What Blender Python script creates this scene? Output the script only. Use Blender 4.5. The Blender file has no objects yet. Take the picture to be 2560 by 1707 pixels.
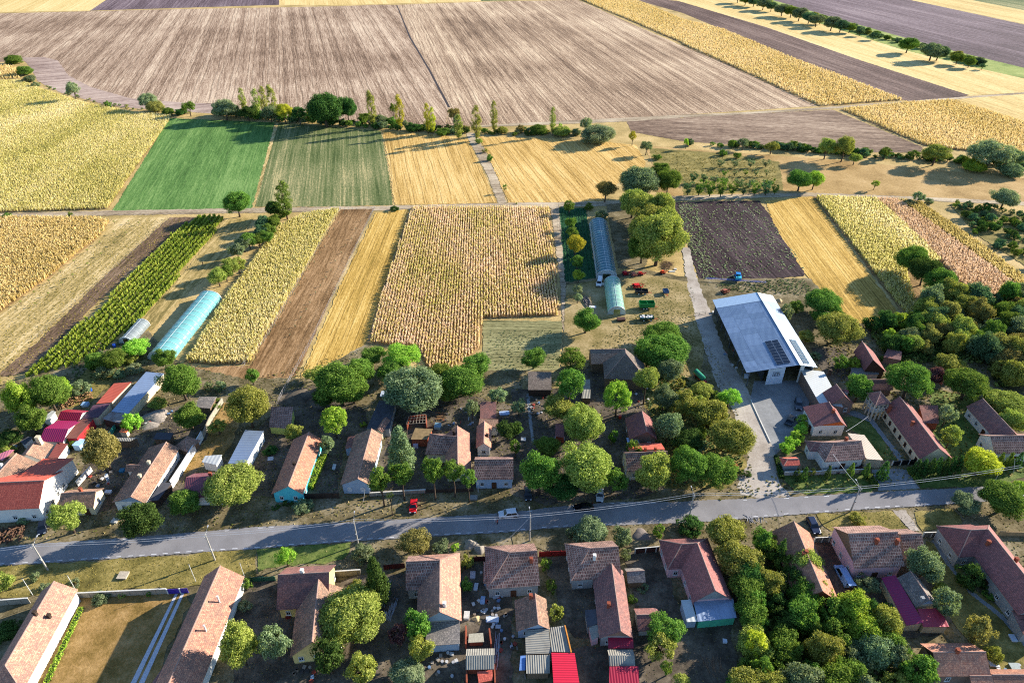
import bpy, bmesh, math, random
import numpy as np
from mathutils import Vector, Matrix

# ------------------------------------------------------------------ camera, sky, sun
SC = bpy.context.scene
COL = SC.collection
FPX, CAMH, TH = 1707.0, 120.0, math.radians(34.4)
SUN_AZ, SUN_EL = math.radians(26.0), math.radians(20.0)      # azimuth from +X towards +Y
cam = bpy.data.cameras.new("camera"); camo = bpy.data.objects.new("camera", cam); COL.objects.link(camo)
camo.location = (0, 0, CAMH); camo.rotation_euler = (math.radians(90) - TH, 0, 0)
cam.sensor_width = 36; cam.lens = FPX / 2560 * 36; cam.clip_start = 1; cam.clip_end = 9000
SC.camera = camo
W = bpy.data.worlds.new("World"); SC.world = W; W.use_nodes = True
nt = W.node_tree; bg = nt.nodes["Background"]
sky = nt.nodes.new("ShaderNodeTexSky"); sky.sky_type = 'NISHITA'; sky.sun_disc = False
sky.sun_elevation = SUN_EL; sky.sun_rotation = math.pi / 2 - SUN_AZ
sky.air_density = 0.9; sky.dust_density = 0.1; sky.ozone_density = 4.0
nt.links.new(sky.outputs[0], bg.inputs[0]); bg.inputs[1].default_value = 0.11
sl = bpy.data.lights.new("sun", 'SUN'); slo = bpy.data.objects.new("sun", sl); COL.objects.link(slo)
sl.energy = 5.0; sl.angle = math.radians(0.5); sl.color = (1.0, 0.92, 0.80)
SDIR = Vector((math.cos(SUN_EL) * math.cos(SUN_AZ), math.cos(SUN_EL) * math.sin(SUN_AZ), math.sin(SUN_EL)))
slo.rotation_euler = SDIR.to_track_quat('Z', 'Y').to_euler(); slo.location = SDIR * 300
SC.view_settings.view_transform = 'Standard'; SC.view_settings.look = 'None'
SC.view_settings.gamma = 1.0; SC.view_settings.exposure = 1.5
SC.cycles.use_denoising = False; SC.cycles.filter_width = 1.1
SC.cycles.max_bounces = 6; SC.cycles.diffuse_bounces = 2; SC.cycles.transmission_bounces = 4
SC.cycles.transparent_max_bounces = 6

random.seed(7); RNG = np.random.default_rng(7)
R_ = random.random
def rr(a, b): return a + (b - a) * random.random()

# ------------------------------------------------------------------ surveying: a sight line meets the plane z = h
SN, CS = math.sin(TH), math.cos(TH)
TL = {'F': (0, 0, 2560 / 2352), 'E1': (0, 0, 853 / 2352), 'E2': (853, 0, 853 / 2352), 'E3': (1706, 0, 854 / 1344),
      'G': (1200, 1230, 460 / 1343), 'K': (1700, 660, 430 / 1342), 'J': (1980, 940, 440 / 1344),
      'L': (0, 980, 330 / 1344), 'N': (1150, 1490, 330 / 1344), 'Q': (1380, 620, 340 / 1342)}
for _i, _r in enumerate('DCB'):
    for _j in range(4): TL[_r + str(_j + 1)] = (640 * _j, (427, 854, 1280)[_i], 640 / 2350)
def at(t, x, y, h=0.0):
    a, b, s = TL[t]; u = a + x * s; v = b + y * s
    p = (v - 853.5) / FPX; k = SN + p * CS; zc = (CAMH - h) / k
    return Vector(((u - 1280) / FPX * zc, (CAMH - h) * (CS - p * SN) / k, h))
def pxm(t, x, y, h=0.0):                       # tile pixels per metre at a point
    a, b, s = TL[t]; p = (b + y * s - 853.5) / FPX
    return FPX * (SN + p * CS) / (CAMH - h) / s
def dep(t, y):                                  # how steeply the sight line looks down
    a, b, s = TL[t]; return TH + math.atan((b + y * s - 853.5) / FPX)
def lin(h):
    h = h.lstrip('#'); r = []
    for i in (0, 2, 4):
        c = int(h[i:i + 2], 16) / 255; r.append(c / 12.92 if c <= .04045 else ((c + .055) / 1.055) ** 2.4)
    return (*r, 1)

# ------------------------------------------------------------------ materials
class NT:
    def __init__(s, name):
        s.m = bpy.data.materials.new(name); s.m.use_nodes = True; s.t = s.m.node_tree
        s.b = s.t.nodes["Principled BSDF"]; s.out = s.t.nodes["Material Output"]
    def n(s, typ, **kw):
        nd = s.t.nodes.new(typ)
        for k, v in kw.items():
            if k.startswith('i_'): nd.inputs[k[2:].replace('_', ' ')].default_value = v
            else: setattr(nd, k, v)
        return nd
    def l(s, a, b): s.t.links.new(a, b)
    def ramp(s, fac, stops):
        r = s.n("ShaderNodeValToRGB"); e = r.color_ramp.elements
        while len(e) < len(stops): e.new(.5)
        for i, (p, c) in enumerate(stops): e[i].position = p; e[i].color = c
        s.l(fac, r.inputs[0]); return r.outputs[0]
    def mix(s, fac, a, b, mode='MIX'):
        m = s.n("ShaderNodeMix", data_type='RGBA', blend_type=mode)
        for sock, v in ((m.inputs[0], fac), (m.inputs[6], a), (m.inputs[7], b)):
            if hasattr(v, 'is_output'): s.l(v, sock)
            else: sock.default_value = v
        return m.outputs[2]
    def math(s, op, a, b=0.0):
        m = s.n("ShaderNodeMath", operation=op)
        for i, v in enumerate((a, b)):
            if hasattr(v, 'is_output'): s.l(v, m.inputs[i])
            else: m.inputs[i].default_value = v
        return m.outputs[0]
    def pos(s, az=0.0, sx=1.0, sy=1.0):        # world position turned so that Y runs along azimuth az, then scaled
        g = s.n("ShaderNodeNewGeometry")
        if az == 0 and sx == 1 and sy == 1: return g.outputs['Position']
        r = s.n("ShaderNodeVectorRotate", rotation_type='Z_AXIS'); s.l(g.outputs['Position'], r.inputs['Vector']); r.inputs['Angle'].default_value = az
        v = s.n("ShaderNodeVectorMath", operation='MULTIPLY'); s.l(r.outputs[0], v.inputs[0]); v.inputs[1].default_value = (sx, sy, 1)
        return v.outputs[0]
    def noise(s, vec, scale, detail=4, rough=.6, dist=0):
        n = s.n("ShaderNodeTexNoise"); s.l(vec, n.inputs['Vector'])
        n.inputs['Scale'].default_value = scale; n.inputs['Detail'].default_value = detail
        n.inputs['Roughness'].default_value = rough; n.inputs['Distortion'].default_value = dist
        return n.outputs[0]
    def bump(s, h, strength=.4, dist=.1):
        b = s.n("ShaderNodeBump"); b.inputs['Strength'].default_value = strength; b.inputs['Distance'].default_value = dist
        s.l(h, b.inputs['Height']); s.l(b.outputs[0], s.b.inputs['Normal'])
    def done(s, col, rough=.9, spec=.15, metal=0):
        if hasattr(col, 'is_output'): s.l(col, s.b.inputs['Base Color'])
        else: s.b.inputs['Base Color'].default_value = col
        s.b.inputs['Roughness'].default_value = rough; s.b.inputs['Specular IOR Level'].default_value = spec
        s.b.inputs['Metallic'].default_value = metal; return s.m
MATS = {}
def plain(name, col, rough=.6, spec=.3, metal=0, vary=.25, scale=3.0):
    if name in MATS: return MATS[name]
    m = NT(name); c = lin(col)
    f = m.noise(m.pos(), scale, 5, .65)
    k = m.ramp(f, [(.3, tuple(x * (1 - vary) for x in c[:3]) + (1,)), (.7, tuple(min(1, x * (1 + vary)) for x in c[:3]) + (1,))])
    MATS[name] = m.done(k, rough, spec, metal); return MATS[name]
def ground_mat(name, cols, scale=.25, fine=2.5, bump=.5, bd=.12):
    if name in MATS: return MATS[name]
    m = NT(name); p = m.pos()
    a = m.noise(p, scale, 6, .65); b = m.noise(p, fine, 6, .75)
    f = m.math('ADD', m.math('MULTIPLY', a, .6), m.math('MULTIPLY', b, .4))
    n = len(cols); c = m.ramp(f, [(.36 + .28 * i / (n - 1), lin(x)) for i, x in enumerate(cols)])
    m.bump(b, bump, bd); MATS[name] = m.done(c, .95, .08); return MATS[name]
def field_mat(name, cols, az=0.0, row=1.0, stretch=.03, fine=1.2, big=.012, lines=None, bump=.5, bd=.2, lcol=None):
    # streaks along azimuth az; cols dark to light; lines=(period, width, wobble) adds wheel tracks
    if name in MATS: return MATS[name]
    m = NT(name)
    st = m.noise(m.pos(az, 1, stretch), row, 5, .7); fi = m.noise(m.pos(az, 1, .35), fine, 5, .75); bi = m.noise(m.pos(), big, 3, .5); bd_ = m.noise(m.pos(az, 1, .012), .13 * row, 2, .5)
    f = m.math('ADD', m.math('ADD', m.math('MULTIPLY', st, .34), m.math('MULTIPLY', fi, .28)), m.math('ADD', m.math('MULTIPLY', bi, .2), m.math('MULTIPLY', bd_, .18)))
    n = len(cols); c = m.ramp(f, [(.42 + .16 * i / (n - 1), lin(x)) for i, x in enumerate(cols)])
    hgt = m.math('ADD', m.math('MULTIPLY', st, .6), fi)
    if lines:
        per, wid, wob = lines
        wv = m.noise(m.pos(az, 1, .5), .05, 2, .5)
        x = m.n("ShaderNodeSeparateXYZ"); m.l(m.pos(az), x.inputs[0])
        xx = m.math('ADD', x.outputs[0], m.math('MULTIPLY', wv, wob))
        fr = m.math('FRACT', m.math('DIVIDE', xx, per)); a1 = m.math('ABSOLUTE', m.math('SUBTRACT', fr, .35)); a2 = m.math('ABSOLUTE', m.math('SUBTRACT', fr, .65))
        d = m.math('MINIMUM', a1, a2); g = m.math('LESS_THAN', d, wid / per)
        g = m.math('MULTIPLY', g, m.math('GREATER_THAN', m.noise(m.pos(az, 1, .1), .5, 3, .6), .42))
        c = m.mix(m.math('MULTIPLY', g, .45), c, lin(lcol or cols[0]))
        hgt = m.math('SUBTRACT', hgt, m.math('MULTIPLY', g, .8))
    m.bump(hgt, bump, bd); MATS[name] = m.done(c, .95, .06); return MATS[name]
def leaf_mat(name, dark, mid, light, trans=.42, clump=1.1):
    if name in MATS: return MATS[name]
    m = NT(name); g = m.n("ShaderNodeNewGeometry"); oi = m.n("ShaderNodeObjectInfo"); tc = m.n("ShaderNodeTexCoord")
    nz = m.noise(tc.outputs['Object'], clump, 3, .6)
    f = m.math('ADD', m.math('MULTIPLY', g.outputs['Random Per Island'], .55), m.math('MULTIPLY', nz, .45))
    c = m.ramp(f, [(.2, lin(dark)), (.5, lin(mid)), (.85, lin(light))])
    h = m.n("ShaderNodeHueSaturation"); m.l(c, h.inputs['Color'])
    m.l(m.math('ADD', m.math('MULTIPLY', oi.outputs['Random'], .05), .475), h.inputs['Hue'])
    m.l(m.math('ADD', m.math('MULTIPLY', oi.outputs['Random'], .35), .82), h.inputs['Value'])
    d = m.n("ShaderNodeBsdfDiffuse"); t = m.n("ShaderNodeBsdfTranslucent"); x = m.n("ShaderNodeMixShader")
    m.l(h.outputs[0], d.inputs[0]); y = m.mix(1.0, h.outputs[0], (1.0, 1.0, .55, 1), 'MULTIPLY'); m.l(y, t.inputs[0])
    x.inputs[0].default_value = trans; m.l(d.outputs[0], x.inputs[1]); m.l(t.outputs[0], x.inputs[2])
    m.l(x.outputs[0], m.out.inputs['Surface']); m.t.nodes.remove(m.b); MATS[name] = m.m; return m.m
def crop_mat(name, cols, trans=.42, big=.03, az=0.0, strip=None):
    if name in MATS: return MATS[name]
    m = NT(name); g = m.n("ShaderNodeNewGeometry")
    nz = m.noise(m.pos(az, 1, .35), big, 4, .6)
    f = m.math('ADD', m.math('MULTIPLY', g.outputs['Random Per Island'], .34), m.math('MULTIPLY', nz, .66))
    n = len(cols); c = m.ramp(f, [(.22 + .56 * i / (n - 1), lin(x)) for i, x in enumerate(cols)])
    d = m.n("ShaderNodeBsdfDiffuse"); t = m.n("ShaderNodeBsdfTranslucent"); x = m.n("ShaderNodeMixShader")
    m.l(c, d.inputs[0]); m.l(c, t.inputs[0]); x.inputs[0].default_value = trans
    m.l(d.outputs[0], x.inputs[1]); m.l(t.outputs[0], x.inputs[2]); m.l(x.outputs[0], m.out.inputs['Surface'])
    m.t.nodes.remove(m.b); MATS[name] = m.m; return m.m
def tile_mat(name, lo, hi, moss, brick=(.28, .36), mossy=.5, gap=.02, spec=.12, rough=.85, lit_edge=None):
    # clay tiles laid in courses along the roof's own metre-scaled UV
    if name in MATS: return MATS[name]
    m = NT(name); tc = m.n("ShaderNodeTexCoord"); uv = tc.outputs['UV']; oi = m.n("ShaderNodeObjectInfo")
    b = m.n("ShaderNodeTexBrick", offset=.5); m.l(uv, b.inputs['Vector'])
    for k, v in (('Scale', 1.0), ('Brick Width', brick[0]), ('Row Height', brick[1]), ('Mortar Size', gap), ('Mortar Smooth', .3), ('Bias', 0.0)): b.inputs[k].default_value = v
    b.inputs['Color1'].default_value = lin(lo); b.inputs['Color2'].default_value = lin(hi)
    b.inputs['Mortar'].default_value = lin(lit_edge) if lit_edge else tuple(x * .35 for x in lin(lo)[:3]) + (1,)
    n1 = m.noise(m.pos(), .8, 6, .75); n2 = m.noise(uv, 3.2, 4, .8); n3 = m.noise(m.pos(), .12, 3, .5)
    f = m.math('ADD', m.math('MULTIPLY', n1, .5), m.math('ADD', m.math('MULTIPLY', n2, .3), m.math('MULTIPLY', n3, .2)))
    k = m.ramp(f, [(.43, (1, 1, 1, 1)), (.57, (0, 0, 0, 1))])
    c = m.mix(m.math('MULTIPLY', k, mossy), b.outputs[0], lin(moss))
    dr = m.ramp(m.noise(uv, 5.0, 2, .5), [(.60, (0, 0, 0, 1)), (.66, (1, 1, 1, 1))])
    c = m.mix(m.math('MULTIPLY', dr, .4), c, tuple(min(1, x * 1.5) for x in lin(hi)[:3]) + (1,))
    h = m.n("ShaderNodeHueSaturation"); m.l(c, h.inputs['Color']); m.l(m.math('ADD', m.math('MULTIPLY', oi.outputs['Random'], .3), .85), h.inputs['Value'])
    sep = m.n("ShaderNodeSeparateXYZ"); m.l(uv, sep.inputs[0])
    saw = m.math('FRACT', m.math('DIVIDE', sep.outputs[1], brick[1]))
    m.bump(m.math('ADD', saw, n2), .55, .06); MATS[name] = m.done(h.outputs[0], rough, spec); return MATS[name]
def sheet_mat(name, col, period=.35, rough=.45, spec=.4, metal=0, dirt='#4a4038', dirty=.25, along=0, amp=.025):
    # corrugated or seamed sheet: ribs run down the slope (along=0) or across it (1)
    if name in MATS: return MATS[name]
    m = NT(name); tc = m.n("ShaderNodeTexCoord"); sep = m.n("ShaderNodeSeparateXYZ"); m.l(tc.outputs['UV'], sep.inputs[0])
    w = m.math('SINE', m.math('MULTIPLY', sep.outputs[along], 2 * math.pi / period))
    n = m.noise(m.pos(), .6, 6, .7); k = m.ramp(n, [(.45, (0, 0, 0, 1)), (.68, (1, 1, 1, 1))])
    c = m.mix(m.math('MULTIPLY', k, dirty), lin(col), lin(dirt))
    m.bump(w, .6, amp); MATS[name] = m.done(c, rough, spec, metal); return MATS[name]

def glass(name, col='#10161c', rough=.08):
    if name in MATS: return MATS[name]
    m = NT(name); MATS[name] = m.done(lin(col), rough, .6); return MATS[name]

# ------------------------------------------------------------------ mesh helpers
class MB:
    def __init__(s): s.v = []; s.f = []; s.uv = {}
    def quad(s, pts, uv=None):
        i = len(s.v); s.v += [tuple(p) for p in pts]; s.f.append(tuple(range(i, i + len(pts))))
        if uv is not None: s.uv[len(s.f) - 1] = uv
    def plane(s, pts):                          # face with metre UV: u level, v down the slope
        P = [Vector(p) for p in pts]; n = Vector((0, 0, 0))
        for i in range(len(P)): n += P[i].cross(P[(i + 1) % len(P)])
        n.normalize(); u = Vector((0, 0, 1)).cross(n)
        if u.length < 1e-3: u = (P[1] - P[0])
        u.normalize(); v = n.cross(u); s.quad(P, [(p.dot(u), p.dot(v)) for p in P])
    def box(s, c, d, rz=0.0, up=None):
        c = Vector(c); x, y, z = d[0] / 2, d[1] / 2, d[2] / 2; m = Matrix.Rotation(rz, 3, 'Z')
        p = [c + m @ Vector((a * x, b * y, e * z)) for e in (-1, 1) for a, b in ((-1, -1), (1, -1), (1, 1), (-1, 1))]
        i = len(s.v); s.v += [tuple(q) for q in p]
        s.f += [tuple(i + j for j in q) for q in ((0, 3, 2, 1), (4, 5, 6, 7), (0, 1, 5, 4), (1, 2, 6, 5), (2, 3, 7, 6), (3, 0, 4, 7))]
    def tube(s, a, b, r0, r1=None, n=8, caps=True):
        a, b = Vector(a), Vector(b); r1 = r0 if r1 is None else r1; d = (b - a).normalized()
        u = d.orthogonal().normalized(); w = d.cross(u); i = len(s.v)
        for q, r in ((a, r0), (b, r1)):
            for k in range(n):
                t = 2 * math.pi * k / n; s.v.append(tuple(q + u * (r * math.cos(t)) + w * (r * math.sin(t))))
        for k in range(n): s.f.append((i + k, i + (k + 1) % n, i + n + (k + 1) % n, i + n + k))
        if caps: s.f.append(tuple(i + k for k in reversed(range(n)))); s.f.append(tuple(i + n + k for k in range(n)))
    def path(s, pts, r, n=6):
        for a, b in zip(pts, pts[1:]): s.tube(a, b, r, r, n)
    def prism(s, poly, z0, z1):                 # poly: xy list (ccw); z1 a number or a list
        k = len(poly); zs = z1 if isinstance(z1, (list, tuple)) else [z1] * k; i = len(s.v)
        s.v += [(p[0], p[1], z0) for p in poly] + [(p[0], p[1], z) for p, z in zip(poly, zs)]
        s.f.append(tuple(i + j for j in reversed(range(k)))); s.f.append(tuple(i + k + j for j in range(k)))
        for j in range(k): s.f.append((i + j, i + (j + 1) % k, i + k + (j + 1) % k, i + k + j))
    def mesh(s, name, smooth=False):
        me = bpy.data.meshes.new(name); me.from_pydata(s.v, [], s.f)
        if s.uv:
            ul = me.uv_layers.new(name="UVMap")
            for pi, uv in s.uv.items():
                for li, c in zip(me.polygons[pi].loop_indices, uv): ul.data[li].uv = c
        if smooth:
            for p in me.polygons: p.use_smooth = True
        me.update(); return me
    def build(s, name, mat, parent=None, loc=None, smooth=False, rz=None):
        return add(name, s.mesh(name, smooth), mat, parent, loc, rz)
def add(name, me, mat, parent=None, loc=None, rz=None, scale=None):
    o = bpy.data.objects.new(name, me); COL.objects.link(o)
    if mat is not None:
        if not me.materials: me.materials.append(None)
        o.material_slots[0].link = 'OBJECT'; o.material_slots[0].material = mat
    if parent: o.parent = parent
    if loc is not None: o.location = loc
    if rz is not None: o.rotation_euler.z = rz
    if scale is not None: o.scale = scale
    return o
def tag(o, label, cat, group=None, kind=None):
    o['label'] = label; o['category'] = cat
    if group: o['group'] = group
    if kind: o['kind'] = kind
    return o
def thing(name, label, cat, loc=(0, 0, 0), rz=0.0, group=None):
    o = bpy.data.objects.new(name, None); COL.objects.link(o); o.location = loc; o.rotation_euler.z = rz
    o.empty_display_size = .3; return tag(o, label, cat, group)
def quads_mesh(name, V, shade=False):           # V: (n,4,3) array of loose faces
    n = len(V); me = bpy.data.meshes.new(name); me.vertices.add(n * 4); me.loops.add(n * 4); me.polygons.add(n)
    me.vertices.foreach_set('co', np.ascontiguousarray(V, dtype=np.float32).ravel())
    me.loops.foreach_set('vertex_index', np.arange(n * 4, dtype=np.int32))
    me.polygons.foreach_set('loop_start', np.arange(0, n * 4, 4, dtype=np.int32))
    me.update(calc_edges=True); return me
def inside(px, py, poly):
    c = np.zeros(len(px), bool); k = len(poly)
    for i in range(k):
        x1, y1 = poly[i][0], poly[i][1]; x2, y2 = poly[(i + 1) % k][0], poly[(i + 1) % k][1]
        if y1 == y2: continue
        c ^= ((y1 > py) != (y2 > py)) & (px < (x2 - x1) * (py - y1) / (y2 - y1) + x1)
    return c
def pts(t, *xy): return [at(t, x, y) for x, y in xy]

# ------------------------------------------------------------------ ground and fields
_z = [0.02]
def ragged(poly, step=1.6, amp=.45):
    g = random.Random(int(poly[0][0] * 7)); out = []
    for a, b in zip(poly, poly[1:] + poly[:1]):
        n = max(1, int((b - a).length / step)); nr = Vector((a.y - b.y, b.x - a.x, 0)).normalized()
        for i in range(n): out.append(a.lerp(b, i / n) + nr * g.uniform(-amp, amp))
    return out
def sheet(name, poly, mat, label=None, cat='field', rag=.35):
    if name in ('paving_strip', 'furrow', 'concrete_yard'): rag = 0
    z = _z[0]; _z[0] += .0025
    if rag: poly = ragged(list(poly), rag * 3.2, rag)
    me = bpy.data.meshes.new(name); me.from_pydata([(p[0], p[1], z) for p in poly], [], [tuple(range(len(poly)))]); me.update()
    o = add(name, me, mat); o['kind'] = 'structure'
    if label: o['label'] = label; o['category'] = cat
    return o
def crop(name, poly, mat, label, cat, sp=(.75, .5), hgt=2.0, wid=.5, az=0.0, blades=3, jit=.2, keep=1.0, lean=.2, z0=0.0):
    # plants of three blades each, in rows along azimuth az
    P = np.array([(p[0], p[1]) for p in poly]); ca, sa = math.cos(az), math.sin(az)
    q = np.stack([P[:, 0] * ca - P[:, 1] * sa, P[:, 0] * sa + P[:, 1] * ca], 1)      # row frame
    gx = np.arange(q[:, 0].min(), q[:, 0].max(), sp[0]); gy = np.arange(q[:, 1].min(), q[:, 1].max(), sp[1])
    X, Y = np.meshgrid(gx, gy); X = X.ravel() + RNG.normal(0, jit * sp[0], X.size); Y = Y.ravel() + RNG.uniform(-.5, .5, Y.size) * sp[1]
    x = X * ca + Y * sa; y = -X * sa + Y * ca
    k = inside(x, y, P) & (RNG.random(len(x)) < keep); x, y = x[k], y[k]; n = len(x)
    out = []; hh = hgt * RNG.uniform(.75, 1.1, n)
    for b in range(blades):
        a = RNG.uniform(0, 2 * np.pi, n); w = wid * RNG.uniform(.6, 1.2, n) / 2; ln = lean * hh * RNG.uniform(-1, 1, n); ln2 = lean * hh * RNG.uniform(-1, 1, n)
        lo = (0.0 if b == 0 else .25 * b) * hh; hi = hh * (1.0 - .12 * b)
        dx, dy = np.cos(a) * w, np.sin(a) * w
        B = np.empty((n, 4, 3)); tw = .45
        B[:, 0] = np.stack([x - dx, y - dy, z0 + lo], 1); B[:, 1] = np.stack([x + dx, y + dy, z0 + lo], 1)
        B[:, 2] = np.stack([x + dx * tw + ln, y + dy * tw + ln2, z0 + hi], 1); B[:, 3] = np.stack([x - dx * tw + ln, y - dy * tw + ln2, z0 + hi * .97], 1)
        out.append(B)
    o = add(name, quads_mesh(name, np.concatenate(out)), mat); tag(o, label, cat, kind='stuff'); return o
# ------------------------------------------------------------------ buildings
def slab(mb, planes, th=.12):
    """planes: lists of points (Vector, ccw seen from above); a closed roof skin of thickness th"""
    key = lambda p: (round(p.x, 3), round(p.y, 3), round(p.z, 3)); edges = {}
    for pl in planes:
        mb.plane(pl); mb.quad([p - Vector((0, 0, th)) for p in reversed(pl)])
        for a, b in zip(pl, pl[1:] + pl[:1]):
            ka, kb = key(a), key(b)
            if (kb, ka) in edges: edges.pop((kb, ka))
            else: edges[(ka, kb)] = (a, b)
    for a, b in edges.values(): mb.quad([a, a - Vector((0, 0, th)), b - Vector((0, 0, th)), b])
def ccw(pl):
    pl = [Vector(p) for p in pl]; s = sum(a.x * b.y - b.x * a.y for a, b in zip(pl, pl[1:] + pl[:1]))
    return pl if s > 0 else pl[::-1]
_wm = {}
def window_meshes():
    if _wm: return _wm
    f = MB(); t = .09                                       # unit window 1 x 1 in XZ, facing -Y
    for x in (-.5 + t / 2, .5 - t / 2, 0): f.box((x, -.02, 0), (t if x else .06, .08, 1))
    for z in (-.5 + t / 2, .5 - t / 2, .18):
        for s in (-1, 1): f.box((s * .2325, -.015, z), (.375, .06, t if abs(z) > .2 else .05))
    f.box((0, -.07, -.53), (1.15, .16, .06))
    p = MB(); p.quad([(-.45, 0.0, -.45), (.45, 0.0, -.45), (.45, 0.0, .45), (-.45, 0.0, .45)])
    s = MB(); s.box((0, -.03, 0), (.96, .05, .96))
    _wm.update(f=f.mesh('window'), p=p.mesh('pane'), s=s.mesh('shutter')); return _wm
def window(parent, base, out, z, w=.9, h=1.2, frame=None, shut=False):
    wm = window_meshes(); o = add('window', wm['f'], frame or plain('white_paint', '#c9c9c4', .5), parent)
    ang = math.atan2(out.y, out.x) + math.pi / 2
    o.matrix_local = Matrix.Translation((base.x + out.x * .03, base.y + out.y * .03, z)) @ Matrix.Rotation(ang, 4, 'Z') @ Matrix.Diagonal((w, 1, h, 1))
    p = add('shutter' if shut else 'pane', wm['s'] if shut else wm['p'], plain('roller_shutter', '#b9bcc0', .5) if shut else glass('window_glass'), o)
    return o
def door(parent, base, out, w=.95, h=2.1, mat=None):
    f = MB(); f.box((0, -.03, h / 2), (w, .08, h)); f.box((0, -.05, h - .06), (w + .16, .1, .1)); f.box((-w / 2 - .05, -.05, h / 2 - .06), (.1, .1, h)); f.box((w / 2 + .05, -.05, h / 2 - .06), (.1, .1, h))
    o = f.build('door', mat or plain('door_brown', '#4a2f20', .5), parent)
    o.matrix_local = Matrix.Translation((base.x + out.x * .03, base.y + out.y * .03, 0)) @ Matrix.Rotation(math.atan2(out.y, out.x) + math.pi / 2, 4, 'Z')
    k = MB(); k.box((w / 2 - .12, -.1, 1.05), (.14, .06, .04)); k.build('handle', plain('steel', '#8a8d90', .3, .5, .8), o); return o
def openings(parent, a, b, gap=3.0, w=.9, h=1.2, z=1.55, withdoor=False, frame=None, dmat=None, shut=False):
    """windows along the wall that runs a -> b (outside on the right hand)"""
    d = (b - a); L = d.length
    if L < 2.2: return
    d = d / L; out = Vector((d.y, -d.x, 0)); n = max(1, int(L / gap))
    for i in range(n):
        q = a + d * (L * (i + .5) / n)
        if withdoor and i == n // 2: door(parent, q, out, mat=dmat)
        else: window(parent, q, out, z, w, h, frame, shut)
def chimney(parent, p, zb, zt, mat, s=.55, cap=True):
    m = MB(); m.box((p.x, p.y, (zb + zt) / 2), (s, s, zt - zb)); m.box((p.x, p.y, zt + .05), (s + .16, s + .16, .1))
    if cap:
        for a in (-1, 1): m.box((p.x + a * s * .3, p.y, zt + .19), (.1, s * .8, .18))
        m.box((p.x, p.y, zt + .31), (s + .1, s + .1, .07))
    return m.build('chimney', mat, parent)
def wing(parent, A, B, R, he=3.0, pitch=38, L=None, ea='g', eb='g', roof=None, wall=None, chims=(), cm=None, over=.35, wins=True,
         gab=None, win_gap=3.0, hr=None, gw=None, z0=-.3, th=.12, cap=True, doors=True, shut=False, frame=None, dmat=None, sides=True):
    """a ridged roof measured off the photograph: A and B ridge ends, R a point of one eave, L one of the other (tile, x, y)"""
    tp = math.tan(math.radians(pitch))
    def off(q, hr, h):
        a, b = at(*A, hr), at(*B, hr); d = (b - a); d.z = 0; d.normalize(); n = Vector((-d.y, d.x, 0)); return (at(*q, h) - a).dot(n)
    if hr is None:
        lo, hi = he + .2, he + 9
        for _ in range(40):
            m = (lo + hi) / 2
            if abs(off(R, m, he)) * tp > m - he: lo = m
            else: hi = m
        hr = lo
    oR = off(R, hr, he); oL = off(L, hr, he) if L else -oR
    if oR * oL > 0: oL = -oR
    if abs(oL) > 2.2 * abs(oR) and not L: oL = -oR
    a, b = at(*A, hr), at(*B, hr); d = (b - a); d.z = 0; LEN = d.length; d.normalize(); n = Vector((-d.y, d.x, 0))
    wl, wr = max(oR, oL), -min(oR, oL)                     # left (+n) and right (-n) half widths
    hipw = (wl + wr) / 2 * .95
    Z = Vector((0, 0, 1)); E = lambda p, s, ext: Vector((p.x, p.y, he)) + n * s + d * ext
    RA, RB = a.copy(), b.copy()
    xa = -hipw if ea == 'h' else 0.0; xb = hipw if eb == 'h' else 0.0
    al, ar, bl, br = E(a, wl, xa), E(a, -wr, xa), E(b, wl, xb), E(b, -wr, xb)
    planes = [[RA, al, bl, RB], [RB, br, ar, RA]]
    if ea == 'h': planes.append([ar, al, RA][::-1] if False else [RA, ar, al][::-1])
    if eb == 'h': planes.append([RB, bl, br][::-1])
    planes = [ccw(p) for p in planes]
    mb = MB(); slab(mb, planes, th); ro = mb.build('roof', roof, parent)
    if cap:
        c = MB(); c.path([RA + Z * .0, RB + Z * .0], .13, 6)
        for cond, apex, e1, e2 in ((ea == 'h', RA, al, ar), (eb == 'h', RB, bl, br)):
            if cond: c.path([apex, e1], .11, 6); c.path([apex, e2], .11, 6)
        c.build('ridge_cap', cap if not isinstance(cap, bool) else plain('ridge_mortar', '#8f7468', .9), ro)
    # walls under the roof
    ov = .4; il, ir = max(.3, wl - ov), max(.3, wr - ov)
    zl = hr - (hr - he) / wl * il - th - .05; zr = hr - (hr - he) / wr * ir - th - .05; za = hr - th - .06
    ga = a + d * (over if ea == 'g' else xa + ov); gb = b - d * (over if eb == 'g' else -(xb - ov))
    w = MB(); pa = [ga + n * il, ga - n * ir, gb - n * ir, gb + n * il]       # al ar br bl
    V = lambda p, z: (p.x, p.y, z)
    w.quad([V(pa[1], z0), V(pa[1], zr), V(pa[2], zr), V(pa[2], z0)][::-1]); w.quad([V(pa[3], z0), V(pa[3], zl), V(pa[0], zl), V(pa[0], z0)][::-1])
    gw_ = MB()
    for q0, q1, r, hip, fl in ((pa[0], pa[1], ga, ea == 'h', 1), (pa[2], pa[3], gb, eb == 'h', 0)):
        z0_, z1_ = (zl, zr) if fl else (zr, zl)
        if hip: w.quad([V(q0, z0), V(q1, z0), V(q1, min(zl, zr)), V(q0, min(zl, zr))])
        else:
            w.quad([V(q0, z0), V(q1, z0), V(q1, z1_), V(q0, z0_)]); gw_.quad([V(q0, z0_), V(q1, z1_), V(r, za)])
    if gab and gw_.f: w.build('wall', wall, parent); gw_.build('gable', gab, parent)
    else:
        for f in gw_.f: w.quad([gw_.v[i] for i in f])
        w.build('wall', wall, parent)
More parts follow.
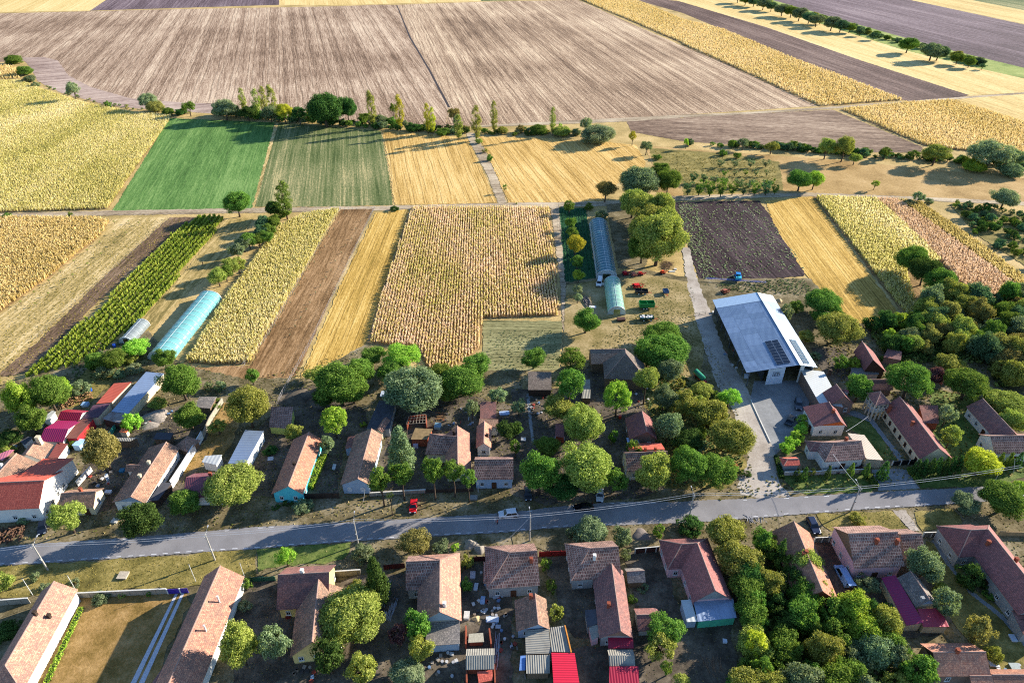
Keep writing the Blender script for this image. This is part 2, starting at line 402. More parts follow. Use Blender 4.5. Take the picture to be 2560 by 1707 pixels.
    # chimneys: (t along the ridge, offset to the side, height above ridge)
    for t, o, up in chims:
        p = a + d * (LEN * t) + n * o; zb = hr - (hr - he) * abs(o) / (wl if o > 0 else wr)
        chimney(ro, p, zb - .3, zb + up, cm or plain('chimney_brick', '#7a4a3a', .9))
    if wins:
        P3 = [Vector((p.x, p.y, 0)) for p in pa]
        zc = min(1.6, he - .95)
        for q0, q1, isg, i in ((P3[0], P3[1], True, 0), (P3[2], P3[3], True, 1), (P3[1], P3[2], False, 2), (P3[3], P3[0], False, 3)):
            if isg or sides: openings(parent, q0, q1, win_gap if not isg else 2.6, z=zc, withdoor=(not isg and doors and i == (2 if wr >= wl else 3)), shut=shut and isg, frame=frame, dmat=dmat)
    if DEBUG: print('WING %-22s len %.1f wl %.1f wr %.1f he %.1f hr %.1f at (%.0f,%.0f)' % (parent.name, LEN, wl, wr, he, hr, a.x, a.y))
    return dict(ro=ro, a=a, b=b, d=d, n=n, wl=wl, wr=wr, he=he, hr=hr, pa=pa)
DEBUG = False
def cross3(a, b): return a.x * b.y - a.y * b.x
def pent(parent, quad, roof, wall=None, th=.1, inset=.2, name='roof', open_=False, posts=None, z0=-.2):
    """single-slope shed: quad = [(tile,x,y,h)]; walls (or posts) drop from its outline to the ground"""
    P = ccw([at(*q) for q in quad]); mb = MB(); slab(mb, [P], th); ro = mb.build(name, roof, parent)
    c = sum(P, Vector()) / len(P); I = []
    for p in P:
        v = p - c; L = Vector((v.x, v.y, 0)).length; k = max(.1, 1 - inset * 1.4 / max(L, .1)); I.append(Vector((c.x + v.x * k, c.y + v.y * k, c.z + v.z * k - th - .03)))
    if open_:
        for i, p in enumerate(I):
            m = MB(); m.tube((p.x, p.y, z0), (p.x, p.y, p.z + .02), .07, .07, 6); m.build('post', posts or plain('old_wood', '#4b4036', .9), parent)
    else:
        m = MB(); m.prism([(p.x, p.y) for p in I], z0, [p.z for p in I]); m.build('wall', wall, parent)
    if DEBUG: print('PENT %-20s' % parent.name, ['%.1f' % (P[i] - P[(i + 1) % 4]).length for i in range(len(P))])
    return ro, I
def house(label, cat='house', name='house', group='village houses'):
    return thing(name, label, cat, (0, 0, 0), 0, group)
def settle(t):
    """move the Empty to the foot of what hangs from it"""
    xs = []
    for c in t.children:
        if c.type == 'MESH' and c.data.vertices:
            bb = [c.matrix_basis @ Vector(q) for q in c.bound_box]; xs += bb
    if not xs: return
    cx = (min(p.x for p in xs) + max(p.x for p in xs)) / 2; cy = (min(p.y for p in xs) + max(p.y for p in xs)) / 2
    T = Matrix.Translation((-cx, -cy, 0))
    for c in t.children: c.matrix_basis = T @ c.matrix_basis
    t.location = (cx, cy, 0)

# ------------------------------------------------------------------ trees
def crown(seed, R, leaf, nc, flat=.75, rc=(.19, .34), shape='broad', dens=1.0, up=.35):
    g = np.random.default_rng(seed); C = []; EX = g.uniform(.86, 1.14)
    if shape == 'broad':
        while len(C) < nc:
            v = g.normal(size=3); v /= np.linalg.norm(v); r = g.uniform(.25, 1) ** .4 * g.uniform(.6, .9)
            p = v * r * np.array([EX, 1 / EX, 1])
            if p[2] < -.62: continue
            p[2] *= (1 if p[2] > 0 else flat); C.append((p, g.uniform(*rc)))
    elif shape == 'poplar':
        for i in range(nc):
            z = g.uniform(-1, 1); w = (1 - abs(z * .92) ** 2.6) * .72 + .08; a = g.uniform(0, 6.28)
            C.append((np.array([math.cos(a) * w * g.uniform(.3, 1), math.sin(a) * w * g.uniform(.3, 1), z * .95]), g.uniform(.26, .4)))
    elif shape == 'conifer':
        for i in range(nc):
            z = -1 + 1.95 * (i / nc) ** 1.15; w = (1 - (z + 1) / 2) ** .8 * .95 + .03; a = i * 2.4 + g.uniform(-.4, .4)
            C.append((np.array([math.cos(a) * w * g.uniform(.45, .85), math.sin(a) * w * g.uniform(.45, .85), z * .97]), .16 + .2 * w))
    elif shape == 'airy':
        while len(C) < nc:
            v = g.normal(size=3); v /= np.linalg.norm(v)
            if v[2] < -.5: continue
            C.append((v * g.uniform(.35, .82) * np.array([1, 1, .9]), g.uniform(rc[0] * .75, rc[1] * .75)))
    elif shape == 'vase':                                    # branches that rise and spread, like orchard trees
        while len(C) < nc:
            a = g.uniform(0, 6.28); t = g.uniform(0, 1); w = .2 + .65 * t
            C.append((np.array([math.cos(a) * w * g.uniform(.5, 1), math.sin(a) * w * g.uniform(.5, 1), -.85 + 1.65 * t * g.uniform(.75, 1.05)]), g.uniform(.18, .3)))
    out = []
    sc = np.array([R, R, R]) if shape != 'poplar' else np.array([R, R, R * 3.4])
    if shape == 'conifer': sc = np.array([R, R, R * 1.7])
    for p, r in C:
        n = max(10, int(dens * 4 * math.pi * (r * R) ** 2 * .62 / (leaf * leaf * .42)))
        v = g.normal(size=(n, 3)); v /= np.linalg.norm(v, axis=1)[:, None]
        w = np.array(p) / (np.linalg.norm(p) + 1e-6); v = v + w * .45; v /= np.linalg.norm(v, axis=1)[:, None]
        k = (v @ w) > -.45; v = v[k]; n = len(v)
        c = np.array(p) * sc + v * (r * R) * g.uniform(.45, 1.22, (n, 1)) * np.array([1, 1, 1 if shape != 'poplar' else 1.7])
        nn = v + g.normal(size=(n, 3)) * .55 + np.array([0, 0, up]); nn /= np.linalg.norm(nn, axis=1)[:, None]
        t = g.normal(size=(n, 3)); t -= nn * np.sum(t * nn, 1)[:, None]; t /= np.linalg.norm(t, axis=1)[:, None]; b = np.cross(nn, t)
        s = leaf * g.uniform(.6, 1.25, (n, 1)); Q = np.empty((n, 4, 3))
        Q[:, 0] = c + t * s * .62; Q[:, 1] = c + b * s * .36 + nn * s * .08; Q[:, 2] = c - t * s * .62; Q[:, 3] = c - b * s * .36 - nn * s * .08
        out.append(Q)
    return quads_mesh('crown', np.concatenate(out))
def trunk(seed, R, h, limbs=5, kind='broad'):
    g = random.Random(seed); m = MB(); r = max(.07, .055 * R + .05)
    p = Vector((0, 0, -.2)); top = h if kind in ('poplar', 'conifer') else h * .8
    q = Vector((g.uniform(-.06, .06) * R, g.uniform(-.06, .06) * R, top * .5)); e = Vector((g.uniform(-.12, .12) * R, g.uniform(-.12, .12) * R, top))
    m.tube(p, q, r * 1.25, r, 7); m.tube(q, e, r, r * .5, 7)
    for i in range(limbs):
        a = g.uniform(0, 6.28); s = q.lerp(e, g.uniform(0, .8)); f = s + Vector((math.cos(a) * R * .6, math.sin(a) * R * .6, R * g.uniform(.2, .6)))
        k = s.lerp(f, .5) + Vector((0, 0, R * .08)); m.tube(s, k, r * .45, r * .32, 5); m.tube(k, f, r * .32, r * .12, 5)
    return m.mesh('trunk', True)
BK = {'broad': [(1.2, .2, 22), (2.4, .26, 44), (4.0, .31, 74), (6.0, .36, 110)], 'airy': [(1.2, .18, 26), (2.4, .24, 54), (4.0, .28, 84), (6.0, .32, 120)],
      'poplar': [(1.3, .28, 44), (2.2, .32, 54)], 'conifer': [(1.2, .2, 44), (2.6, .26, 80)], 'vase': [(1.3, .26, 22), (2.4, .3, 30)]}
_cr = {}
def crown_for(shape, R):
    b = min(BK[shape], key=lambda q: abs(math.log(q[0] / R))); vs = 2 if b[0] > 3 else 3; k = (shape, b[0], random.randrange(vs))
    if k not in _cr:
        _cr[k] = (crown(hash(k[1:]) % 9999 + len(shape) * 77, b[0], b[1], b[2], shape=shape, dens=.8 if shape in ('airy', 'vase') else 1.0), trunk(k[2] + 5, b[0], 1.0 * b[0] * (3.2 if shape == 'poplar' else 1.7 if shape == 'conifer' else 1.1), 0 if shape in ('poplar', 'conifer') else 5, shape))
    return b[0], _cr[k]
LEAF = {'g1': ('#2a3f20', '#46642f', '#6b8846'), 'g2': ('#3c5522', '#648334', '#97ac52'), 'g3': ('#63702c', '#959e48', '#c4c46c'),
        'g4': ('#4c5c40', '#788a60', '#a8b486'), 'g5': ('#5c8424', '#94bb40', '#c8d862'), 'g6': ('#324c34', '#557450', '#83a070'),
        'ol': ('#5c5a30', '#8c8448', '#b8ac68'), 'pl': ('#3c2430', '#5c3c46', '#80605c'), 'ye': ('#8c9224', '#b8b838', '#dcd65c'), 'gr': ('#606e4c', '#8a986e', '#b6be92')}
def lm(c): return leaf_mat('leaves_' + c, *LEAF[c])
SHAPES = {'b': ('broad', 'broadleaf_tree', 'tree'), 'a': ('airy', 'acacia_tree', 'tree'), 'p': ('poplar', 'poplar_tree', 'tree'), 'c': ('conifer', 'conifer_tree', 'tree'),
          's': ('broad', 'shrub', 'shrub'), 'v': ('vase', 'orchard_tree', 'tree'), 'w': ('airy', 'willow_tree', 'tree'), 'h': ('broad', 'shrub', 'shrub')}
def plant(kind, col, x, y, a, b, hc, label, group=None, name=None):
    shape, nm, cat = SHAPES[kind]; t = thing(name or nm, label, cat, (x, y, 0), rr(0, 6.28), group)
    R0, (cm, tm) = crown_for(shape, a); zs = {'poplar': 3.4, 'conifer': 1.7}.get(shape, 1.0)
    c = add('crown', cm, lm(col), t, (0, 0, hc), None, (a / R0, a / R0, b / (R0 * zs)))
    if kind in 'sh': zt = hc * .9
    elif shape in ('poplar', 'conifer'): zt = hc + b * .6
    else: zt = hc + b * .1
    hh = R0 * (3.2 if shape == 'poplar' else 1.7 if shape == 'conifer' else 1.1)
    add('trunk', tm, plain('bark', '#4d4136', .95, .1, 0, .35, 6), t, (0, 0, 0), None, (a / R0 * .9, a / R0 * .9, zt / hh)); return t
def tree(kind, col, t, xc, yc, w, h, label, group='village trees', lift=None, name=None):
    """crown box measured in tile pixels: centre, width, height"""
    hc = 2.0
    for _ in range(5):
        s = pxm(t, xc, yc, hc); ph = dep(t, yc); a = w / 2 / s; q = (h / 2 / s) ** 2 - (a * math.sin(ph)) ** 2
        b = math.sqrt(max(q, (.55 * a * math.cos(ph)) ** 2)) / math.cos(ph); b = min(b, a * (5 if kind in 'pc' else 1.5))
        lf = lift if lift is not None else (.0 if kind in 'sh' else .32 * b + .6)
        hc = b * (.8 if kind in 'sh' else .95) + lf
    p = at(t, xc, yc, hc); a *= 1.4 if kind == 'p' else 1.04; b *= 1.02
    return plant(kind, col, p.x, p.y, a, b, hc, label, group, name)
def scatter(kind, cols, poly, n, a, b, label, group, mind=1.5, name=None, lift=.4):
    P = [(p[0], p[1]) for p in poly]; xs = [p[0] for p in P]; ys = [p[1] for p in P]; got = []; tries = 0
    while len(got) < n and tries < n * 60:
        tries += 1; x, y = rr(min(xs), max(xs)), rr(min(ys), max(ys))
        if not inside(np.array([x]), np.array([y]), P)[0] or any((x - q) ** 2 + (y - r) ** 2 < mind * mind for q, r in got): continue
        got.append((x, y)); aa = rr(*a); bb = aa * rr(*b); plant(kind, random.choice(cols), x, y, aa, bb, bb * .9 + (0 if kind in 'sh' else lift), label, group, name)
# ------------------------------------------------------------------ the land
AZ = math.radians(1.6)
m_meadow = ground_mat('meadow_soil', ['#7c6c44', '#9a8452', '#b49a66', '#c4aa78'], .06, 1.4, .5, .25)
m_dirt = ground_mat('village_dirt', ['#3e3a26', '#5c5238', '#7a6e52', '#958870'], .16, 1.8, .5, .12)
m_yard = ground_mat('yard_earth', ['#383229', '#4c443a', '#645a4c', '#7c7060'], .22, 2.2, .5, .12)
m_lawn = ground_mat('dry_lawn', ['#5c4a26', '#7a6234', '#96784a', '#ac8e5e'], .2, 2.4, .7, .12)
m_green = ground_mat('verge_grass', ['#4e4826', '#6a6132', '#867844', '#9c8c58'], .2, 2.0, .7, .14)
m_grass = ground_mat('lush_grass', ['#36461f', '#4b5c2a', '#66703a', '#7e8048'], .3, 2.5, .7, .14)
m_grav = ground_mat('gravel', ['#7a7064', '#958a7d', '#aaa093', '#b8ae9f'], .12, 3.5, .35, .06)
m_conc = ground_mat('concrete_yard', ['#6a6a68', '#7a7a78', '#868684', '#929290'], .15, 1.5, .15, .03)
m_asph = ground_mat('asphalt', ['#6c6968', '#777473', '#807d7c', '#8a8786'], .12, 4.0, .2, .02)
m_track = field_mat('track_dirt', ['#6b5b46', '#8e7d66', '#ab9a80', '#bcab90'], math.pi / 2, .9, .05, 2, .05)
m_plA = field_mat('ploughed_soil_west', ['#5a4838', '#856d58', '#aa927a', '#c8b296'], math.radians(-16), 1.3, .03, 1.1, .008, (11, .5, 3))
m_plB = field_mat('ploughed_soil_east', ['#564536', '#876f58', '#ae957a', '#cfb998'], math.radians(-11.5), 1.4, .02, 1.1, .008, (9, .45, 3))
m_plD = field_mat('dark_ploughed_soil', ['#40322c', '#5c4a42', '#766258', '#927e70'], math.radians(-15), .8, .02, .9, .008)
m_plF = field_mat('far_ploughed_soil', ['#44383a', '#5c4d4e', '#726264', '#8c7c7a'], math.radians(-15), .5, .02, .6, .006)
m_plT = field_mat('clod_soil', ['#4c3c32', '#6e5a4a', '#8c7662', '#a8937c'], math.radians(-80), .8, .06, .9, .01)
m_stF = field_mat('far_stubble', ['#a88d56', '#bfa468', '#cdb47a', '#d8c18a'], math.radians(-15), .5, .02, .6, .004)
m_stA = field_mat('stubble', ['#8a6c36', '#b08e50', '#c7a566', '#d6b87c'], math.radians(-11.5), 1.5, .025, 1.6, .012, (6.0, .22, 3), lcol='#5e4826')
m_stB = field_mat('stubble_leaning', ['#8f7038', '#b59252', '#cba868', '#d8ba7c'], math.radians(-15), 1.5, .025, 1.6, .012, (5.5, .24, 4), lcol='#5e4826')
m_stC = field_mat('strip_stubble', ['#7d662e', '#a3823f', '#bd9a52', '#cfb06a'], AZ, 1.8, .025, 1.8, .02, (4.2, .16, 1.5), lcol='#5e4826')
m_gr1 = field_mat('clover', ['#395427', '#4a6a33', '#5d7c40', '#748e50'], math.radians(-11.5), 1.0, .06, 1.3, .012, (14, .25, 1), lcol='#5c7440')
m_gr2 = field_mat('young_crop', ['#414d29', '#59633a', '#787850', '#a89a6c'], math.radians(-11.5), 1.0, .015, 1.5, .012)
m_brown = field_mat('tilled_brown', ['#5e462c', '#7e6140', '#987854', '#ae8e68'], AZ, 1.2, .06, 1.8, .03)
m_dark = field_mat('dark_tilth', ['#231b1c', '#352a2b', '#463a3a', '#5a4c4a'], math.radians(-10), 1.4, .05, 1.6, .03, (5, .3, 4), lcol='#1d1617')
m_weedy = field_mat('sapling_strip_soil', ['#6e6238', '#94804e', '#b29a66', '#c8b080'], AZ, .8, .08, 1.3, .03)
m_straw = field_mat('crop_floor', ['#5c4a30', '#7c6440', '#967a52', '#aa8e66'], AZ, 1.0, .08, 1.3, .03)
m_gard = field_mat('garden_soil', ['#4a4a2e', '#6a6644', '#858058', '#9a946a'], math.pi / 2, 1.0, .06, 1.6, .04)

g = bpy.data.meshes.new('ground'); g.from_pydata([(-3000, -400, 0), (3000, -400, 0), (3000, 3500, 0), (-3000, 3500, 0)], [], [(0, 1, 2, 3)]); g.update()
o = add('ground', g, m_meadow); o['kind'] = 'structure'
def f(t, *xy): return pts(t, *xy)
# far fields, back to front
sheet('stubble_field', f('E1', (-900, 100), (620, 76), (735, 0), (870, -90), (-900, -90)), m_stF, 'pale stubble field at the far edge beyond the great ploughed field')
sheet('ploughed_field', f('E1', (620, 76), (735, 0), (870, -90), (1990, -90), (1925, 0), (1925, 36)), m_plF, 'dark purple ploughed block beyond the great ploughed field')
sheet('stubble_field', f('E1', (1925, 36), (1925, 0), (1990, -90)) + f('E2', (1100, -90), (965, 0), (960, 10), (0, 38)), m_stF, 'pale stubble field between the dark block and the green patch')
sheet('grass_field', f('E2', (960, 10), (965, 0), (1100, -90), (1500, -90), (1640, -5)), m_gr2, 'green far patch beyond the great ploughed field')
sheet('ploughed_field', f('E1', (-1200, 118), (0, 95), (1100, 68), (2352, 45)) + f('E2', (240, 36), (380, 36), (470, 260), (600, 480), (740, 740), (720, 880)) + f('E1', (1700, 800), (1480, 785), (1380, 780), (950, 750), (760, 730), (560, 680), (420, 640), (330, 600), (260, 560), (220, 480), (180, 430), (130, 415), (0, 430), (-900, 480)), m_plA, 'great pale ploughed field west of the long furrow')
sheet('ploughed_field', f('E2', (380, 36), (1000, 14), (1630, 2), (1800, 75), (2000, 165), (2352, 318)) + f('E3', (200, 265), (530, 418), (0, 452)) + f('E2', (2000, 830), (1500, 850), (900, 880), (720, 880), (745, 740), (605, 480), (475, 260)), m_plB, 'great pale ploughed field east of the long furrow')
sheet('furrow', f('E2', (380, 36), (386, 36), (480, 260), (612, 480), (752, 740), (735, 742), (598, 480), (468, 260)), plain('furrow_soil', '#2a2122', .95), 'long dark furrow splitting the great ploughed field')
sheet('headland_path', f('E1', (220, 480), (150, 400), (300, 395), (400, 420), (470, 520), (620, 600), (900, 680), (1300, 712), (1480, 715), (1480, 785), (1380, 778), (950, 750), (760, 730), (560, 680), (420, 640), (330, 600), (260, 560)), field_mat('headland', ['#6b574e', '#8d786c', '#a89384', '#b9a595'], math.radians(70), .6, .03, .8, .02), 'curved headland turned by tractors along the great field')
sheet('crop_field', f('E2', (1640, 0), (1520, -90), (1800, -90), (2025, 0), (2352, 140)) + f('E3', (160, 118), (420, 228), (640, 310), (870, 395), (540, 422), (400, 360), (180, 258), (0, 180)) + f('E2', (2352, 305), (2000, 150), (1800, 65)), m_straw, 'bare floor under the long far maize strip')
sheet('ploughed_field', f('E2', (2025, 0), (1800, -90), (1990, -90), (2230, 0)) + f('E3', (0, 8), (330, 108), (700, 238), (1130, 376), (1060, 393), (880, 398), (640, 310), (420, 228), (160, 118), (0, 52)), m_plD, 'narrow dark ploughed strip beside the long far maize strip')
sheet('stubble_field', f('E3', (-60, -8), (-250, -90), (80, -90), (280, 12), (560, 100), (860, 195), (1130, 262), (1344, 310), (1344, 365), (1130, 376), (700, 238), (330, 108)), m_stF, 'smooth golden stubble strip below the far hedgerow')
sheet('grass_strip', f('E3', (280, 8), (80, -90), (130, -90), (350, 0), (700, 100), (1000, 185), (1344, 268), (1344, 310), (1130, 262), (860, 195), (560, 100)), ground_mat('balk_grass', ['#5a6a30', '#76843e', '#8e9650', '#a4a662'], .06, .8), 'green balk carrying the far hedgerow')
sheet('ploughed_field', f('E3', (350, 0), (130, -90), (700, -90), (890, 0), (1344, 98), (1700, 160), (1700, 350), (1344, 268), (1000, 185), (700, 100)), m_plF, 'broad mauve ploughed field beyond the far hedgerow')
sheet('stubble_field', f('E3', (890, 0), (700, -90), (1000, -90), (1130, 0), (1344, 42), (1700, 110), (1700, 160), (1344, 95)), m_stF, 'pale corner stubble beyond the mauve ploughed field')
sheet('grass_field', f('E3', (1130, 0), (1000, -90), (1900, -90), (1700, 110), (1344, 42)), m_gr2, 'green corner field farthest up the plain')
sheet('ploughed_field', f('E3', (-220, 478), (0, 464), (280, 448), (590, 432), (760, 502), (945, 580), (940, 602), (660, 600), (300, 580), (0, 556), (-200, 520)), m_plT, 'triangular dark ploughed field above the hedge')
sheet('crop_field', f('E3', (620, 432), (880, 404), (1060, 395), (1344, 482), (1600, 560), (1600, 640), (1344, 612), (1150, 600), (950, 575)), m_straw, 'bare floor under the golden maize below the crossing tracks')
sheet('stubble_field', f('E3', (1072, 392), (1344, 367), (1700, 340), (1700, 580), (1344, 482)), m_stF, 'pale pinkish stubble corner beside the crossing tracks')
sheet('farm_track', f('E2', (900, 868), (1400, 842), (2000, 812), (2352, 793)) + f('E3', (200, 445), (545, 424), (880, 399), (1344, 364), (1344, 371), (880, 405), (560, 431), (200, 453), (0, 463)) + f('E2', (2000, 838), (1400, 862), (900, 880)), m_track, 'pale farm track crossing below the great field', 'track')
# meadow with the orchard
sheet('meadow', f('F', (1480, 335), (1700, 352), (1900, 366), (2352, 410), (2700, 440), (2700, 490), (2352, 470), (2000, 450), (1860, 446), (1560, 453), (1500, 440), (1500, 380)), ground_mat('brown_meadow', ['#7a6038', '#96794a', '#ab8d5c', '#b89a6c'], .05, 1.0, .4, .25), 'brown grazed meadow with young orchard trees', 'meadow')
sheet('meadow', f('F', (1490, 340), (1660, 352), (1790, 372), (1800, 440), (1570, 450), (1560, 400), (1500, 380)), m_green, 'greenish orchard grass under the young fruit trees', 'meadow')
# second band
sheet('crop_field', f('E1', (-700, 560), (0, 560), (150, 556), (270, 610), (430, 662), (600, 715), (950, 782), (1190, 796), (1170, 832)) + f('D1', (1230, 0), (1110, 180), (990, 352), (500, 372), (0, 385), (-900, 400)), m_straw, 'bare floor under the wide yellow maize field', 'field')
sheet('clover_field', f('F', (390, 272), (632, 282), (606, 380), (580, 480), (400, 484), (258, 486), (320, 385)), m_gr1, 'deep green clover field beside the wide yellow maize')
sheet('field_edge', f('F', (632, 282), (640, 283), (586, 474), (578, 480)), m_weedy, 'dry balk between the two green fields')
sheet('young_crop_field', f('F', (640, 283), (760, 292), (875, 301), (890, 380), (903, 471), (740, 475), (586, 475)), m_gr2, 'grey green striped field beside the golden stubble')
sheet('stubble_field', f('F', (878, 301), (980, 308), (1074, 318), (1110, 395), (1142, 466), (1000, 470), (906, 471), (893, 380)), m_stA, 'golden stubble field between green crop and bushy track')
sheet('farm_track', f('F', (1068, 300), (1092, 308), (1110, 340), (1135, 390), (1165, 466), (1145, 468), (1118, 400), (1092, 350), (1076, 322)), m_track, 'bushy rutted track between the two golden stubble fields', 'track')
sheet('stubble_field', f('F', (1098, 314), (1250, 318), (1400, 328), (1462, 334), (1482, 372), (1482, 386), (1440, 402), (1400, 440), (1380, 466), (1280, 468), (1168, 468), (1140, 400), (1118, 350)), m_stB, 'golden stubble field with wavy wheel lines')
sheet('farm_track', f('F', (-400, 498), (0, 491), (260, 484), (600, 478), (860, 474), (1150, 467), (1380, 463), (1470, 458), (1560, 450), (1860, 443), (2100, 452), (2352, 464), (2352, 472), (2100, 460), (1860, 451), (1560, 461), (1470, 468), (1380, 474), (1150, 478), (860, 484), (600, 489), (260, 495), (0, 503), (-400, 512)), m_track, 'long rutted farm track behind the garden plots', 'track')
# third band: garden plots
sheet('crop_field', f('D1', (-700, 440), (0, 430), (500, 432), (920, 436), (1010, 470), (940, 590), (720, 760), (430, 1000), (0, 1300), (-500, 1600)), m_straw, 'bare floor under the pale ripe maize plot')
sheet('sapling_strip', f('D1', (1030, 440), (1540, 424), (1240, 700), (900, 1010), (300, 1568), (-60, 1900), (-500, 1750), (0, 1330), (430, 1030), (800, 730)), m_weedy, 'dry strip of staked saplings beside the pale maize')
sheet('tilled_strip', f('D1', (1560, 430), (1830, 425), (1560, 600), (1230, 900), (860, 1240), (540, 1568), (260, 1850), (-40, 1900), (350, 1568), (900, 1030), (1240, 720)), field_mat('brown_tilth', ['#4b3c2e', '#65513e', '#7c6650', '#937c64'], AZ, 1.0, .05, 1.5, .03), 'brown tilled strip between saplings and green rows')
sheet('grass_strip', f('D1', (2060, 440), (2330, 440), (2200, 650), (2050, 830), (1700, 1150), (1360, 1500)) + f('C1', (1250, 130), (800, 250), (300, 320)) + f('D1', (1300, 1380), (1700, 920), (1990, 560)), m_weedy, 'dry grass path between the green rows and the shrubs', 'path')
sheet('crop_field', f('F', (640, 520), (700, 492), (782, 480), (690, 640), (575, 836), (500, 840), (425, 832), (520, 680)), m_straw, 'bare floor under the narrow yellow maize strip')
sheet('brown_plot', f('F', (783, 482), (858, 480), (780, 640), (680, 866), (600, 880), (470, 876), (440, 845), (575, 840), (690, 645)), m_brown, 'brown plot of young vines between two rows of stakes')
sheet('stubble_strip', f('F', (862, 490), (940, 480), (900, 600), (846, 770), (838, 830), (690, 866), (780, 660)), m_stC, 'golden stubble strip beside the big maize plot')
sheet('crop_field', f('F', (945, 476), (1262, 476), (1275, 600), (1286, 726), (1110, 732), (1104, 800), (1040, 850), (990, 868), (960, 800), (842, 790), (880, 660), (915, 560)), m_straw, 'bare floor under the big pink and yellow maize plot')
sheet('garden_plot', f('F', (1110, 736), (1292, 738), (1285, 852), (1108, 852)), m_gard, 'harvested garden bed below the big maize plot', 'garden')
sheet('path', f('F', (1264, 474), (1284, 474), (1304, 640), (1320, 800), (1296, 810), (1286, 640)), m_track, 'narrow dirt path beside the big maize plot', 'path')
sheet('grass_plot', f('F', (1284, 478), (1345, 478), (1358, 560), (1370, 640), (1340, 650), (1298, 648)), field_mat('dark_grass_rows', ['#132a1e', '#1f3d2a', '#2f5236', '#436642'], AZ, 1.6, .03, 1.8, .03), 'dark green bedded rows beside the long tunnel', 'garden')
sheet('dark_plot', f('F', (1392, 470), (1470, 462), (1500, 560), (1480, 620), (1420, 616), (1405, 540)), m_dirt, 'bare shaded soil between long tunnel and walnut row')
sheet('dark_field', f('F', (1546, 466), (1650, 462), (1744, 462), (1800, 540), (1856, 616), (1846, 634), (1740, 644), (1612, 652), (1590, 600), (1575, 540)), m_dark, 'dark weedy ploughed field above the long hall')
sheet('stubble_field', f('F', (1757, 462), (1865, 452), (1960, 580), (2076, 736), (2010, 745), (1945, 742), (1850, 630), (1780, 520)), m_stC, 'golden stubble strip above the long hall')
sheet('crop_field', f('F', (1868, 452), (2110, 462), (2230, 540), (2360, 650), (2360, 700), (2240, 698), (2120, 610), (2110, 720), (2080, 730), (1960, 570)), m_straw, 'bare floor under the maize beside the walnut hedge')
sheet('weedy_field', f('F', (2180, 470), (2400, 500), (2700, 560), (2700, 760), (2400, 640), (2250, 545)), m_green, 'grassy ground under the dark green currant bushes')
# village ground
sheet('village_ground', f('F', (-700, 880), (0, 885), (60, 868), (340, 760), (420, 840), (560, 870), (700, 868), (840, 790), (980, 866), (1110, 852), (1290, 850), (1300, 650), (1480, 620), (1590, 640), (1860, 640), (1960, 745), (2120, 730), (2352, 700), (3000, 720), (3000, 2000), (-700, 2000)), m_dirt, 'trodden dirt of the village plots', 'ground')
sheet('dirt_yard', f('F', (1300, 655), (1480, 630), (1590, 650), (1620, 800), (1600, 900), (1500, 960), (1300, 960), (1200, 930), (1200, 860), (1290, 850)), ground_mat('machine_yard', ['#57522c', '#7a6c42', '#98855c', '#ab9872'], .1, 1.5, .5, .15), 'grassy dirt yard with parked farm machines', 'yard')
sheet('farm_track', f('F', (1566, 570), (1584, 570), (1600, 640), (1625, 700), (1660, 800), (1720, 900), (1770, 1000), (1790, 1080), (1740, 1140), (1690, 1120), (1720, 1050), (1690, 960), (1640, 870), (1605, 760), (1580, 660)), m_grav, 'gravel drive running past the long hall', 'track')
sheet('concrete_yard', f('C4', (-130, 365), (290, 362), (380, 560), (330, 700), (250, 800), (100, 1010), (70, 1040), (-20, 860), (-160, 520)), m_conc, 'smooth concrete yard in front of the hall', 'yard')
sheet('gravel_apron', f('C4', (-250, 560), (-160, 520), (-20, 860), (80, 1050), (60, 1180), (130, 1330), (200, 1420), (-60, 1450), (-260, 1400), (-200, 1200), (-100, 1050), (-200, 780)), m_grav, 'pale gravel apron leading from the road to the hall', 'yard')
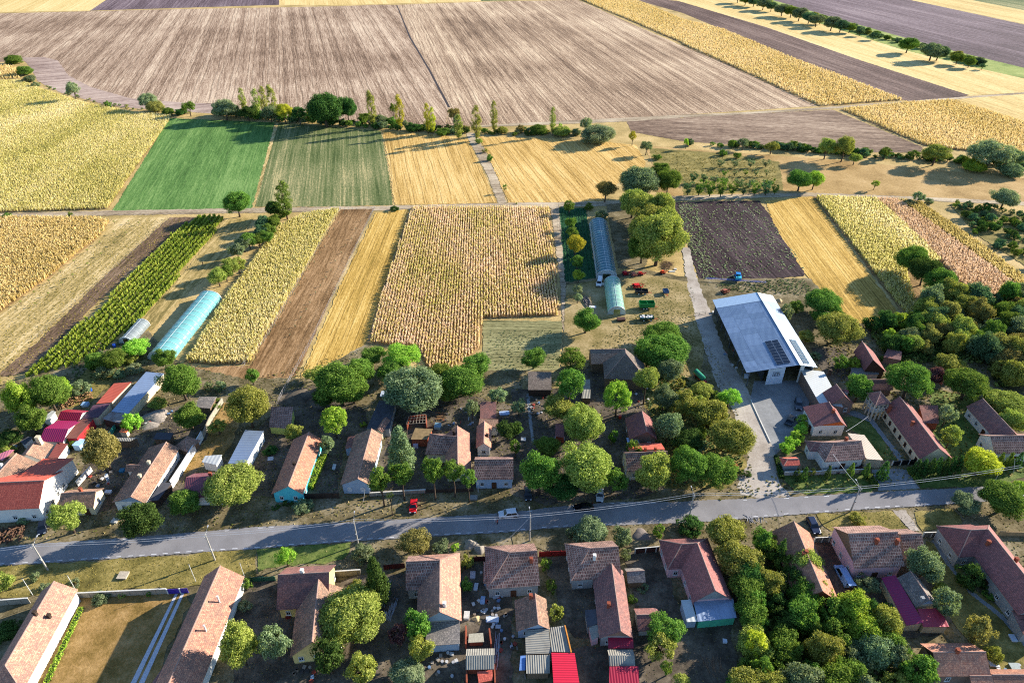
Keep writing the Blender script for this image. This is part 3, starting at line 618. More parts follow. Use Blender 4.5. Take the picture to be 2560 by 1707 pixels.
for nm, lb, m, t, xy in [
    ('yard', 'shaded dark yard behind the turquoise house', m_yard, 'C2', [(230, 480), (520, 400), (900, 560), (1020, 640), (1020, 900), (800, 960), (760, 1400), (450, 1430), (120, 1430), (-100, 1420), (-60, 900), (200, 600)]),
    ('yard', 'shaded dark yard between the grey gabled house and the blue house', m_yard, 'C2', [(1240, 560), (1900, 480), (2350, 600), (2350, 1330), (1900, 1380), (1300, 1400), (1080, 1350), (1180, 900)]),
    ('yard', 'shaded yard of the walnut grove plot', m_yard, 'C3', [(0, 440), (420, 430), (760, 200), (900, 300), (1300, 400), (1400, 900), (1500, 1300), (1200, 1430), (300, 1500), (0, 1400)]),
    ('path', 'straight concrete path in the yard behind the blue metal lean-to', m_conc, 'B3', [(1692, 1120), (1718, 1115), (1785, 1568), (1800, 1700), (1765, 1700), (1752, 1568)]),
    ('path', 'concrete path round the hipped street end house', m_conc, 'B3', [(498, 420), (530, 415), (560, 700), (755, 690), (755, 752), (548, 758)]),
    ('path', 'slab path crossing the yard of the deep crimson roof', m_conc, 'B3', [(590, 1325), (752, 1295), (760, 1325), (600, 1358)]),
    ('yard', 'grey concrete yard beside the salmon L shaped house', m_conc, 'B2', [(1250, 600), (1375, 560), (1380, 720), (1470, 760), (1470, 900), (1380, 980), (1300, 880), (1240, 780)]),
    ('path', 'narrow concrete path below the purple hipped house', m_conc, 'B3', [(1340, 420), (1375, 420), (1470, 760), (1530, 900), (1490, 905), (1420, 740)]),
    ('path', 'pale yard path in the walnut grove plot', m_conc, 'C3', [(130, 480), (160, 480), (185, 760), (205, 930), (180, 930), (155, 740)]),
    ('garden', 'leafy overgrown garden beside the gravel drive', m_green, 'C3', [(1250, 180), (1600, 330), (1900, 480), (2050, 800), (2150, 1150), (2000, 1350), (1400, 1350), (1300, 900), (1200, 500)]),
    ('yard', 'cluttered back yard behind the brown metal roof', m_yard, 'C1', [(1000, 880), (1300, 640), (1900, 560), (1960, 800), (1800, 1250), (1600, 1480), (900, 1560), (560, 1560), (800, 1100)]),
    ('lawn', 'walled strip of lawn beside the white boundary wall', m_lawn, 'C1', [(2060, 560), (2230, 640), (2120, 960), (2060, 1050), (1700, 1220), (1690, 1190), (1880, 900)]),
    ('garden', 'weedy garden behind the grey metal shed', m_green, 'C1', [(640, 420), (900, 120), (1260, 140), (1000, 420), (820, 560), (640, 620)]),
    ('lawn', 'dark lawn inside the arcaded house court', m_grass, 'C4', [(690, 700), (780, 680), (960, 740), (1190, 1090), (1050, 1090), (900, 900), (740, 800)]),
    ('path', 'pale paved path along the arcaded house', m_conc, 'C4', [(700, 650), (800, 640), (960, 710), (1100, 900), (1250, 1080), (1200, 1100), (1040, 880), (930, 740), (760, 680)]),
    ('lawn', 'shaded lawn in front of the hipped white house', m_grass, 'C4', [(100, 1060), (240, 1240), (560, 1230), (900, 1220), (1000, 1360), (860, 1385), (420, 1405), (220, 1370), (110, 1250)]),
    ('driveway', 'blue grey paved driveway between low hedges', m_conc, 'C4', [(950, 1180), (1260, 1170), (1390, 1350), (1010, 1372)]),
    ('lawn', 'shaded lawn in front of the cypress hedge', m_grass, 'C4', [(1280, 1170), (2060, 1130), (2350, 1100), (2350, 1250), (2030, 1325), (1420, 1350)]),
    ('lawn', 'dark grass court behind the long arcaded house', m_grass, 'C4', [(1480, 420), (2000, 560), (2100, 1000), (1800, 1080), (1500, 1000), (1500, 700)]),
    ('yard', 'shaded ground beside the white annex', m_yard, 'C4', [(400, 60), (720, 60), (760, 320), (620, 400), (480, 260)]),
    ('lawn', 'dry golden lawn between the two long tiled houses', m_lawn, 'B1', [(710, 760), (1700, 745), (1740, 860), (1480, 1400), (1380, 1650), (1300, 2100), (100, 2100), (330, 1560), (690, 860)]),
    ('verge', 'weedy road verge in front of the concrete wall', m_green, 'B1', [(-400, 500), (0, 492), (400, 478), (750, 455), (1100, 432), (1550, 405), (1950, 375), (2350, 350), (2350, 600), (1750, 690), (700, 740), (0, 790), (-400, 800)]),
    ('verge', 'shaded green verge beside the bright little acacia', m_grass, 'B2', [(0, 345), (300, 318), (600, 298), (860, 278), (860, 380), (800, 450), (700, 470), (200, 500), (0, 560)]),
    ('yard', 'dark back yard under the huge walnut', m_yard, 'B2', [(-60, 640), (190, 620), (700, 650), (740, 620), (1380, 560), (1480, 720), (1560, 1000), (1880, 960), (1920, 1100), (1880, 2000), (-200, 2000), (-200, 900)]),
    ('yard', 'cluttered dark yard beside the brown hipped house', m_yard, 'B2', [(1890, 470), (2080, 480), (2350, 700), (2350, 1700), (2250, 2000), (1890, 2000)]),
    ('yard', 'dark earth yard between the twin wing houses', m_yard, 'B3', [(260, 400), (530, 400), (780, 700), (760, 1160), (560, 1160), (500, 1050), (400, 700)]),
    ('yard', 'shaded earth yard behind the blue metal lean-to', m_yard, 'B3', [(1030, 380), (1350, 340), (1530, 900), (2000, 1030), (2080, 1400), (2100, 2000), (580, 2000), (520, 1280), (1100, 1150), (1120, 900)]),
    ('verge', 'dusty verge in front of the tiled wing houses', m_dirt, 'B3', [(0, 190), (300, 155), (900, 130), (1500, 108), (1560, 240), (1300, 300), (540, 380), (0, 300)]),
    ('verge', 'green verge in front of the pink walled house', m_green, 'B4', [(440, 20), (900, 0), (1150, -8), (1290, 165), (1100, 170), (640, 150), (560, 180)]),
    ('verge', 'green verge beside the far roadside driveway', m_green, 'B4', [(1330, -10), (1700, -25), (1780, 100), (1500, 170), (1400, 175)]),
    ('driveway', 'pale dirt driveway beside the pink walled house', m_grav, 'B4', [(1140, -10), (1260, -14), (1390, 175), (1310, 175)]),
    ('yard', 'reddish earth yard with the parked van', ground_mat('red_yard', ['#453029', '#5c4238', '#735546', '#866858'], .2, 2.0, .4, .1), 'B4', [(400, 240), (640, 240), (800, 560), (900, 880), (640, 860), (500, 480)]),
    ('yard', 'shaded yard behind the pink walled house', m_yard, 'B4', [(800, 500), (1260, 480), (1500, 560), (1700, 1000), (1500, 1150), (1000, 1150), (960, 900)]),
    ('garden', 'long garden lane beside the great purple roof', m_green, 'B4', [(1450, 260), (1700, 430), (1900, 720), (2200, 950), (2350, 1300), (2350, 1900), (2050, 1500), (1700, 1000), (1500, 620)]),
    ('path', 'curving concrete path beside the great purple roof', m_conc, 'B4', [(1500, 260), (1560, 260), (1640, 430), (1860, 720), (2160, 950), (2350, 1180), (2350, 1240), (2140, 985), (1840, 745), (1610, 450)])]:
    sheet(nm, f(t, *xy), m, lb, nm, .12 if nm in ('path', 'driveway') else .5)
for xs in ([(1610, 755), (1635, 755), (1255, 1568), (1060, 1990), (1020, 1990), (1205, 1568)], [(1668, 748), (1695, 748), (1330, 1568), (1140, 1990), (1100, 1990), (1280, 1568)]):
    sheet('paving_strip', f('B1', *xs), plain('pale_slabs', '#b4b4b8', .8, .1, 0, .35, 4), 'pale paved wheel track across the golden lawn', 'path')['group'] = 'paved wheel tracks'
# road with its edge marks
RU = f('B1', (-700, 400), (-200, 355), (0, 332), (250, 298), (500, 286), (900, 257), (1200, 236), (1500, 215), (1750, 192), (2350, 140)) + f('B2', (400, 122), (700, 108), (1000, 92), (1350, 72), (1700, 48), (2100, 25), (2345, 8)) + f('C3', (300, 1532), (560, 1505), (900, 1478), (1200, 1472), (1480, 1478), (1750, 1460), (2350, 1440)) + f('C4', (300, 1425), (600, 1408), (900, 1390), (1300, 1370), (1700, 1352), (2060, 1328), (2350, 1295), (2900, 1240), (3600, 1170))
RL = f('B1', (-700, 560), (-200, 515), (0, 494), (400, 474), (750, 450), (1100, 427), (1500, 400), (1900, 368), (2345, 344)) + f('B2', (300, 316), (600, 296), (900, 272), (1200, 254), (1600, 228), (2000, 206), (2345, 188)) + f('B3', (300, 156), (600, 138), (1000, 124), (1250, 115), (1500, 106), (1800, 90), (2345, 50)) + f('B4', (300, 22), (600, 5)) + f('C4', (900, 1542), (1300, 1520), (1700, 1495), (2000, 1470), (2350, 1430), (2900, 1365), (3600, 1280))
sheet('road', RU + RL[::-1], m_asph, 'grey asphalt village road', 'road', .12)
mk = MB()
def along(line, step):
    out = []; acc = 0.0; d0 = 0.0
    for a, b in zip(line, line[1:]):
        d = (b - a).length; t = d0
        while t < d: out.append((a.lerp(b, t / d), (b - a).normalized())); t += step
        d0 = t - d
    return out
for p, d in along(RL, 2.4):
    if R_() < .25 and p.x > 0: continue
    nrm = Vector((-d.y, d.x, 0)); q = p + nrm * .35; L = rr(.95, 1.25); w = .075; z = _z[0] + .004
    mk.quad([(q.x, q.y, z), (q.x + d.x * L, q.y + d.y * L, z), (q.x + d.x * L + nrm.x * 2 * w, q.y + d.y * L + nrm.y * 2 * w, z), (q.x + nrm.x * 2 * w, q.y + nrm.y * 2 * w, z)])
for p, d in along(RU, 2.4):
    if R_() < .8: continue
    nrm = Vector((-d.y, d.x, 0)); q = p - nrm * .45; L = rr(.8, 1.2); z = _z[0] + .004
    mk.quad([(q.x, q.y, z), (q.x + d.x * L, q.y + d.y * L, z), (q.x + d.x * L + nrm.x * .13, q.y + d.y * L + nrm.y * .13, z), (q.x + nrm.x * .13, q.y + nrm.y * .13, z)])
rm = mk.build('road_marking', plain('road_paint', '#c4c4c4', .7, .2, 0, .3, 5)); rm['kind'] = 'structure'; rm['label'] = 'white dashes along the road edges'; rm['category'] = 'road marking'

# ------------------------------------------------------------------ standing crops
c_y = crop_mat('maize_yellow_green', ['#948e48', '#bcb260', '#d6c87c', '#e6d69c', '#eedeb2'])
c_p = crop_mat('maize_pale_straw', ['#a8924a', '#d0b672', '#e2ca90', '#eed8aa'])
c_k = crop_mat('maize_pink_straw', ['#a8a548', '#cdc06c', '#e0c492', '#eed0b0', '#f2dcc2'], .48, .06, math.radians(-2))
c_r = crop_mat('maize_rosy', ['#b0945e', '#d2b084', '#e2c4a0', '#eed4b6'], .3, .05)
c_g = crop_mat('green_rows', ['#56681f', '#7e9034', '#a6ae48', '#c8c060'])
c_f = crop_mat('maize_far_gold', ['#bca25a', '#d6bc76', '#e6cc90', '#eed6a4'], .3, .02)
crop('maize_crop', f('E1', (-700, 562), (0, 562), (150, 560), (270, 614), (430, 666), (600, 719), (950, 786), (1186, 798), (1168, 832)) + f('D1', (1228, 0), (1108, 180), (988, 350), (500, 368), (0, 381), (-600, 396)), c_y, 'wide yellow green standing maize beside the clover field', 'maize field', (.85, .55), 1.6, .42, math.radians(-11.5), 3)
crop('maize_crop', f('E1', (-500, 455), (0, 452), (110, 462), (140, 540), (0, 552), (-500, 560)), c_p, 'small pale maize patch by the far corner bushes', 'maize field', (2.0, .9), 1.8, .8, math.radians(-20), 2)
crop('maize_crop', f('D1', (-700, 446), (0, 436), (500, 438), (900, 442), (1000, 472), (930, 590), (710, 760), (420, 1000), (0, 1290), (-500, 1590)), c_p, 'pale ripe maize plot beside the sapling strip', 'maize field', (.75, .5), 1.8, .5, AZ, 3)
crop('row_crop', f('D1', (1830, 425), (2060, 425), (1985, 560), (1690, 920), (1400, 1280), (1240, 1430)) + f('C1', (1000, 60), (700, 220), (260, 330), (190, 330), (560, 0)) + f('D1', (860, 1330), (1230, 950), (1590, 575)), c_g, 'tall green crop standing in clear rows', 'row crop', (2.1, .4), 1.7, .85, math.radians(3.0), 3, .06)
crop('maize_crop', f('F', (642, 522), (700, 494), (780, 482), (688, 640), (574, 833), (500, 838), (430, 830), (522, 682)), c_y, 'narrow yellow maize strip beside the stake fence', 'maize field', (.75, .45), 1.8, .5, AZ, 3)
crop('maize_crop', f('F', (948, 478), (1260, 478), (1273, 600), (1284, 724), (1108, 730), (1102, 798), (1038, 848), (990, 862), (962, 798), (846, 788), (884, 660), (918, 560)), c_k, 'big maize plot of pink and yellow rows', 'maize field', (.95, .36), 1.6, .42, math.radians(-2), 3, .08)
crop('maize_crop', f('F', (1872, 454), (2010, 458), (2080, 520), (2160, 600), (2110, 622), (2075, 600), (2108, 720), (2082, 728), (1964, 570)), c_y, 'yellow maize beside the golden stubble strip above the hall', 'maize field', (.8, .5), 1.8, .5, math.radians(0), 3)
crop('maize_crop', f('F', (2010, 458), (2060, 460), (2200, 560), (2352, 672), (2352, 698), (2240, 694), (2160, 600), (2080, 520)), c_r, 'rosy dry maize strip beside the walnut hedge', 'maize field', (.8, .5), 1.7, .5, math.radians(0), 3)
crop('maize_crop', f('F', (2062, 460), (2110, 466), (2230, 548), (2352, 640), (2352, 670), (2200, 558)), crop_mat('maize_olive', ['#8a7a3e', '#b09c58', '#c8b270', '#dcc68c']), 'olive maize strip beside the currant bushes', 'maize field', (.8, .5), 1.7, .5, math.radians(0), 3)
crop('maize_crop', f('E2', (1650, 0), (1530, -90), (1800, -90), (2020, 0), (2352, 138)) + f('E3', (160, 118), (420, 226), (640, 308), (866, 394), (545, 418), (400, 354), (180, 252), (0, 174)) + f('E2', (2352, 296), (2000, 145), (1800, 62)), c_f, 'long far maize strip running up the plain', 'maize field', (1.5, 1.0), 1.7, 1.1, math.radians(-14.5), 2)
crop('maize_crop', f('E3', (626, 432), (880, 406), (1060, 397), (1344, 484), (1600, 560), (1600, 636), (1344, 608), (1150, 598), (950, 571)), c_f, 'golden maize field below the crossing tracks', 'maize field', (1.1, .8), 1.7, .8, math.radians(-14.7), 2)
c_w = crop_mat('weeds', ['#2f4022', '#4b5e34', '#6d7e50', '#8d9a72'], .3, .2)
c_d = crop_mat('dry_weeds', ['#5c5526', '#857a3a', '#a8964e', '#bfae6a'], .3, .15)
crop('weeds', f('F', (1556, 470), (1740, 466), (1800, 545), (1850, 616), (1740, 636), (1616, 644), (1580, 560)), crop_mat('pale_weeds', ['#6a7a4c', '#8c9a68', '#aab488', '#c0c8a0'], .3, .2), 'pale weeds dotted over the dark ploughed field', 'weeds', (1.1, 1.1), .4, .9, 0, 2, .5, .4, .6)
crop('weeds', f('F', (1556, 470), (1600, 468), (1640, 640), (1616, 644), (1580, 560)), MATS['pale_weeds'], 'thick weeds along the edge of the dark ploughed field', 'weeds', (.8, .8), .4, .8, 0, 2, .5, .6, .6)
crop('grass', f('F', (1480, 640), (1590, 655), (1610, 780), (1560, 900), (1480, 880), (1450, 700)), crop_mat('yard_grass', ['#4c5420', '#6d7030', '#8f8a44', '#a89c58'], .3, .2), 'rough grass between the parked farm machines', 'grass', (.6, .6), .25, .5, 0, 2, .5, .5, .7)
crop('grass', f('B1', (-300, 500), (400, 485), (1100, 440), (1550, 415), (1900, 385), (2350, 360), (2350, 590), (1750, 680), (700, 735), (0, 780)), c_d, 'dry tufted grass on the verge by the concrete wall', 'grass', (.45, .45), .3, .35, 0, 2, .5, .45, .7)
crop('grass', f('B1', (720, 790), (1560, 790), (1300, 1300), (1150, 1568), (1050, 1800), (280, 1800), (400, 1560), (700, 900)), crop_mat('lawn_tufts', ['#5a5226', '#7a6c38', '#94834c', '#a8955c'], .3, .2), 'dry tufts over the golden lawn', 'grass', (.4, .4), .18, .3, 0, 2, .5, .6, .7)
crop('grass', f('C3', (1250, 200), (1600, 340), (1900, 490), (2050, 800), (2130, 1150), (2000, 1340), (1400, 1330), (1320, 900), (1220, 500)), c_w, 'rank weeds in the leafy garden beside the drive', 'weeds', (.6, .6), .7, .6, 0, 3, .5, .6, .7)
crop('grass', f('B4', (450, 25), (900, 5), (1150, -5), (1280, 160), (1100, 165), (640, 148), (570, 170)), crop_mat('verge_green', ['#42561c', '#647430', '#87904a', '#a3a25c'], .3, .2), 'green tufted grass on the verge before the pink house', 'grass', (.4, .4), .3, .35, 0, 2, .5, .6, .7)
crop('weeds', f('F', (1120, 760), (1280, 760), (1280, 848), (1112, 848)), c_w, 'leftover vegetables in the harvested garden bed', 'vegetables', (1.3, .6), .35, .5, math.pi / 2, 2, .15, .6, .6)
crop('weeds', f('F', (430, 505), (300, 640), (120, 800), (0, 880), (-100, 880), (0, 730), (200, 580), (300, 505)), c_d, 'dry grass between the staked saplings', 'grass', (.8, .8), .3, .45, 0, 2, .5, .5, .7)
crop('grass', f('F', (1500, 345), (1780, 372), (1790, 440), (1580, 448), (1560, 400)), c_d, 'dry tufted grass in the young orchard', 'grass', (1.2, 1.2), .3, .8, 0, 2, .5, .5, .7)
crop('weeds', f('F', (150, 820), (330, 760), (345, 830), (240, 880), (170, 880)), c_w, 'green weeds in the garden behind the grey metal shed', 'weeds', (.7, .7), .6, .6, 0, 3, .5, .5, .7)
crop('weeds', f('F', (1615, 655), (1840, 640), (1880, 680), (1700, 672)), c_w, 'green weeds behind the long hall', 'weeds', (.6, .6), .5, .5, 0, 3, .5, .5, .7)
crop('grass', f('F', (1284, 480), (1345, 480), (1366, 636), (1300, 646)), crop_mat('bed_green', ['#1d4a2e', '#2f6440', '#4a7c50', '#6d9660'], .3, .2), 'dark green bedded plants beside the long tunnel', 'bed crop', (1.2, .5), .5, .5, AZ, 3, .08, .85, .6)

c_v = crop_mat('village_weeds', ['#3c4a22', '#5e6a30', '#837c48', '#a6966a', '#b8a880'], .3, .09)
VP = f('F', (-300, 890), (60, 870), (330, 800), (560, 875), (840, 800), (980, 868), (1110, 856), (1290, 852), (1480, 700), (1590, 720), (1680, 880), (1740, 1130), (1300, 1165), (900, 1195), (400, 1225), (0, 1245), (-300, 1260))
crop('weeds', VP, c_v, 'low weeds and dry grass over the northern village plots', 'weeds', (.75, .75), .35, .55, 0, 2, .5, .5, .75)
crop('weeds', f('F', (1640, 1150), (1800, 1135), (2500, 1080), (2700, 700), (2240, 700), (2080, 740), (1900, 745), (1900, 860), (2100, 1000), (1790, 1090)), c_v, 'undergrowth over the eastern plots and thicket', 'weeds', (.8, .8), .5, .7, 0, 2, .5, .5, .75)
crop('weeds', f('F', (560, 1250), (900, 1225), (1300, 1200), (1700, 1180), (2352, 1150), (2700, 1130), (2700, 1750), (560, 1750)), c_v, 'low weeds and dry grass over the southern village plots', 'weeds', (.75, .75), .3, .5, 0, 2, .5, .5, .5)
crop('undergrowth', f('D4', (900, 1430), (1340, 1400), (1400, 1240), (1900, 1230), (2500, 1180), (2700, 1568)) + f('C4', (2600, 420), (2100, 420), (2000, 200), (1250, 200), (1000, 60)), crop_mat('bramble', ['#34451f', '#546830', '#7c8a48', '#9a9c62'], .3, .1), 'dense bramble undergrowth beneath the eastern thicket', 'undergrowth', (.8, .8), 1.3, .9, 0, 3, .5, .9, .8)
crop('undergrowth', f('B4', (-240, 480), (330, 520), (560, 900), (1080, 1120), (1500, 1560), (1500, 1760), (-240, 1760)), MATS['bramble'], 'dense bramble undergrowth beneath the southern grove', 'undergrowth', (.7, .7), 1.1, .8, 0, 3, .5, .8, .8)
# ------------------------------------------------------------------ roofs and walls
T_sal = tile_mat('salmon_tiles', '#9c6958', '#cb9578', '#705b52', mossy=0.88)
T_org = tile_mat('orange_tiles', '#a56a53', '#cd9373', '#7c5f54', mossy=0.75)
T_old = tile_mat('old_brown_tiles', '#8e6a56', '#bf9378', '#64564b', mossy=0.90)
T_pur = tile_mat('brown_tiles', '#80554d', '#a07064', '#584a49', mossy=0.75)
T_red = tile_mat('red_brown_tiles', '#83524c', '#a0665f', '#614946', mossy=0.62)
T_gry = tile_mat('grey_tiles', '#7c736d', '#a69a8e', '#585654', mossy=0.75)
T_big = tile_mat('coarse_tiles', '#6c463c', '#a07466', '#4e403c', (.5, .62), .8, .075, lit_edge='#b49a8a')  # pale course lines paint the sunlit tile edges into the colour
T_new = tile_mat('new_red_tiles', '#bc5849', '#d76e58', '#925244', (.35, .42), .2)
T_sh = tile_mat('wood_shingles', '#706156', '#988a7c', '#544d46', (.22, .3), .6)
S_red = sheet_mat('red_sheet', '#b02430', .5, .4, .4, dirty=.1)
S_crim = sheet_mat('crimson_sheet', '#8f1630', .5, .4, .4, dirty=.08)
S_mag = sheet_mat('magenta_sheet', '#8c1f4c', .5, .4, .4, dirty=.12)
S_pink = sheet_mat('faded_pink_sheet', '#b56a78', .6, .45, .3, dirty=.15)
S_brn = sheet_mat('brown_sheet', '#5f3a30', .45, .55, .3, dirty=.2)
S_rib = sheet_mat('ribbed_red_sheet', '#8f4434', .55, .5, .3, dirty=.1)
S_terr = sheet_mat('terracotta_sheet', '#a84a34', .8, .55, .3, dirty=.12)
S_org = sheet_mat('orange_sheet', '#c8693c', .7, .5, .3, dirty=.12)
S_blu = sheet_mat('galvanised_sheet', '#8797ad', .9, .42, .5, .4, dirty=.15)
S_wht = sheet_mat('pale_sheet', '#b4b6b2', .9, .5, .4, .1, dirty=.12)
S_cor = sheet_mat('corrugated_asbestos', '#8b877c', .42, .85, .15, dirty=.35, amp=.05)
S_corx = sheet_mat('corrugated_asbestos_across', '#8b877c', .42, .85, .15, dirty=.35, along=1, amp=.05)
S_felt = plain('roof_felt', '#4a4a4e', .9, .1, 0, .25, 1.2)
W_wht = plain('white_render', '#cfccc4', .85, .1, 0, .08, .8); W_crm = plain('cream_render', '#c2b394', .85, .1, 0, .12, .8)
W_yel = plain('yellow_render', '#c9b273', .85, .1, 0, .12, .8); W_gry = plain('grey_render', '#8d8d8b', .9, .1, 0, .15, .8)
W_blu = plain('blue_grey_render', '#93a4b4', .85, .1, 0, .08, .8); W_tur = plain('turquoise_render', '#4fb0b8', .85, .1, 0, .06, .8)
W_pnk = plain('pink_render', '#c9a2a4', .85, .1, 0, .08, .8); W_brk = plain('red_brick', '#8a4a36', .9, .1, 0, .25, 2.5)
W_grn = plain('green_render', '#4fae8c', .85, .1, 0, .1, .8); W_org = plain('orange_cladding', '#c4602c', .7, .2, 0, .1, .8)
W_wd = plain('weathered_boards', '#6a5846', .9, .1, 0, .3, 3); W_dk = plain('dark_boards', '#3f342c', .9, .1, 0, .3, 3); W_brn = plain('brown_render', '#7a6458', .9, .1, 0, .12, .8)
W_adobe = plain('bare_mud_wall', '#8a7658', .95, .05, 0, .2, 1.2)
fl_brn = plain('brown_window_frame', '#4d3326', .5)

# ---- south of the road
h = house('long salmon tiled house with white side wall, west of the golden lawn')
wing(h, ('B1', 497, 630), ('B1', 45, 1405), ('B1', 707, 722), he=3.4, pitch=40, eb='h', roof=T_sal, wall=W_wht, sides=False, chims=[(.42, .15, .7), (.40, 1.9, .5)], cm=W_dk); settle(h)
h = house('very long tiled house with two white roof vents east of the golden lawn')
q = wing(h, ('B1', 2022, 488), ('B1', 1400, 1905), ('B1', 2250, 572), he=3.4, pitch=40, roof=T_sal, wall=W_wht, sides=False)
for px, py in ((2010, 795), (1888, 1062)):
    p = at('B1', px, py + 15, 5.6); m = MB(); m.tube((p.x, p.y, 5.0), (p.x, p.y, 6.9), .14, .14, 8); m.tube((p.x, p.y, 6.9), (p.x, p.y, 7.0), .2, .2, 8); m.build('vent_pipe', W_wht, q['ro'])
pent(h, [('B1', 1560, 1330, 3.3), ('B1', 1700, 1330, 4.0), ('B1', 1560, 1640, 4.0), ('B1', 1340, 1640, 3.0)], T_pur, W_wht, name='porch_roof'); settle(h)
h = house('brown tiled house with yellow gable wall beside the huge walnut')
wing(h, ('B2', 200, 575), ('B2', 672, 549), ('B2', 176, 897), he=3.3, pitch=40, roof=T_pur, wall=W_yel, chims=[(.47, .3, .8)], cm=W_wht)
wing(h, ('B2', 574, 616), ('B2', 513, 1190), ('B2', 320, 1250), he=2.9, pitch=40, roof=T_old, wall=W_yel, doors=False); settle(h)
h = house('large salmon L shaped house with pale blue gable and coarse tiled street roof')
wing(h, ('B2', 1688, 436), ('B2', 1685, 914), ('B2', 1886, 962), he=3.5, pitch=40, ea='h', roof=T_sal, wall=W_gry, gab=W_blu, chims=[(.86, .9, .9)], cm=W_wht, L=('B2', 1478, 905))
wing(h, ('B2', 1374, 455), ('B2', 1690, 440), ('B2', 1382, 716), he=3.5, pitch=40, roof=T_big, wall=W_gry)
pent(h, [('B2', 1575, 985, 3.3), ('B2', 1872, 970, 3.3), ('B2', 1872, 1205, 2.6), ('B2', 1552, 1228, 2.6)], T_gry, W_blu, name='lean_to_roof'); settle(h)
h = house('mottled brown hipped house with a hipped porch over the junk yard')
wing(h, ('G', 217, 440), ('G', 418, 426), ('G', 455, 678), he=3.6, pitch=38, ea='h', roof=T_big, wall=W_gry, chims=[(.75, -1.6, .9)], cm=W_brk)
wing(h, ('G', 112, 545), ('G', 225, 542), ('G', 36, 662), he=3.0, pitch=32, ea='h', roof=T_big, wall=W_gry, doors=False)
wing(h, ('B3', 212, 745), ('B3', 241, 1028), ('B3', 344, 1052), he=2.8, pitch=40, roof=T_old, wall=W_blu, gab=W_blu, chims=[(.1, -.9, .8)], cm=W_brk, L=('B3', 40, 1085)); settle(h)
h = house('low shed with across-ribbed grey sheets behind the mottled brown house', 'shed', 'shed', 'sheds')
pent(h, [('B3', 120, 1085, 3.0), ('B3', 335, 1062, 3.0), ('B3', 360, 1292, 2.4), ('B3', 128, 1300, 2.4)], S_corx, W_wd); settle(h)
h = house('ribbed grey shed roof with a bright orange edge', 'shed', 'shed', 'sheds')
pent(h, [('B3', 342, 1058, 2.6), ('B3', 482, 1038, 2.8), ('B3', 540, 1283, 2.8), ('B3', 362, 1278, 2.6)], S_corx, W_wd)
m = MB(); a, b = at('B3', 486, 1038, 2.95), at('B3', 544, 1285, 2.95); m.path([a, b], .16, 4); m.build('roof_edge', plain('orange_edge', '#c07a2c', .7), h); settle(h)
h = house('bright red ribbed shed roof at the south edge of the village', 'shed', 'shed', 'sheds')
pent(h, [('B3', 362, 1287, 2.9), ('B3', 575, 1292, 2.9), ('B3', 640, 1700, 2.5), ('B3', 390, 1700, 2.5)], sheet_mat('bright_red_sheet', '#c42038', .42, .4, .4, dirty=.05, along=1, amp=.03), W_wd); settle(h)
h = house('weathered down-ribbed grey shed with a blue lean-to', 'shed', 'shed', 'sheds')
pent(h, [('B3', 132, 1310, 2.6), ('B3', 350, 1305, 2.6), ('B3', 346, 1475, 2.2), ('B3', 130, 1478, 2.2)], S_cor, W_wd)
pent(h, [('B3', 78, 1315, 2.3), ('B3', 126, 1312, 2.3), ('B3', 122, 1445, 2.0), ('B3', 66, 1450, 2.0)], plain('blue_plastic', '#5f7fb0', .5), W_wd, name='lean_to_roof'); settle(h)
h = house('brown house with a hipped street end and a long steep rear wing')
wing(h, ('G', 802, 410), ('G', 1010, 396), ('G', 1045, 618), he=3.6, pitch=39, ea='h', roof=T_big, wall=W_gry, chims=[(.12, -1.6, 1.0)], cm=W_wht)
wing(h, ('B3', 915, 470), ('B3', 1000, 1092), ('B3', 1110, 1140), he=3.2, pitch=42, roof=T_pur, wall=W_gry, gab=W_brn, L=('B3', 800, 1152), chims=[(.62, -1.6, 1.0)], cm=W_brk)
pent(h, [('B3', 668, 895, 2.6), ('B3', 790, 886, 3.1), ('B3', 800, 1015, 3.1), ('B3', 692, 1056, 2.6)], S_felt, W_gry, name='lean_to_roof')
pent(h, [('B3', 700, 1030, 2.5), ('B3', 792, 1016, 2.9), ('B3', 802, 1140, 2.9), ('B3', 732, 1172, 2.5)], S_cor, W_pnk, name='lean_to_roof'); settle(h)
h = house('crimson metal lean-to below the long steep rear wing', 'shed', 'shed', 'sheds')
pent(h, [('B3', 882, 1148, 3.0), ('B3', 1112, 1142, 3.0), ('B3', 1116, 1246, 2.6), ('B3', 884, 1246, 2.6)], S_crim, W_brn); settle(h)
h = house('small ridged grey sheet shed between two crimson roofs', 'shed', 'shed', 'sheds')
wing(h, ('B3', 888, 1312), ('B3', 1124, 1312), ('B3', 892, 1410), he=2.5, pitch=25, roof=S_cor, wall=W_brn, wins=False, cap=False); settle(h)
h = house('deep crimson sheet roof at the south edge of the village', 'shed', 'shed', 'sheds')
pent(h, [('B3', 892, 1414, 2.8), ('B3', 1160, 1410, 2.8), ('B3', 1172, 1640, 2.4), ('B3', 892, 1640, 2.4)], S_crim, W_brn); settle(h)
h = house('tiny grey tiled hut beside the steep rear wing', 'hut', 'hut', 'sheds')
wing(h, ('B3', 1052, 545), ('B3', 1216, 536), ('B3', 1230, 640), he=2.4, pitch=36, roof=T_gry, wall=W_wd, wins=False); settle(h)
h = house('small tiled hut half hidden by the bright green tree', 'hut', 'hut', 'sheds')
wing(h, ('B3', 1145, 942), ('B3', 1360, 935), ('B3', 1165, 1090), he=2.3, pitch=32, roof=T_pur, wall=W_gry, wins=False); settle(h)
h = house('purple hipped house with a long wing under the spreading walnut')
wing(h, ('B3', 1702, 284), ('B3', 1866, 718), ('B3', 2010, 776), he=3.4, pitch=40, ea='h', roof=T_red, wall=W_pnk, gab=W_gry, L=('B3', 1655, 805))
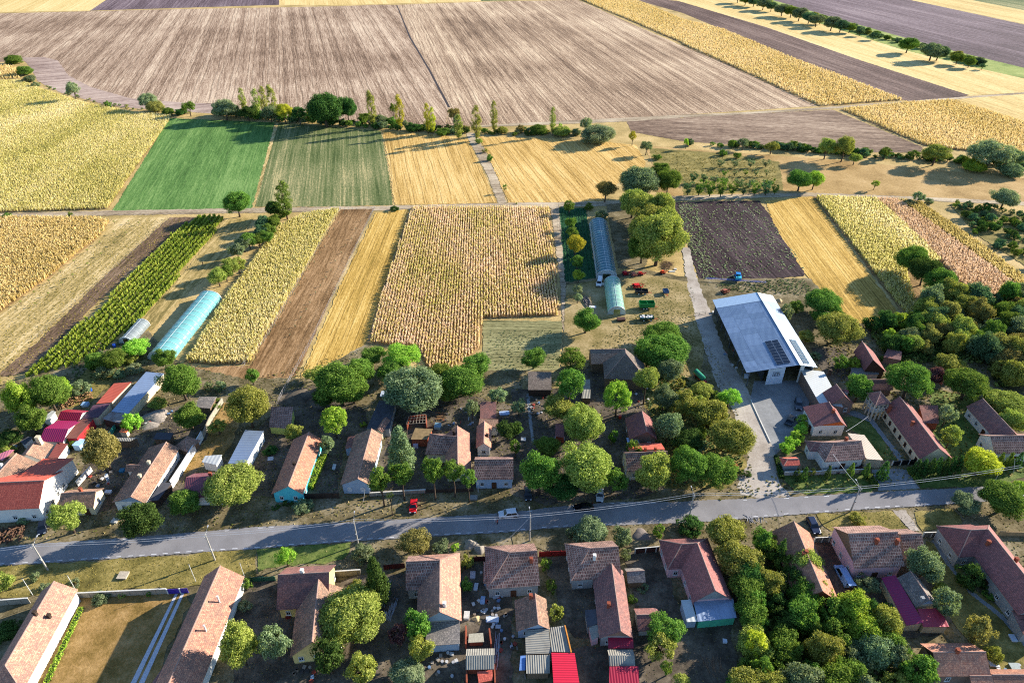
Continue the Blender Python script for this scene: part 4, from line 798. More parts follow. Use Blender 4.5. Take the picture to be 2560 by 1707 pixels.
wing(h, ('B3', 1560, 292), ('B3', 1702, 284), ('B3', 1430, 524), he=3.4, pitch=38, ea='h', roof=T_red, wall=W_pnk, doors=False); settle(h)
h = house('blue metal lean-to with green wall behind the purple hipped house', 'shed', 'shed', 'sheds')
pent(h, [('B3', 1668, 820, 3.1), ('B3', 2030, 790, 3.1), ('B3', 2062, 966, 2.6), ('B3', 1706, 1002, 2.6)], S_blu, W_grn)
pent(h, [('B3', 1550, 806, 2.9), ('B3', 1642, 800, 2.9), ('B3', 1702, 1000, 2.5), ('B3', 1606, 1006, 2.5)], S_wht, W_blu, name='lean_to_roof'); settle(h)
h = house('long house with one purple and one salmon slope beside the van yard')
wing(h, ('B4', 236, 82), ('B4', 500, 722), ('B4', 652, 815), he=3.0, pitch=40, roof=T_org, wall=W_wht, gab=W_brk, chims=[(.5, -.8, .9), (.48, -.2, .6)], cm=W_brk); settle(h)
h = house('pink walled house with a wooden gable and two brick chimneys')
wing(h, ('B4', 736, 196), ('B4', 1192, 181), ('B4', 1268, 496), he=4.2, pitch=38, roof=T_big, wall=W_pnk, gab=W_wd, chims=[(.52, -1.6, 1.0), (.92, -1.8, 1.1)], cm=W_brk)
wing(h, ('B4', 1216, 204), ('B4', 1410, 196), ('B4', 1432, 422), he=3.2, pitch=38, roof=T_big, wall=W_gry, doors=False); settle(h)
h = house('small grey tiled house wrapped by a crimson metal roof')
wing(h, ('B4', 1306, 537), ('B4', 1488, 804), ('B4', 1576, 873), he=3.2, pitch=40, roof=T_gry, wall=W_crm, gab=W_blu, L=('B4', 1365, 878), chims=[(.9, -1.0, .6)], cm=W_gry)
pent(h, [('B4', 1042, 600, 2.5), ('B4', 1168, 575, 3.2), ('B4', 1430, 1012, 3.2), ('B4', 1272, 1038, 2.5)], S_mag, W_crm, name='porch_roof')
pent(h, [('B4', 1372, 885, 3.1), ('B4', 1580, 878, 3.1), ('B4', 1664, 1050, 2.5), ('B4', 1425, 1050, 2.5)], sheet_mat('red_standing_seam', '#a83444', .9, .45, .4, dirty=.1), W_crm, name='lean_to_roof'); settle(h)
h = house('broad barn with an orange north slope at the south edge of the village', 'barn', 'barn')
wing(h, ('B4', 1515, 1285), ('B4', 2000, 1280), ('B4', 1540, 1505), he=3.2, pitch=36, roof=T_org, wall=W_brn, gab=W_dk, cm=W_brk, chims=[(.45, .0, .6)]); settle(h)
h = house('low tiled shed south of the broad barn', 'shed', 'shed', 'sheds')
wing(h, ('B4', 1850, 1500), ('B4', 2060, 1498), ('B4', 1840, 1600), he=2.4, pitch=32, roof=T_org, wall=W_brn, wins=False); settle(h)
h = house('low orange roofed shed in the south east corner', 'shed', 'shed', 'sheds')
wing(h, ('B4', 2060, 1490), ('B4', 2500, 1490), ('B4', 2130, 1600), he=2.4, pitch=32, roof=T_org, wall=W_brn, wins=False); settle(h)
h = house('great purple roofed L shaped house with a metal valley, farthest east south of the road')
wing(h, ('B4', 2022, 158), ('B4', 2560, 832), ('B4', 1932, 452), he=3.8, pitch=40, ea='h', roof=T_red, wall=W_gry, chims=[(.16, -1.5, .9), (.42, 1.2, .8)], cm=W_brk)
wing(h, ('B4', 1862, 164), ('B4', 2022, 157), ('B4', 1702, 414), he=3.8, pitch=38, ea='h', roof=T_red, wall=W_gry)
pent(h, [('B4', 2240, 900, 3.4), ('B4', 2420, 850, 3.6), ('B4', 2600, 1130, 3.4), ('B4', 2345, 1120, 2.8)], T_pur, W_gry, name='porch_roof'); settle(h)
h = house('half built red brick shed with a grey ribbed roof in the junk yard', 'shed', 'shed', 'sheds')
wing(h, ('N', 60, 602), ('N', 350, 596), ('N', 64, 745), he=2.3, pitch=30, roof=S_cor, wall=W_brk, wins=False, cap=False)
m = MB()
for a, b in ((('N', 62, 350), ('N', 62, 540)), (('N', 300, 380), ('N', 320, 540)), (('N', 70, 760), ('N', 72, 930)), (('N', 350, 745), ('N', 360, 930))):
    p, q = at(*a), at(*b); d = (q - p); m.box(((p.x + q.x) / 2, (p.y + q.y) / 2, .9), (.28, d.length, 1.8), math.atan2(d.y, d.x) - math.pi / 2)
m.build('brick_wall', W_brk, h)
pent(h, [('N', 90, 380, 1.7), ('N', 235, 370, 1.7), ('N', 245, 462, 1.6), ('N', 84, 470, 1.6)], plain('bare_slab', '#a29a86', .9), W_brk, name='slab_roof')
pent(h, [('N', 175, 765, 1.9), ('N', 330, 745, 1.9), ('N', 335, 850, 1.6), ('N', 190, 880, 1.6)], T_new, W_brk, name='tile_roof'); settle(h)

# ---- north of the road, from the west
h = house('white two storey house with a red tiled front and terracotta rear roof')
wing(h, ('C1', -140, 1300), ('C1', 405, 1273), ('C1', 343, 1526), he=4.6, pitch=34, roof=T_new, wall=W_wht, gab=W_wht, L=('C1', 470, 1190), win_gap=3.4, over=.25)
pent(h, [('C1', 100, 1280, 6.6), ('C1', 404, 1272, 6.6), ('C1', 682, 1066, 4.6), ('C1', 398, 1072, 5.2)], S_terr, W_wht, name='terracotta_roof', inset=.35); settle(h)
h = house('big old salmon roof with stub chimney behind the white house')
wing(h, ('C1', 150, 1022), ('C1', -190, 1400), ('C1', 402, 1062), he=3.6, pitch=36, roof=T_old, wall=W_wht, chims=[(.3, -1.2, .8)], cm=W_wht)
wing(h, ('C1', 345, 890), ('C1', 238, 1032), ('C1', 492, 942), he=3.2, pitch=36, roof=T_old, wall=W_wht)
p = at('C1', 440, 1060); chimney(h, p, 0, 6.6, W_crm, .9)
pent(h, [('C1', 440, 1066, 3.0), ('C1', 528, 924, 3.2), ('C1', 622, 936, 2.6), ('C1', 532, 1066, 2.4)], sheet_mat('maroon_tiles_sheet', '#6a3630', .5, .6, .25, dirty=.15), W_wht, name='lean_to_roof'); settle(h)
h = house('magenta and faded pink metal roofed barn', 'barn', 'barn')
wing(h, ('C1', 410, 795), ('C1', 627, 801), ('C1', 572, 920), he=3.4, pitch=24, roof=S_mag, wall=W_wht, wins=False, cap=False, L=('C1', 740, 728)); settle(h)
h = house('crimson metal roofed barn with white gable', 'barn', 'barn')
wing(h, ('C1', 556, 641), ('C1', 755, 652), ('C1', 722, 726), he=3.4, pitch=26, roof=S_crim, wall=W_wht, wins=False, cap=False); settle(h)
h = house('brown sheet roofed stable with red cladding', 'stable', 'stable')
pent(h, [('C1', 606, 886, 3.6), ('C1', 722, 716, 3.6), ('C1', 860, 700, 3.0), ('C1', 702, 886, 3.0)], S_brn, plain('red_cladding', '#b0262a', .6)); settle(h)
h = house('dark mauve sheet roofed stable beside the red ribbed one', 'stable', 'stable')
pent(h, [('C1', 760, 706, 3.4), ('C1', 856, 582, 3.4), ('C1', 1016, 562, 2.8), ('C1', 902, 692, 2.8)], sheet_mat('mauve_sheet', '#4c3440', .45, .6, .25, dirty=.15), W_crm); settle(h)
h = house('ribbed red roofed stable with white wall and small windows', 'stable', 'stable')
ro, I = pent(h, [('C1', 882, 570, 3.4), ('C1', 1046, 382, 3.4), ('C1', 1206, 370, 2.7), ('C1', 1022, 556, 2.7)], S_rib, W_crm)
settle(h)
h = house('long blue grey metal shed with a rusty lower end', 'shed', 'shed', 'sheds')
pent(h, [('C1', 1022, 640, 3.0), ('C1', 1340, 276, 3.0), ('C1', 1506, 291, 2.8), ('C1', 1176, 660, 2.8)], S_blu, W_crm)
pent(h, [('C1', 936, 706, 2.9), ('C1', 1018, 645, 2.9), ('C1', 1172, 664, 2.7), ('C1', 1096, 746, 2.7)], sheet_mat('rusty_sheet', '#857f7c', .5, .8, .2, .1, '#5a3a28', .8), W_dk, name='rusty_roof'); settle(h)
for lb, q, rf, wl in [('pale flat kennel beside the acacia cluster', [('C1', 382, 705, 2.3), ('C1', 478, 630, 2.4), ('C1', 512, 640, 2.4), ('C1', 440, 722, 2.3)], S_wht, W_wht),
                      ('little grey hut with white posts behind the salmon roofs', [('C1', 182, 915, 2.2), ('C1', 258, 868, 2.4), ('C1', 300, 880, 2.4), ('C1', 226, 945, 2.2)], S_felt, W_wht),
                      ('orange roofed hutch by the green gate', [('C1', 1090, 828, 1.9), ('C1', 1116, 794, 2.0), ('C1', 1186, 800, 2.0), ('C1', 1160, 835, 1.9)], S_org, W_crm),
                      ('open lean-to of grey sheets beside the olive tree', [('C1', 992, 906, 2.6), ('C1', 1034, 880, 2.7), ('C1', 1262, 880, 2.6), ('C1', 1192, 912, 2.5)], S_cor, W_wd),
                      ('little brown hut behind the round tiled hut', [('C1', 1404, 892, 2.2), ('C1', 1440, 832, 2.4), ('C1', 1592, 836, 2.4), ('C1', 1562, 902, 2.2)], S_felt, W_wd),
                      ('grey slate hut behind the walled lawn', [('C1', 1788, 600, 2.4), ('C1', 1830, 503, 2.6), ('C1', 1988, 505, 2.6), ('C1', 1930, 612, 2.4)], T_gry, W_wd),
                      ('grey lean-to roof beside the long tan house', [('C1', 1480, 1292, 2.6), ('C1', 1578, 1292, 2.5), ('C1', 1452, 1452, 2.4), ('C1', 1362, 1462, 2.6)], S_felt, W_dk),
                      ('pale corrugated lean-to behind the brown metal roof', [('C1', 1852, 1102, 2.8), ('C1', 1882, 1046, 3.0), ('C1', 2038, 1036, 3.0), ('C1', 1988, 1130, 2.8)], S_wht, W_wht),
                      ('tiny maroon roof at the west edge of the village', [('C1', -60, 1050, 2.3), ('C1', 90, 990, 2.5), ('C1', 130, 992, 2.4), ('C1', 20, 1090, 2.2)], S_pink, W_wd)]:
    h = house(lb, 'shed', 'shed', 'sheds'); pent(h, q, rf, wl); settle(h)
h = house('round looking tiled hut with pyramid roof', 'hut', 'hut', 'sheds')
wing(h, ('C1', 1700, 905), ('C1', 1712, 895), ('C1', 1760, 975), he=2.4, pitch=32, ea='h', eb='h', roof=T_old, wall=W_wd, wins=False); settle(h)
h = house('long tan roofed house with pale blue gable facing the road')
wing(h, ('C1', 1527, 918), ('C1', 1200, 1422), ('C1', 1642, 986), he=3.2, pitch=38, roof=T_old, wall=W_wht, gab=W_blu, L=('C1', 1010, 1500), chims=[(.42, -.7, .8), (.66, -.8, .8)], cm=W_crm)
wing(h, ('C1', 1158, 1132), ('C1', 1335, 1132), ('C1', 1150, 1190), he=2.8, pitch=36, roof=T_old, wall=W_wht, doors=False); settle(h)
h = house('small old house with brown tiled roof and brick chimney behind the sparse tree')
wing(h, ('C1', 556, 1392), ('C1', 880, 1374), ('C1', 816, 1520), he=2.9, pitch=34, roof=T_old, wall=W_crm, chims=[(.55, .5, .9)], cm=W_brk); settle(h)
h = house('maroon ribbed metal roofed house with two chimney pipes')
wing(h, ('C1', 1705, 1245), ('C1', 2100, 1228), ('C1', 1702, 1432), he=3.2, pitch=34, roof=sheet_mat('maroon_profiled_sheet', '#744048', .4, .5, .35, dirty=.08), wall=W_wht, chims=[(.55, .6, .7), (.88, .9, .7)], cm=W_brk, cap=False); settle(h)
h = house('long pale blue metal shed with white gable', 'shed', 'shed', 'sheds')
pent(h, [('C1', 2092, 1116, 3.0), ('C1', 2250, 810, 3.0), ('C1', 2420, 820, 3.2), ('C1', 2255, 1118, 3.2)], S_blu, W_wht); settle(h)
h = house('turquoise fronted house with two small windows and a long salmon roof')
wing(h, ('C2', 487, 828), ('C2', 296, 1325), ('C2', 434, 1390), he=3.2, pitch=42, roof=T_org, wall=W_tur, L=('C2', 132, 1415), chims=[(.6, -.7, .4)], cm=W_dk, win_gap=4); settle(h)
h = house('grey blue gabled house with two white shutters and a very long roof')
wing(h, ('C2', 1062, 797), ('C2', 935, 1256), ('C2', 1040, 1335), he=3.3, pitch=40, roof=T_old, wall=W_blu, L=('C2', 757, 1362), shut=True, win_gap=4)
pent(h, [('C2', 815, 985, 2.6), ('C2', 845, 872, 2.7), ('C2', 1000, 842, 3.4), ('C2', 975, 940, 3.4)], T_pur, W_blu, name='lean_to_roof')
pent(h, [('C2', 1012, 800, 3.0), ('C2', 1130, 540, 2.8), ('C2', 1282, 550, 2.8), ('C2', 1225, 800, 3.0)], S_felt, W_gry, name='felt_roof')
wing(h, ('C2', 1198, 692), ('C2', 1124, 805), ('C2', 1232, 722), he=3.0, pitch=40, roof=T_sal, wall=W_crm, doors=False, wins=False); settle(h)
h = house('purple tiled barn above the turquoise house', 'barn', 'barn')
pent(h, [('C2', 140, 597, 3.6), ('C2', 342, 597, 3.6), ('C2', 318, 798, 2.6), ('C2', 118, 782, 2.6)], T_big, plain('lime_green_wall', '#a8b05c', .9)); settle(h)
h = house('steep salmon house with a hipped west wing behind the street trees')
wing(h, ('C2', 1848, 770), ('C2', 1852, 1120), ('C2', 1972, 1072), he=3.4, pitch=42, roof=T_sal, wall=W_crm, chims=[(.18, -.9, 1.0)], cm=W_dk)
wing(h, ('C2', 1696, 862), ('C2', 1850, 868), ('C2', 1626, 1036), he=3.2, pitch=38, ea='h', roof=T_big, wall=W_crm, doors=False); settle(h)
h = house('flat brown roofed outbuilding beside the spruce', 'shed', 'shed', 'sheds')
pent(h, [('C2', 1420, 896, 2.8), ('C2', 1462, 792, 2.9), ('C2', 1622, 800, 2.9), ('C2', 1572, 896, 2.8)], plain('mossy_flat_roof', '#7d6a4c', .95, .05, 0, .3, 1), W_brk); settle(h)
h = house('ruined shed with bare rafters', 'shed', 'shed', 'sheds')
p0, p1, p2, p3 = [at('C2', x, y, 2.2) for x, y in ((1380, 755), (1405, 680), (1560, 665), (1560, 745))]
m = MB()
for i in range(7): m.path([p0.lerp(p3, i / 6), p1.lerp(p2, i / 6)], .07, 4)
for i in range(4): m.path([p0.lerp(p1, i / 3), p3.lerp(p2, i / 3)], .06, 4)
m.build('rafters', plain('grey_timber', '#7d7468', .9), h)
m = MB()
for a, b in ((p0, p1), (p1, p2), (p2, p3)):
    d = b - a; m.box(((a.x + b.x) / 2, (a.y + b.y) / 2, .95), (d.length, .25, 2.1), math.atan2(d.y, d.x))
m.build('wall', W_brk, h); settle(h)
h = house('blue fronted house with panelled wall and brown roof at the street')
wing(h, ('C2', 2005, 1082), ('C3', 12, 1078), ('C2', 2032, 1264), he=3.5, pitch=36, roof=T_big, wall=W_blu, win_gap=2.8); settle(h)
h = house('slim salmon roofed house behind the blue fronted house')
wing(h, ('C2', 2096, 728), ('C2', 2090, 930), ('C2', 2160, 962), he=3.2, pitch=42, roof=T_org, wall=W_wht, L=('C2', 2018, 968), chims=[(.6, .8, .4)], cm=W_dk)
pent(h, [('C2', 2040, 790, 2.9), ('C2', 2050, 706, 3.2), ('C2', 2225, 712, 3.2), ('C2', 2220, 790, 2.9)], T_old, W_wht, name='rear_roof'); settle(h)
h = house('small brown tiled shed at the head of the yard path', 'shed', 'shed', 'sheds')
pent(h, [('C2', 2056, 704, 2.4), ('C2', 2060, 552, 3.0), ('C2', 2206, 552, 3.0), ('C2', 2206, 702, 2.4)], T_pur, W_wd); settle(h)
h = house('large shingled barn with hipped front and a side wing', 'barn', 'barn')
wing(h, ('C3', 1040, 66), ('C3', 1045, 106), ('C3', 1226, 268), he=4.0, pitch=40, ea='g', eb='h', roof=T_sh, wall=W_wd, wins=False)
wing(h, ('C3', 718, 74), ('C3', 1040, 68), ('C3', 724, 205), he=3.4, pitch=36, roof=T_sh, wall=W_wd, wins=False); settle(h)
h = house('dark shingled shed beside the acacia pair', 'shed', 'shed', 'sheds')
pent(h, [('C3', 148, 442, 2.6), ('C3', 150, 276, 3.3), ('C3', 362, 276, 3.3), ('C3', 362, 442, 2.6)], T_sh, W_dk); settle(h)
h = house('narrow corrugated shed below the shingled barn', 'shed', 'shed', 'sheds')
pent(h, [('C3', 640, 518, 2.3), ('C3', 660, 346, 2.6), ('C3', 716, 346, 2.6), ('C3', 722, 520, 2.3)], S_cor, W_wd); settle(h)
h = house('dark red gabled house in the middle of the leafy garden')
wing(h, ('C3', 1192, 632), ('C3', 1240, 828), ('C3', 1330, 884), he=3.3, pitch=42, roof=T_red, wall=W_brn, L=('C3', 1072, 870)); settle(h)
h = house('hipped street house with new red rear slope and two orange chimneys')
wing(h, ('C3', 1040, 1022), ('C3', 1428, 1006), ('C3', 1050, 1190), he=3.4, pitch=38, roof=T_big, wall=W_crm, chims=[(.5, 1.2, 1.1), (.72, .6, 1.1)], cm=plain('orange_chimney', '#b0583c', .9))
pent(h, [('C3', 1066, 990, 5.2), ('C3', 1068, 936, 4.0), ('C3', 1366, 926, 4.0), ('C3', 1405, 985, 5.2)], T_new, W_crm, name='rear_roof'); settle(h)
h = house('small flat roof of blue grey sheets behind the hipped street house', 'shed', 'shed', 'sheds')
pent(h, [('C3', 1062, 942, 3.0), ('C3', 1050, 882, 3.0), ('C3', 1148, 862, 3.0), ('C3', 1172, 930, 3.0)], S_blu, W_gry); settle(h)
h = house('small red roofed shed inside the walnut grove', 'shed', 'shed', 'sheds')
pent(h, [('C3', 396, 868, 2.3), ('C3', 400, 750, 2.7), ('C3', 472, 760, 2.7), ('C3', 482, 880, 2.3)], T_red, W_brk); settle(h)

# ---- the long hall
h = house('huge grey blue metal farm hall with solar panels on both slopes', 'farm hall', 'farm_hall', None)
HA, HB, HR, HL = ('K', 600, 222), ('K', 932, 786), ('K', 1072, 806), ('K', 520, 848)
hr_, he_ = 8.2, 5.6
a, b = at(*HA, hr_), at(*HB, hr_); wL = at('K', 253, 280, he_); wS = at(*HL, he_); eN = at('K', 722, 246, he_); eS = at(*HR, he_)
mb = MB(); slab(mb, [ccw([a, wL, wS, b]), ccw([b, eS, eN, a])], .1)
m_hall = NT('hall_sheet'); tc = m_hall.n("ShaderNodeTexCoord"); br = m_hall.n("ShaderNodeTexBrick", offset=.35, offset_frequency=3)
m_hall.l(tc.outputs['UV'], br.inputs['Vector'])
for k, v in (('Scale', 1.0), ('Brick Width', 2.9), ('Row Height', 4.6), ('Mortar Size', .035), ('Mortar Smooth', .2)): br.inputs[k].default_value = v
br.inputs['Color1'].default_value = lin('#66798f'); br.inputs['Color2'].default_value = lin('#788ba2'); br.inputs['Mortar'].default_value = lin('#3c4a62')
sp = m_hall.n("ShaderNodeSeparateXYZ"); m_hall.l(tc.outputs['UV'], sp.inputs[0])
rib = m_hall.math('SINE', m_hall.math('MULTIPLY', sp.outputs[0], 2 * math.pi / .5)); m_hall.bump(rib, .5, .04)
dn = m_hall.noise(m_hall.pos(), .35, 5, .65); cc = m_hall.mix(m_hall.ramp(dn, [(.45, (0, 0, 0, 1)), (.7, (.5, .5, .5, 1))]), br.outputs[0], lin('#596c86'))
HALL = m_hall.done(cc, .4, .5, .3); MATS['hall_sheet'] = HALL
ro = mb.build('roof', HALL, h); m = MB(); m.path([a + Vector((0, 0, .03)), b + Vector((0, 0, .03))], .14, 5); m.build('ridge_cap', plain('ridge_metal', '#6d7884', .4, .5, .5), ro)
def lerp2(u, v): return (a.lerp(b, u)).lerp((wL.lerp(wS, u)), v)
def lerpE(u, v): return (a.lerp(b, u)).lerp((eN.lerp(eS, u)), v)
UP = Vector((0, 0, .03))
mb = MB(); mb.plane([lerp2(.0, .01) + UP, lerp2(.0, 1) + UP, lerp2(.13, 1) + UP, lerp2(.13, .01) + UP]); mb.build('skylight_band', sheet_mat('pale_skylight', '#a9bccb', .5, .4, .4, .2, dirty=.05), ro)
mb = MB(); mb.plane([lerpE(.0, .02) + UP, lerpE(.12, .02) + UP, lerpE(.12, 1) + UP, lerpE(.0, 1) + UP]); mb.build('skylight_band', sheet_mat('white_skylight', '#c4c6c6', .5, .4, .4, .1, dirty=.05), ro)
PAN = glass('solar_cell', '#0b0f1c', .18); ALU = plain('aluminium', '#a8acb0', .35, .5, .7)
for fn, u0, u1, v0, v1 in ((lerp2, .675, .965, .13, .40), (lerpE, .675, .975, .30, .66)):
    for i in range(8):
        for j in range(2):
            U0, U1 = u0 + (u1 - u0) * (i + .04) / 8, u0 + (u1 - u0) * (i + .96) / 8; V0, V1 = v0 + (v1 - v0) * (j + .03) / 2, v0 + (v1 - v0) * (j + .97) / 2
            c = [fn(U0, V0), fn(U1, V0), fn(U1, V1), fn(U0, V1)]; c = ccw(c)
            m = MB(); slab(m, [[p + Vector((0, 0, .16)) for p in c]], .06); sp_ = m.build('solar_panel', ALU, ro)
            k = MB(); ce = sum(c, Vector()) / 4; ins = [ce.lerp(p, .95) + Vector((0, 0, .166)) for p in c]; mid = [(ins[i2] + ins[(i2 + 1) % 4]) / 2 for i2 in range(4)]
            k.quad([ins[0], mid[0].lerp(ins[0], .04), ce.lerp(mid[2], 1).lerp(ins[3], .04), ins[3]]) if False else k.quad(ins)
            k.build('solar_cell', PAN, ro).parent = ro
# walls: east and north closed, west side open on posts, front with a white door and a dark bay
In = lambda p, q, s: p + (q - p).normalized() * s
xw, xe = wL.lerp(eN, .06), eN.lerp(wL, .04); sw, se = wS.lerp(eS, .06), eS.lerp(wS, .04)
def upright(p): return Vector((p.x, p.y, 0))
dN = (wL - wS).normalized(); sw, se = sw + dN * .8, se + dN * .8; xw, xe = xw - dN * .6, xe - dN * .6
fr = lambda t: upright(sw.lerp(se, t))
def wallseg(name, p, q, z0, zp, zq, mat, par, th=.2):
    d = (q - p); d.z = 0; n = Vector((-d.y, d.x, 0)).normalized() * th; m = MB()
    P = [upright(p), upright(q), upright(q) + n, upright(p) + n]; m.prism([(v.x, v.y) for v in ccw(P)], z0, [zq if (v - upright(q)).length < th * 1.2 else zp for v in ccw(P)]); return m.build(name, mat, par)
tr = (b - wS).length / ((b - wS).length + (eS - b).length)
ztop = lambda t: he_ + (hr_ - he_) * (t / tr if t < tr else (1 - t) / (1 - tr)) - .25
wallseg('wall', xe, se, -.2, he_ - .1, he_ - .1, W_gry, h); wallseg('wall', xw, xe.lerp(xw, .3), -.2, he_ + .1, hr_ - .7, W_gry, h)
wallseg('sliding_door', fr(.30), fr(.56), 0, ztop(.30), ztop(.56), plain('white_door', '#c6ccd4', .5, .4), h)
wallseg('wall', fr(.80), fr(.86), -.2, ztop(.80), ztop(.86), W_wht, h)
wallseg('wall', upright(xw) + Vector((4.5, 0, 0)), upright(sw) + Vector((5.0, 2.5, 0)), -.2, he_ + .5, he_ + .5, plain('dark_cladding', '#33363c', .7), h)
for i in range(9):
    p = xw.lerp(sw, i / 8); m = MB(); m.box((p.x, p.y, (he_ - .1) / 2), (.22, .22, he_ - .1)); m.build('post', plain('steel_post', '#5a5f66', .5, .4, .5), h)
# the little emblem of a cart on the door
pa, pb = fr(.30), fr(.56); ld = (pb - pa).normalized(); ln_ = Vector((ld.y, -ld.x, 0)); o_ = pa.lerp(pb, .52) + ln_ * .04; m = MB()
def dq(x0, z0, x1, z1): m.quad([o_ + ld * x0 + Vector((0, 0, z0)), o_ + ld * x1 + Vector((0, 0, z0)), o_ + ld * x1 + Vector((0, 0, z1)), o_ + ld * x0 + Vector((0, 0, z1))])
for x in (-.75, .0, .75): dq(x - .32, 4.0, x + .32, 4.13); dq(x - .32, 3.5, x + .32, 3.62); dq(x - .32, 3.0, x + .32, 3.12); dq(x - .32, 3.0, x - .2, 4.1); dq(x + .2, 3.0, x + .32, 4.1)
dq(-1.2, 4.35, 1.2, 4.45)
m.build('emblem', plain('emblem_paint', '#20252e', .7), h); settle(h)
h = house('long white flat roofed annex with a brown wall joining the hall', 'annex', 'farm_annex', None)
ro, I = pent(h, [('C4', 292, 246, 4.3), ('C4', 512, 275, 4.0), ('C4', 690, 600, 3.6), ('C4', 470, 562, 3.9)], S_wht, W_brn)
chimney(h, at('C4', 530, 395), 3.5, 5.0, W_dk, .7); settle(h)
# ---- east of the hall
h = house('little red roofed house with dormer beside the white annex')
q = wing(h, ('J', 337, 60), ('J', 404, 150), ('J', 470, 206), he=3.4, pitch=42, roof=T_red, wall=W_brn, win_gap=4)
pent(h, [('J', 385, 108, 4.9), ('J', 378, 100, 5.1), ('J', 432, 100, 5.1), ('J', 436, 130, 4.9)], T_red, W_wht, name='dormer'); settle(h)
h = house('red roofed house with bright orange gable beside the concrete yard')
wing(h, ('J', 281, 195), ('J', 372, 346), ('J', 430, 402), he=3.6, pitch=40, roof=T_red, wall=W_wht, gab=W_org, L=('J', 181, 412), chims=[(.55, -.6, .8)], cm=W_brk); settle(h)
h = house('hipped white corner house with salmon rear slope and beige lean-to')
wing(h, ('J', 322, 508), ('J', 530, 493), ('J', 566, 632), he=3.4, pitch=38, ea='h', roof=T_big, wall=W_wht, chims=[(.55, 1.2, .9)], cm=W_brk, shut=True)
wing(h, ('J', 182, 503), ('J', 322, 508), ('J', 126, 572), he=3.2, pitch=36, ea='h', roof=T_pur, wall=W_wht, doors=False)
pent(h, [('J', 424, 434, 4.2), ('J', 552, 449, 3.8), ('J', 697, 641, 2.9), ('J', 572, 632, 3.4)], sheet_mat('beige_sheet', '#ad9a88', .6, .6, .25, dirty=.1), plain('beige_wall', '#b29f84', .9), name='lean_to_roof'); settle(h)
h = house('long purple roofed house with an arcade of pillars and a balcony tower')
q = wing(h, ('J', 822, 155), ('J', 1122, 548), ('J', 1208, 606), he=3.3, pitch=38, roof=T_red, wall=W_crm, L=('J', 966, 617), chims=[(.5, -1.2, .9), (.12, -3.0, 1.8)], cm=W_brk, sides=True, win_gap=2.6, frame=fl_brn)
n, d = q['n'], q['d']; e0 = q['a'] - n * 0; PIL = plain('pillar_stone', '#b9ad97', .8)
for i in range(8):
    p = q['a'] + d * (2 + i * (q['b'] - q['a']).length * .55 / 7) + n * (q['wl'] - .3); m = MB(); m.tube((p.x, p.y, 0), (p.x, p.y, 3.1), .2, .18, 8); m.box((p.x, p.y, 3.12), (.5, .5, .14)); m.box((p.x, p.y, .15), (.5, .5, .3)); m.build('pillar', PIL, h)
T0, T1, T2, T3 = [at('J', x, y, 5.6) for x, y in ((570, 128), (676, 112), (756, 208), (636, 226))]; tc_ = (T0 + T1 + T2 + T3) / 4; ap = Vector((tc_.x, tc_.y, 7.6))
mb = MB(); slab(mb, [ccw([ap, u, v]) for u, v in ((T0, T1), (T1, T2), (T2, T3), (T3, T0))], .12); tw = mb.build('tower_roof', T_pur, h)
m = MB(); m.path([ap, T0], .1, 5); m.path([ap, T1], .1, 5); m.path([ap, T2], .1, 5); m.path([ap, T3], .1, 5); m.build('ridge_cap', plain('ridge_mortar', '#8f7468', .9), tw)
cr = [tc_.lerp(p, .84) for p in (T0, T1, T2, T3)]; m = MB(); rl = MB()
for i in range(4):
    u, v = cr[i], cr[(i + 1) % 4]; du = (v - u).normalized(); L = (Vector((v.x, v.y, 0)) - Vector((u.x, u.y, 0))).length
    for k in range(3):
        p = u.lerp(v, k / 3 if k else 0); m.box((p.x, p.y, 2.75), (.32, .32, 5.5), math.atan2(du.y, du.x))
    mid = (u + v) / 2; m.box((mid.x, mid.y, 2.95), (L, .3, .3), math.atan2(du.y, du.x)); m.box((mid.x, mid.y, 5.2), (L, .3, .3), math.atan2(du.y, du.x))
    rl.box((mid.x, mid.y, 3.95), (L, .08, .08), math.atan2(du.y, du.x))
    for k in range(10): p = u.lerp(v, (k + .5) / 10); rl.box((p.x, p.y, 3.5), (.1, .1, .85))
m.prism([(p.x, p.y) for p in ccw([tc_.lerp(x, .82) for x in (T0, T1, T2, T3)])], 2.8, 3.1); m.build('tower', plain('tower_render', '#b8ab95', .8), h); rl.build('balustrade', W_wht, h); settle(h)
h = house('small brown shed behind the long arcaded house', 'shed', 'shed', 'sheds')
pent(h, [('J', 1008, 356, 2.5), ('J', 972, 222, 3.4), ('J', 1116, 222, 3.4), ('J', 1122, 362, 2.5)], T_pur, W_brk); settle(h)
h = house('long low purple roof facing the dark grass court')
wing(h, ('C4', 1970, 520), ('C4', 2262, 832), ('C4', 2012, 812), he=3.2, pitch=38, roof=T_pur, wall=W_wht); settle(h)
h = house('street house with salmon rear slope, farthest east north of the road')
wing(h, ('C4', 2042, 866), ('C4', 2480, 860), ('C4', 2080, 1028), he=3.4, pitch=36, roof=T_big, wall=W_wht); settle(h)
h = house('dark red house with open porch inside the eastern thicket')
wing(h, ('C4', 862, -6), ('C4', 966, 166), ('C4', 1026, 182), he=3.0, pitch=40, roof=T_red, wall=W_dk, L=('C4', 852, 206))
pent(h, [('C4', 770, 300, 2.3), ('C4', 760, 240, 2.5), ('C4', 1000, 236, 2.5), ('C4', 1020, 300, 2.3)], plain('grey_terrace', '#75706c', .9), W_gry, name='porch_roof'); settle(h)
h = house('brown tiled hut below the dark red thicket house', 'hut', 'hut', 'sheds')
wing(h, ('C4', 925, 350), ('C4', 1130, 350), ('C4', 955, 442), he=2.5, pitch=34, roof=T_pur, wall=W_brn, wins=False); settle(h)
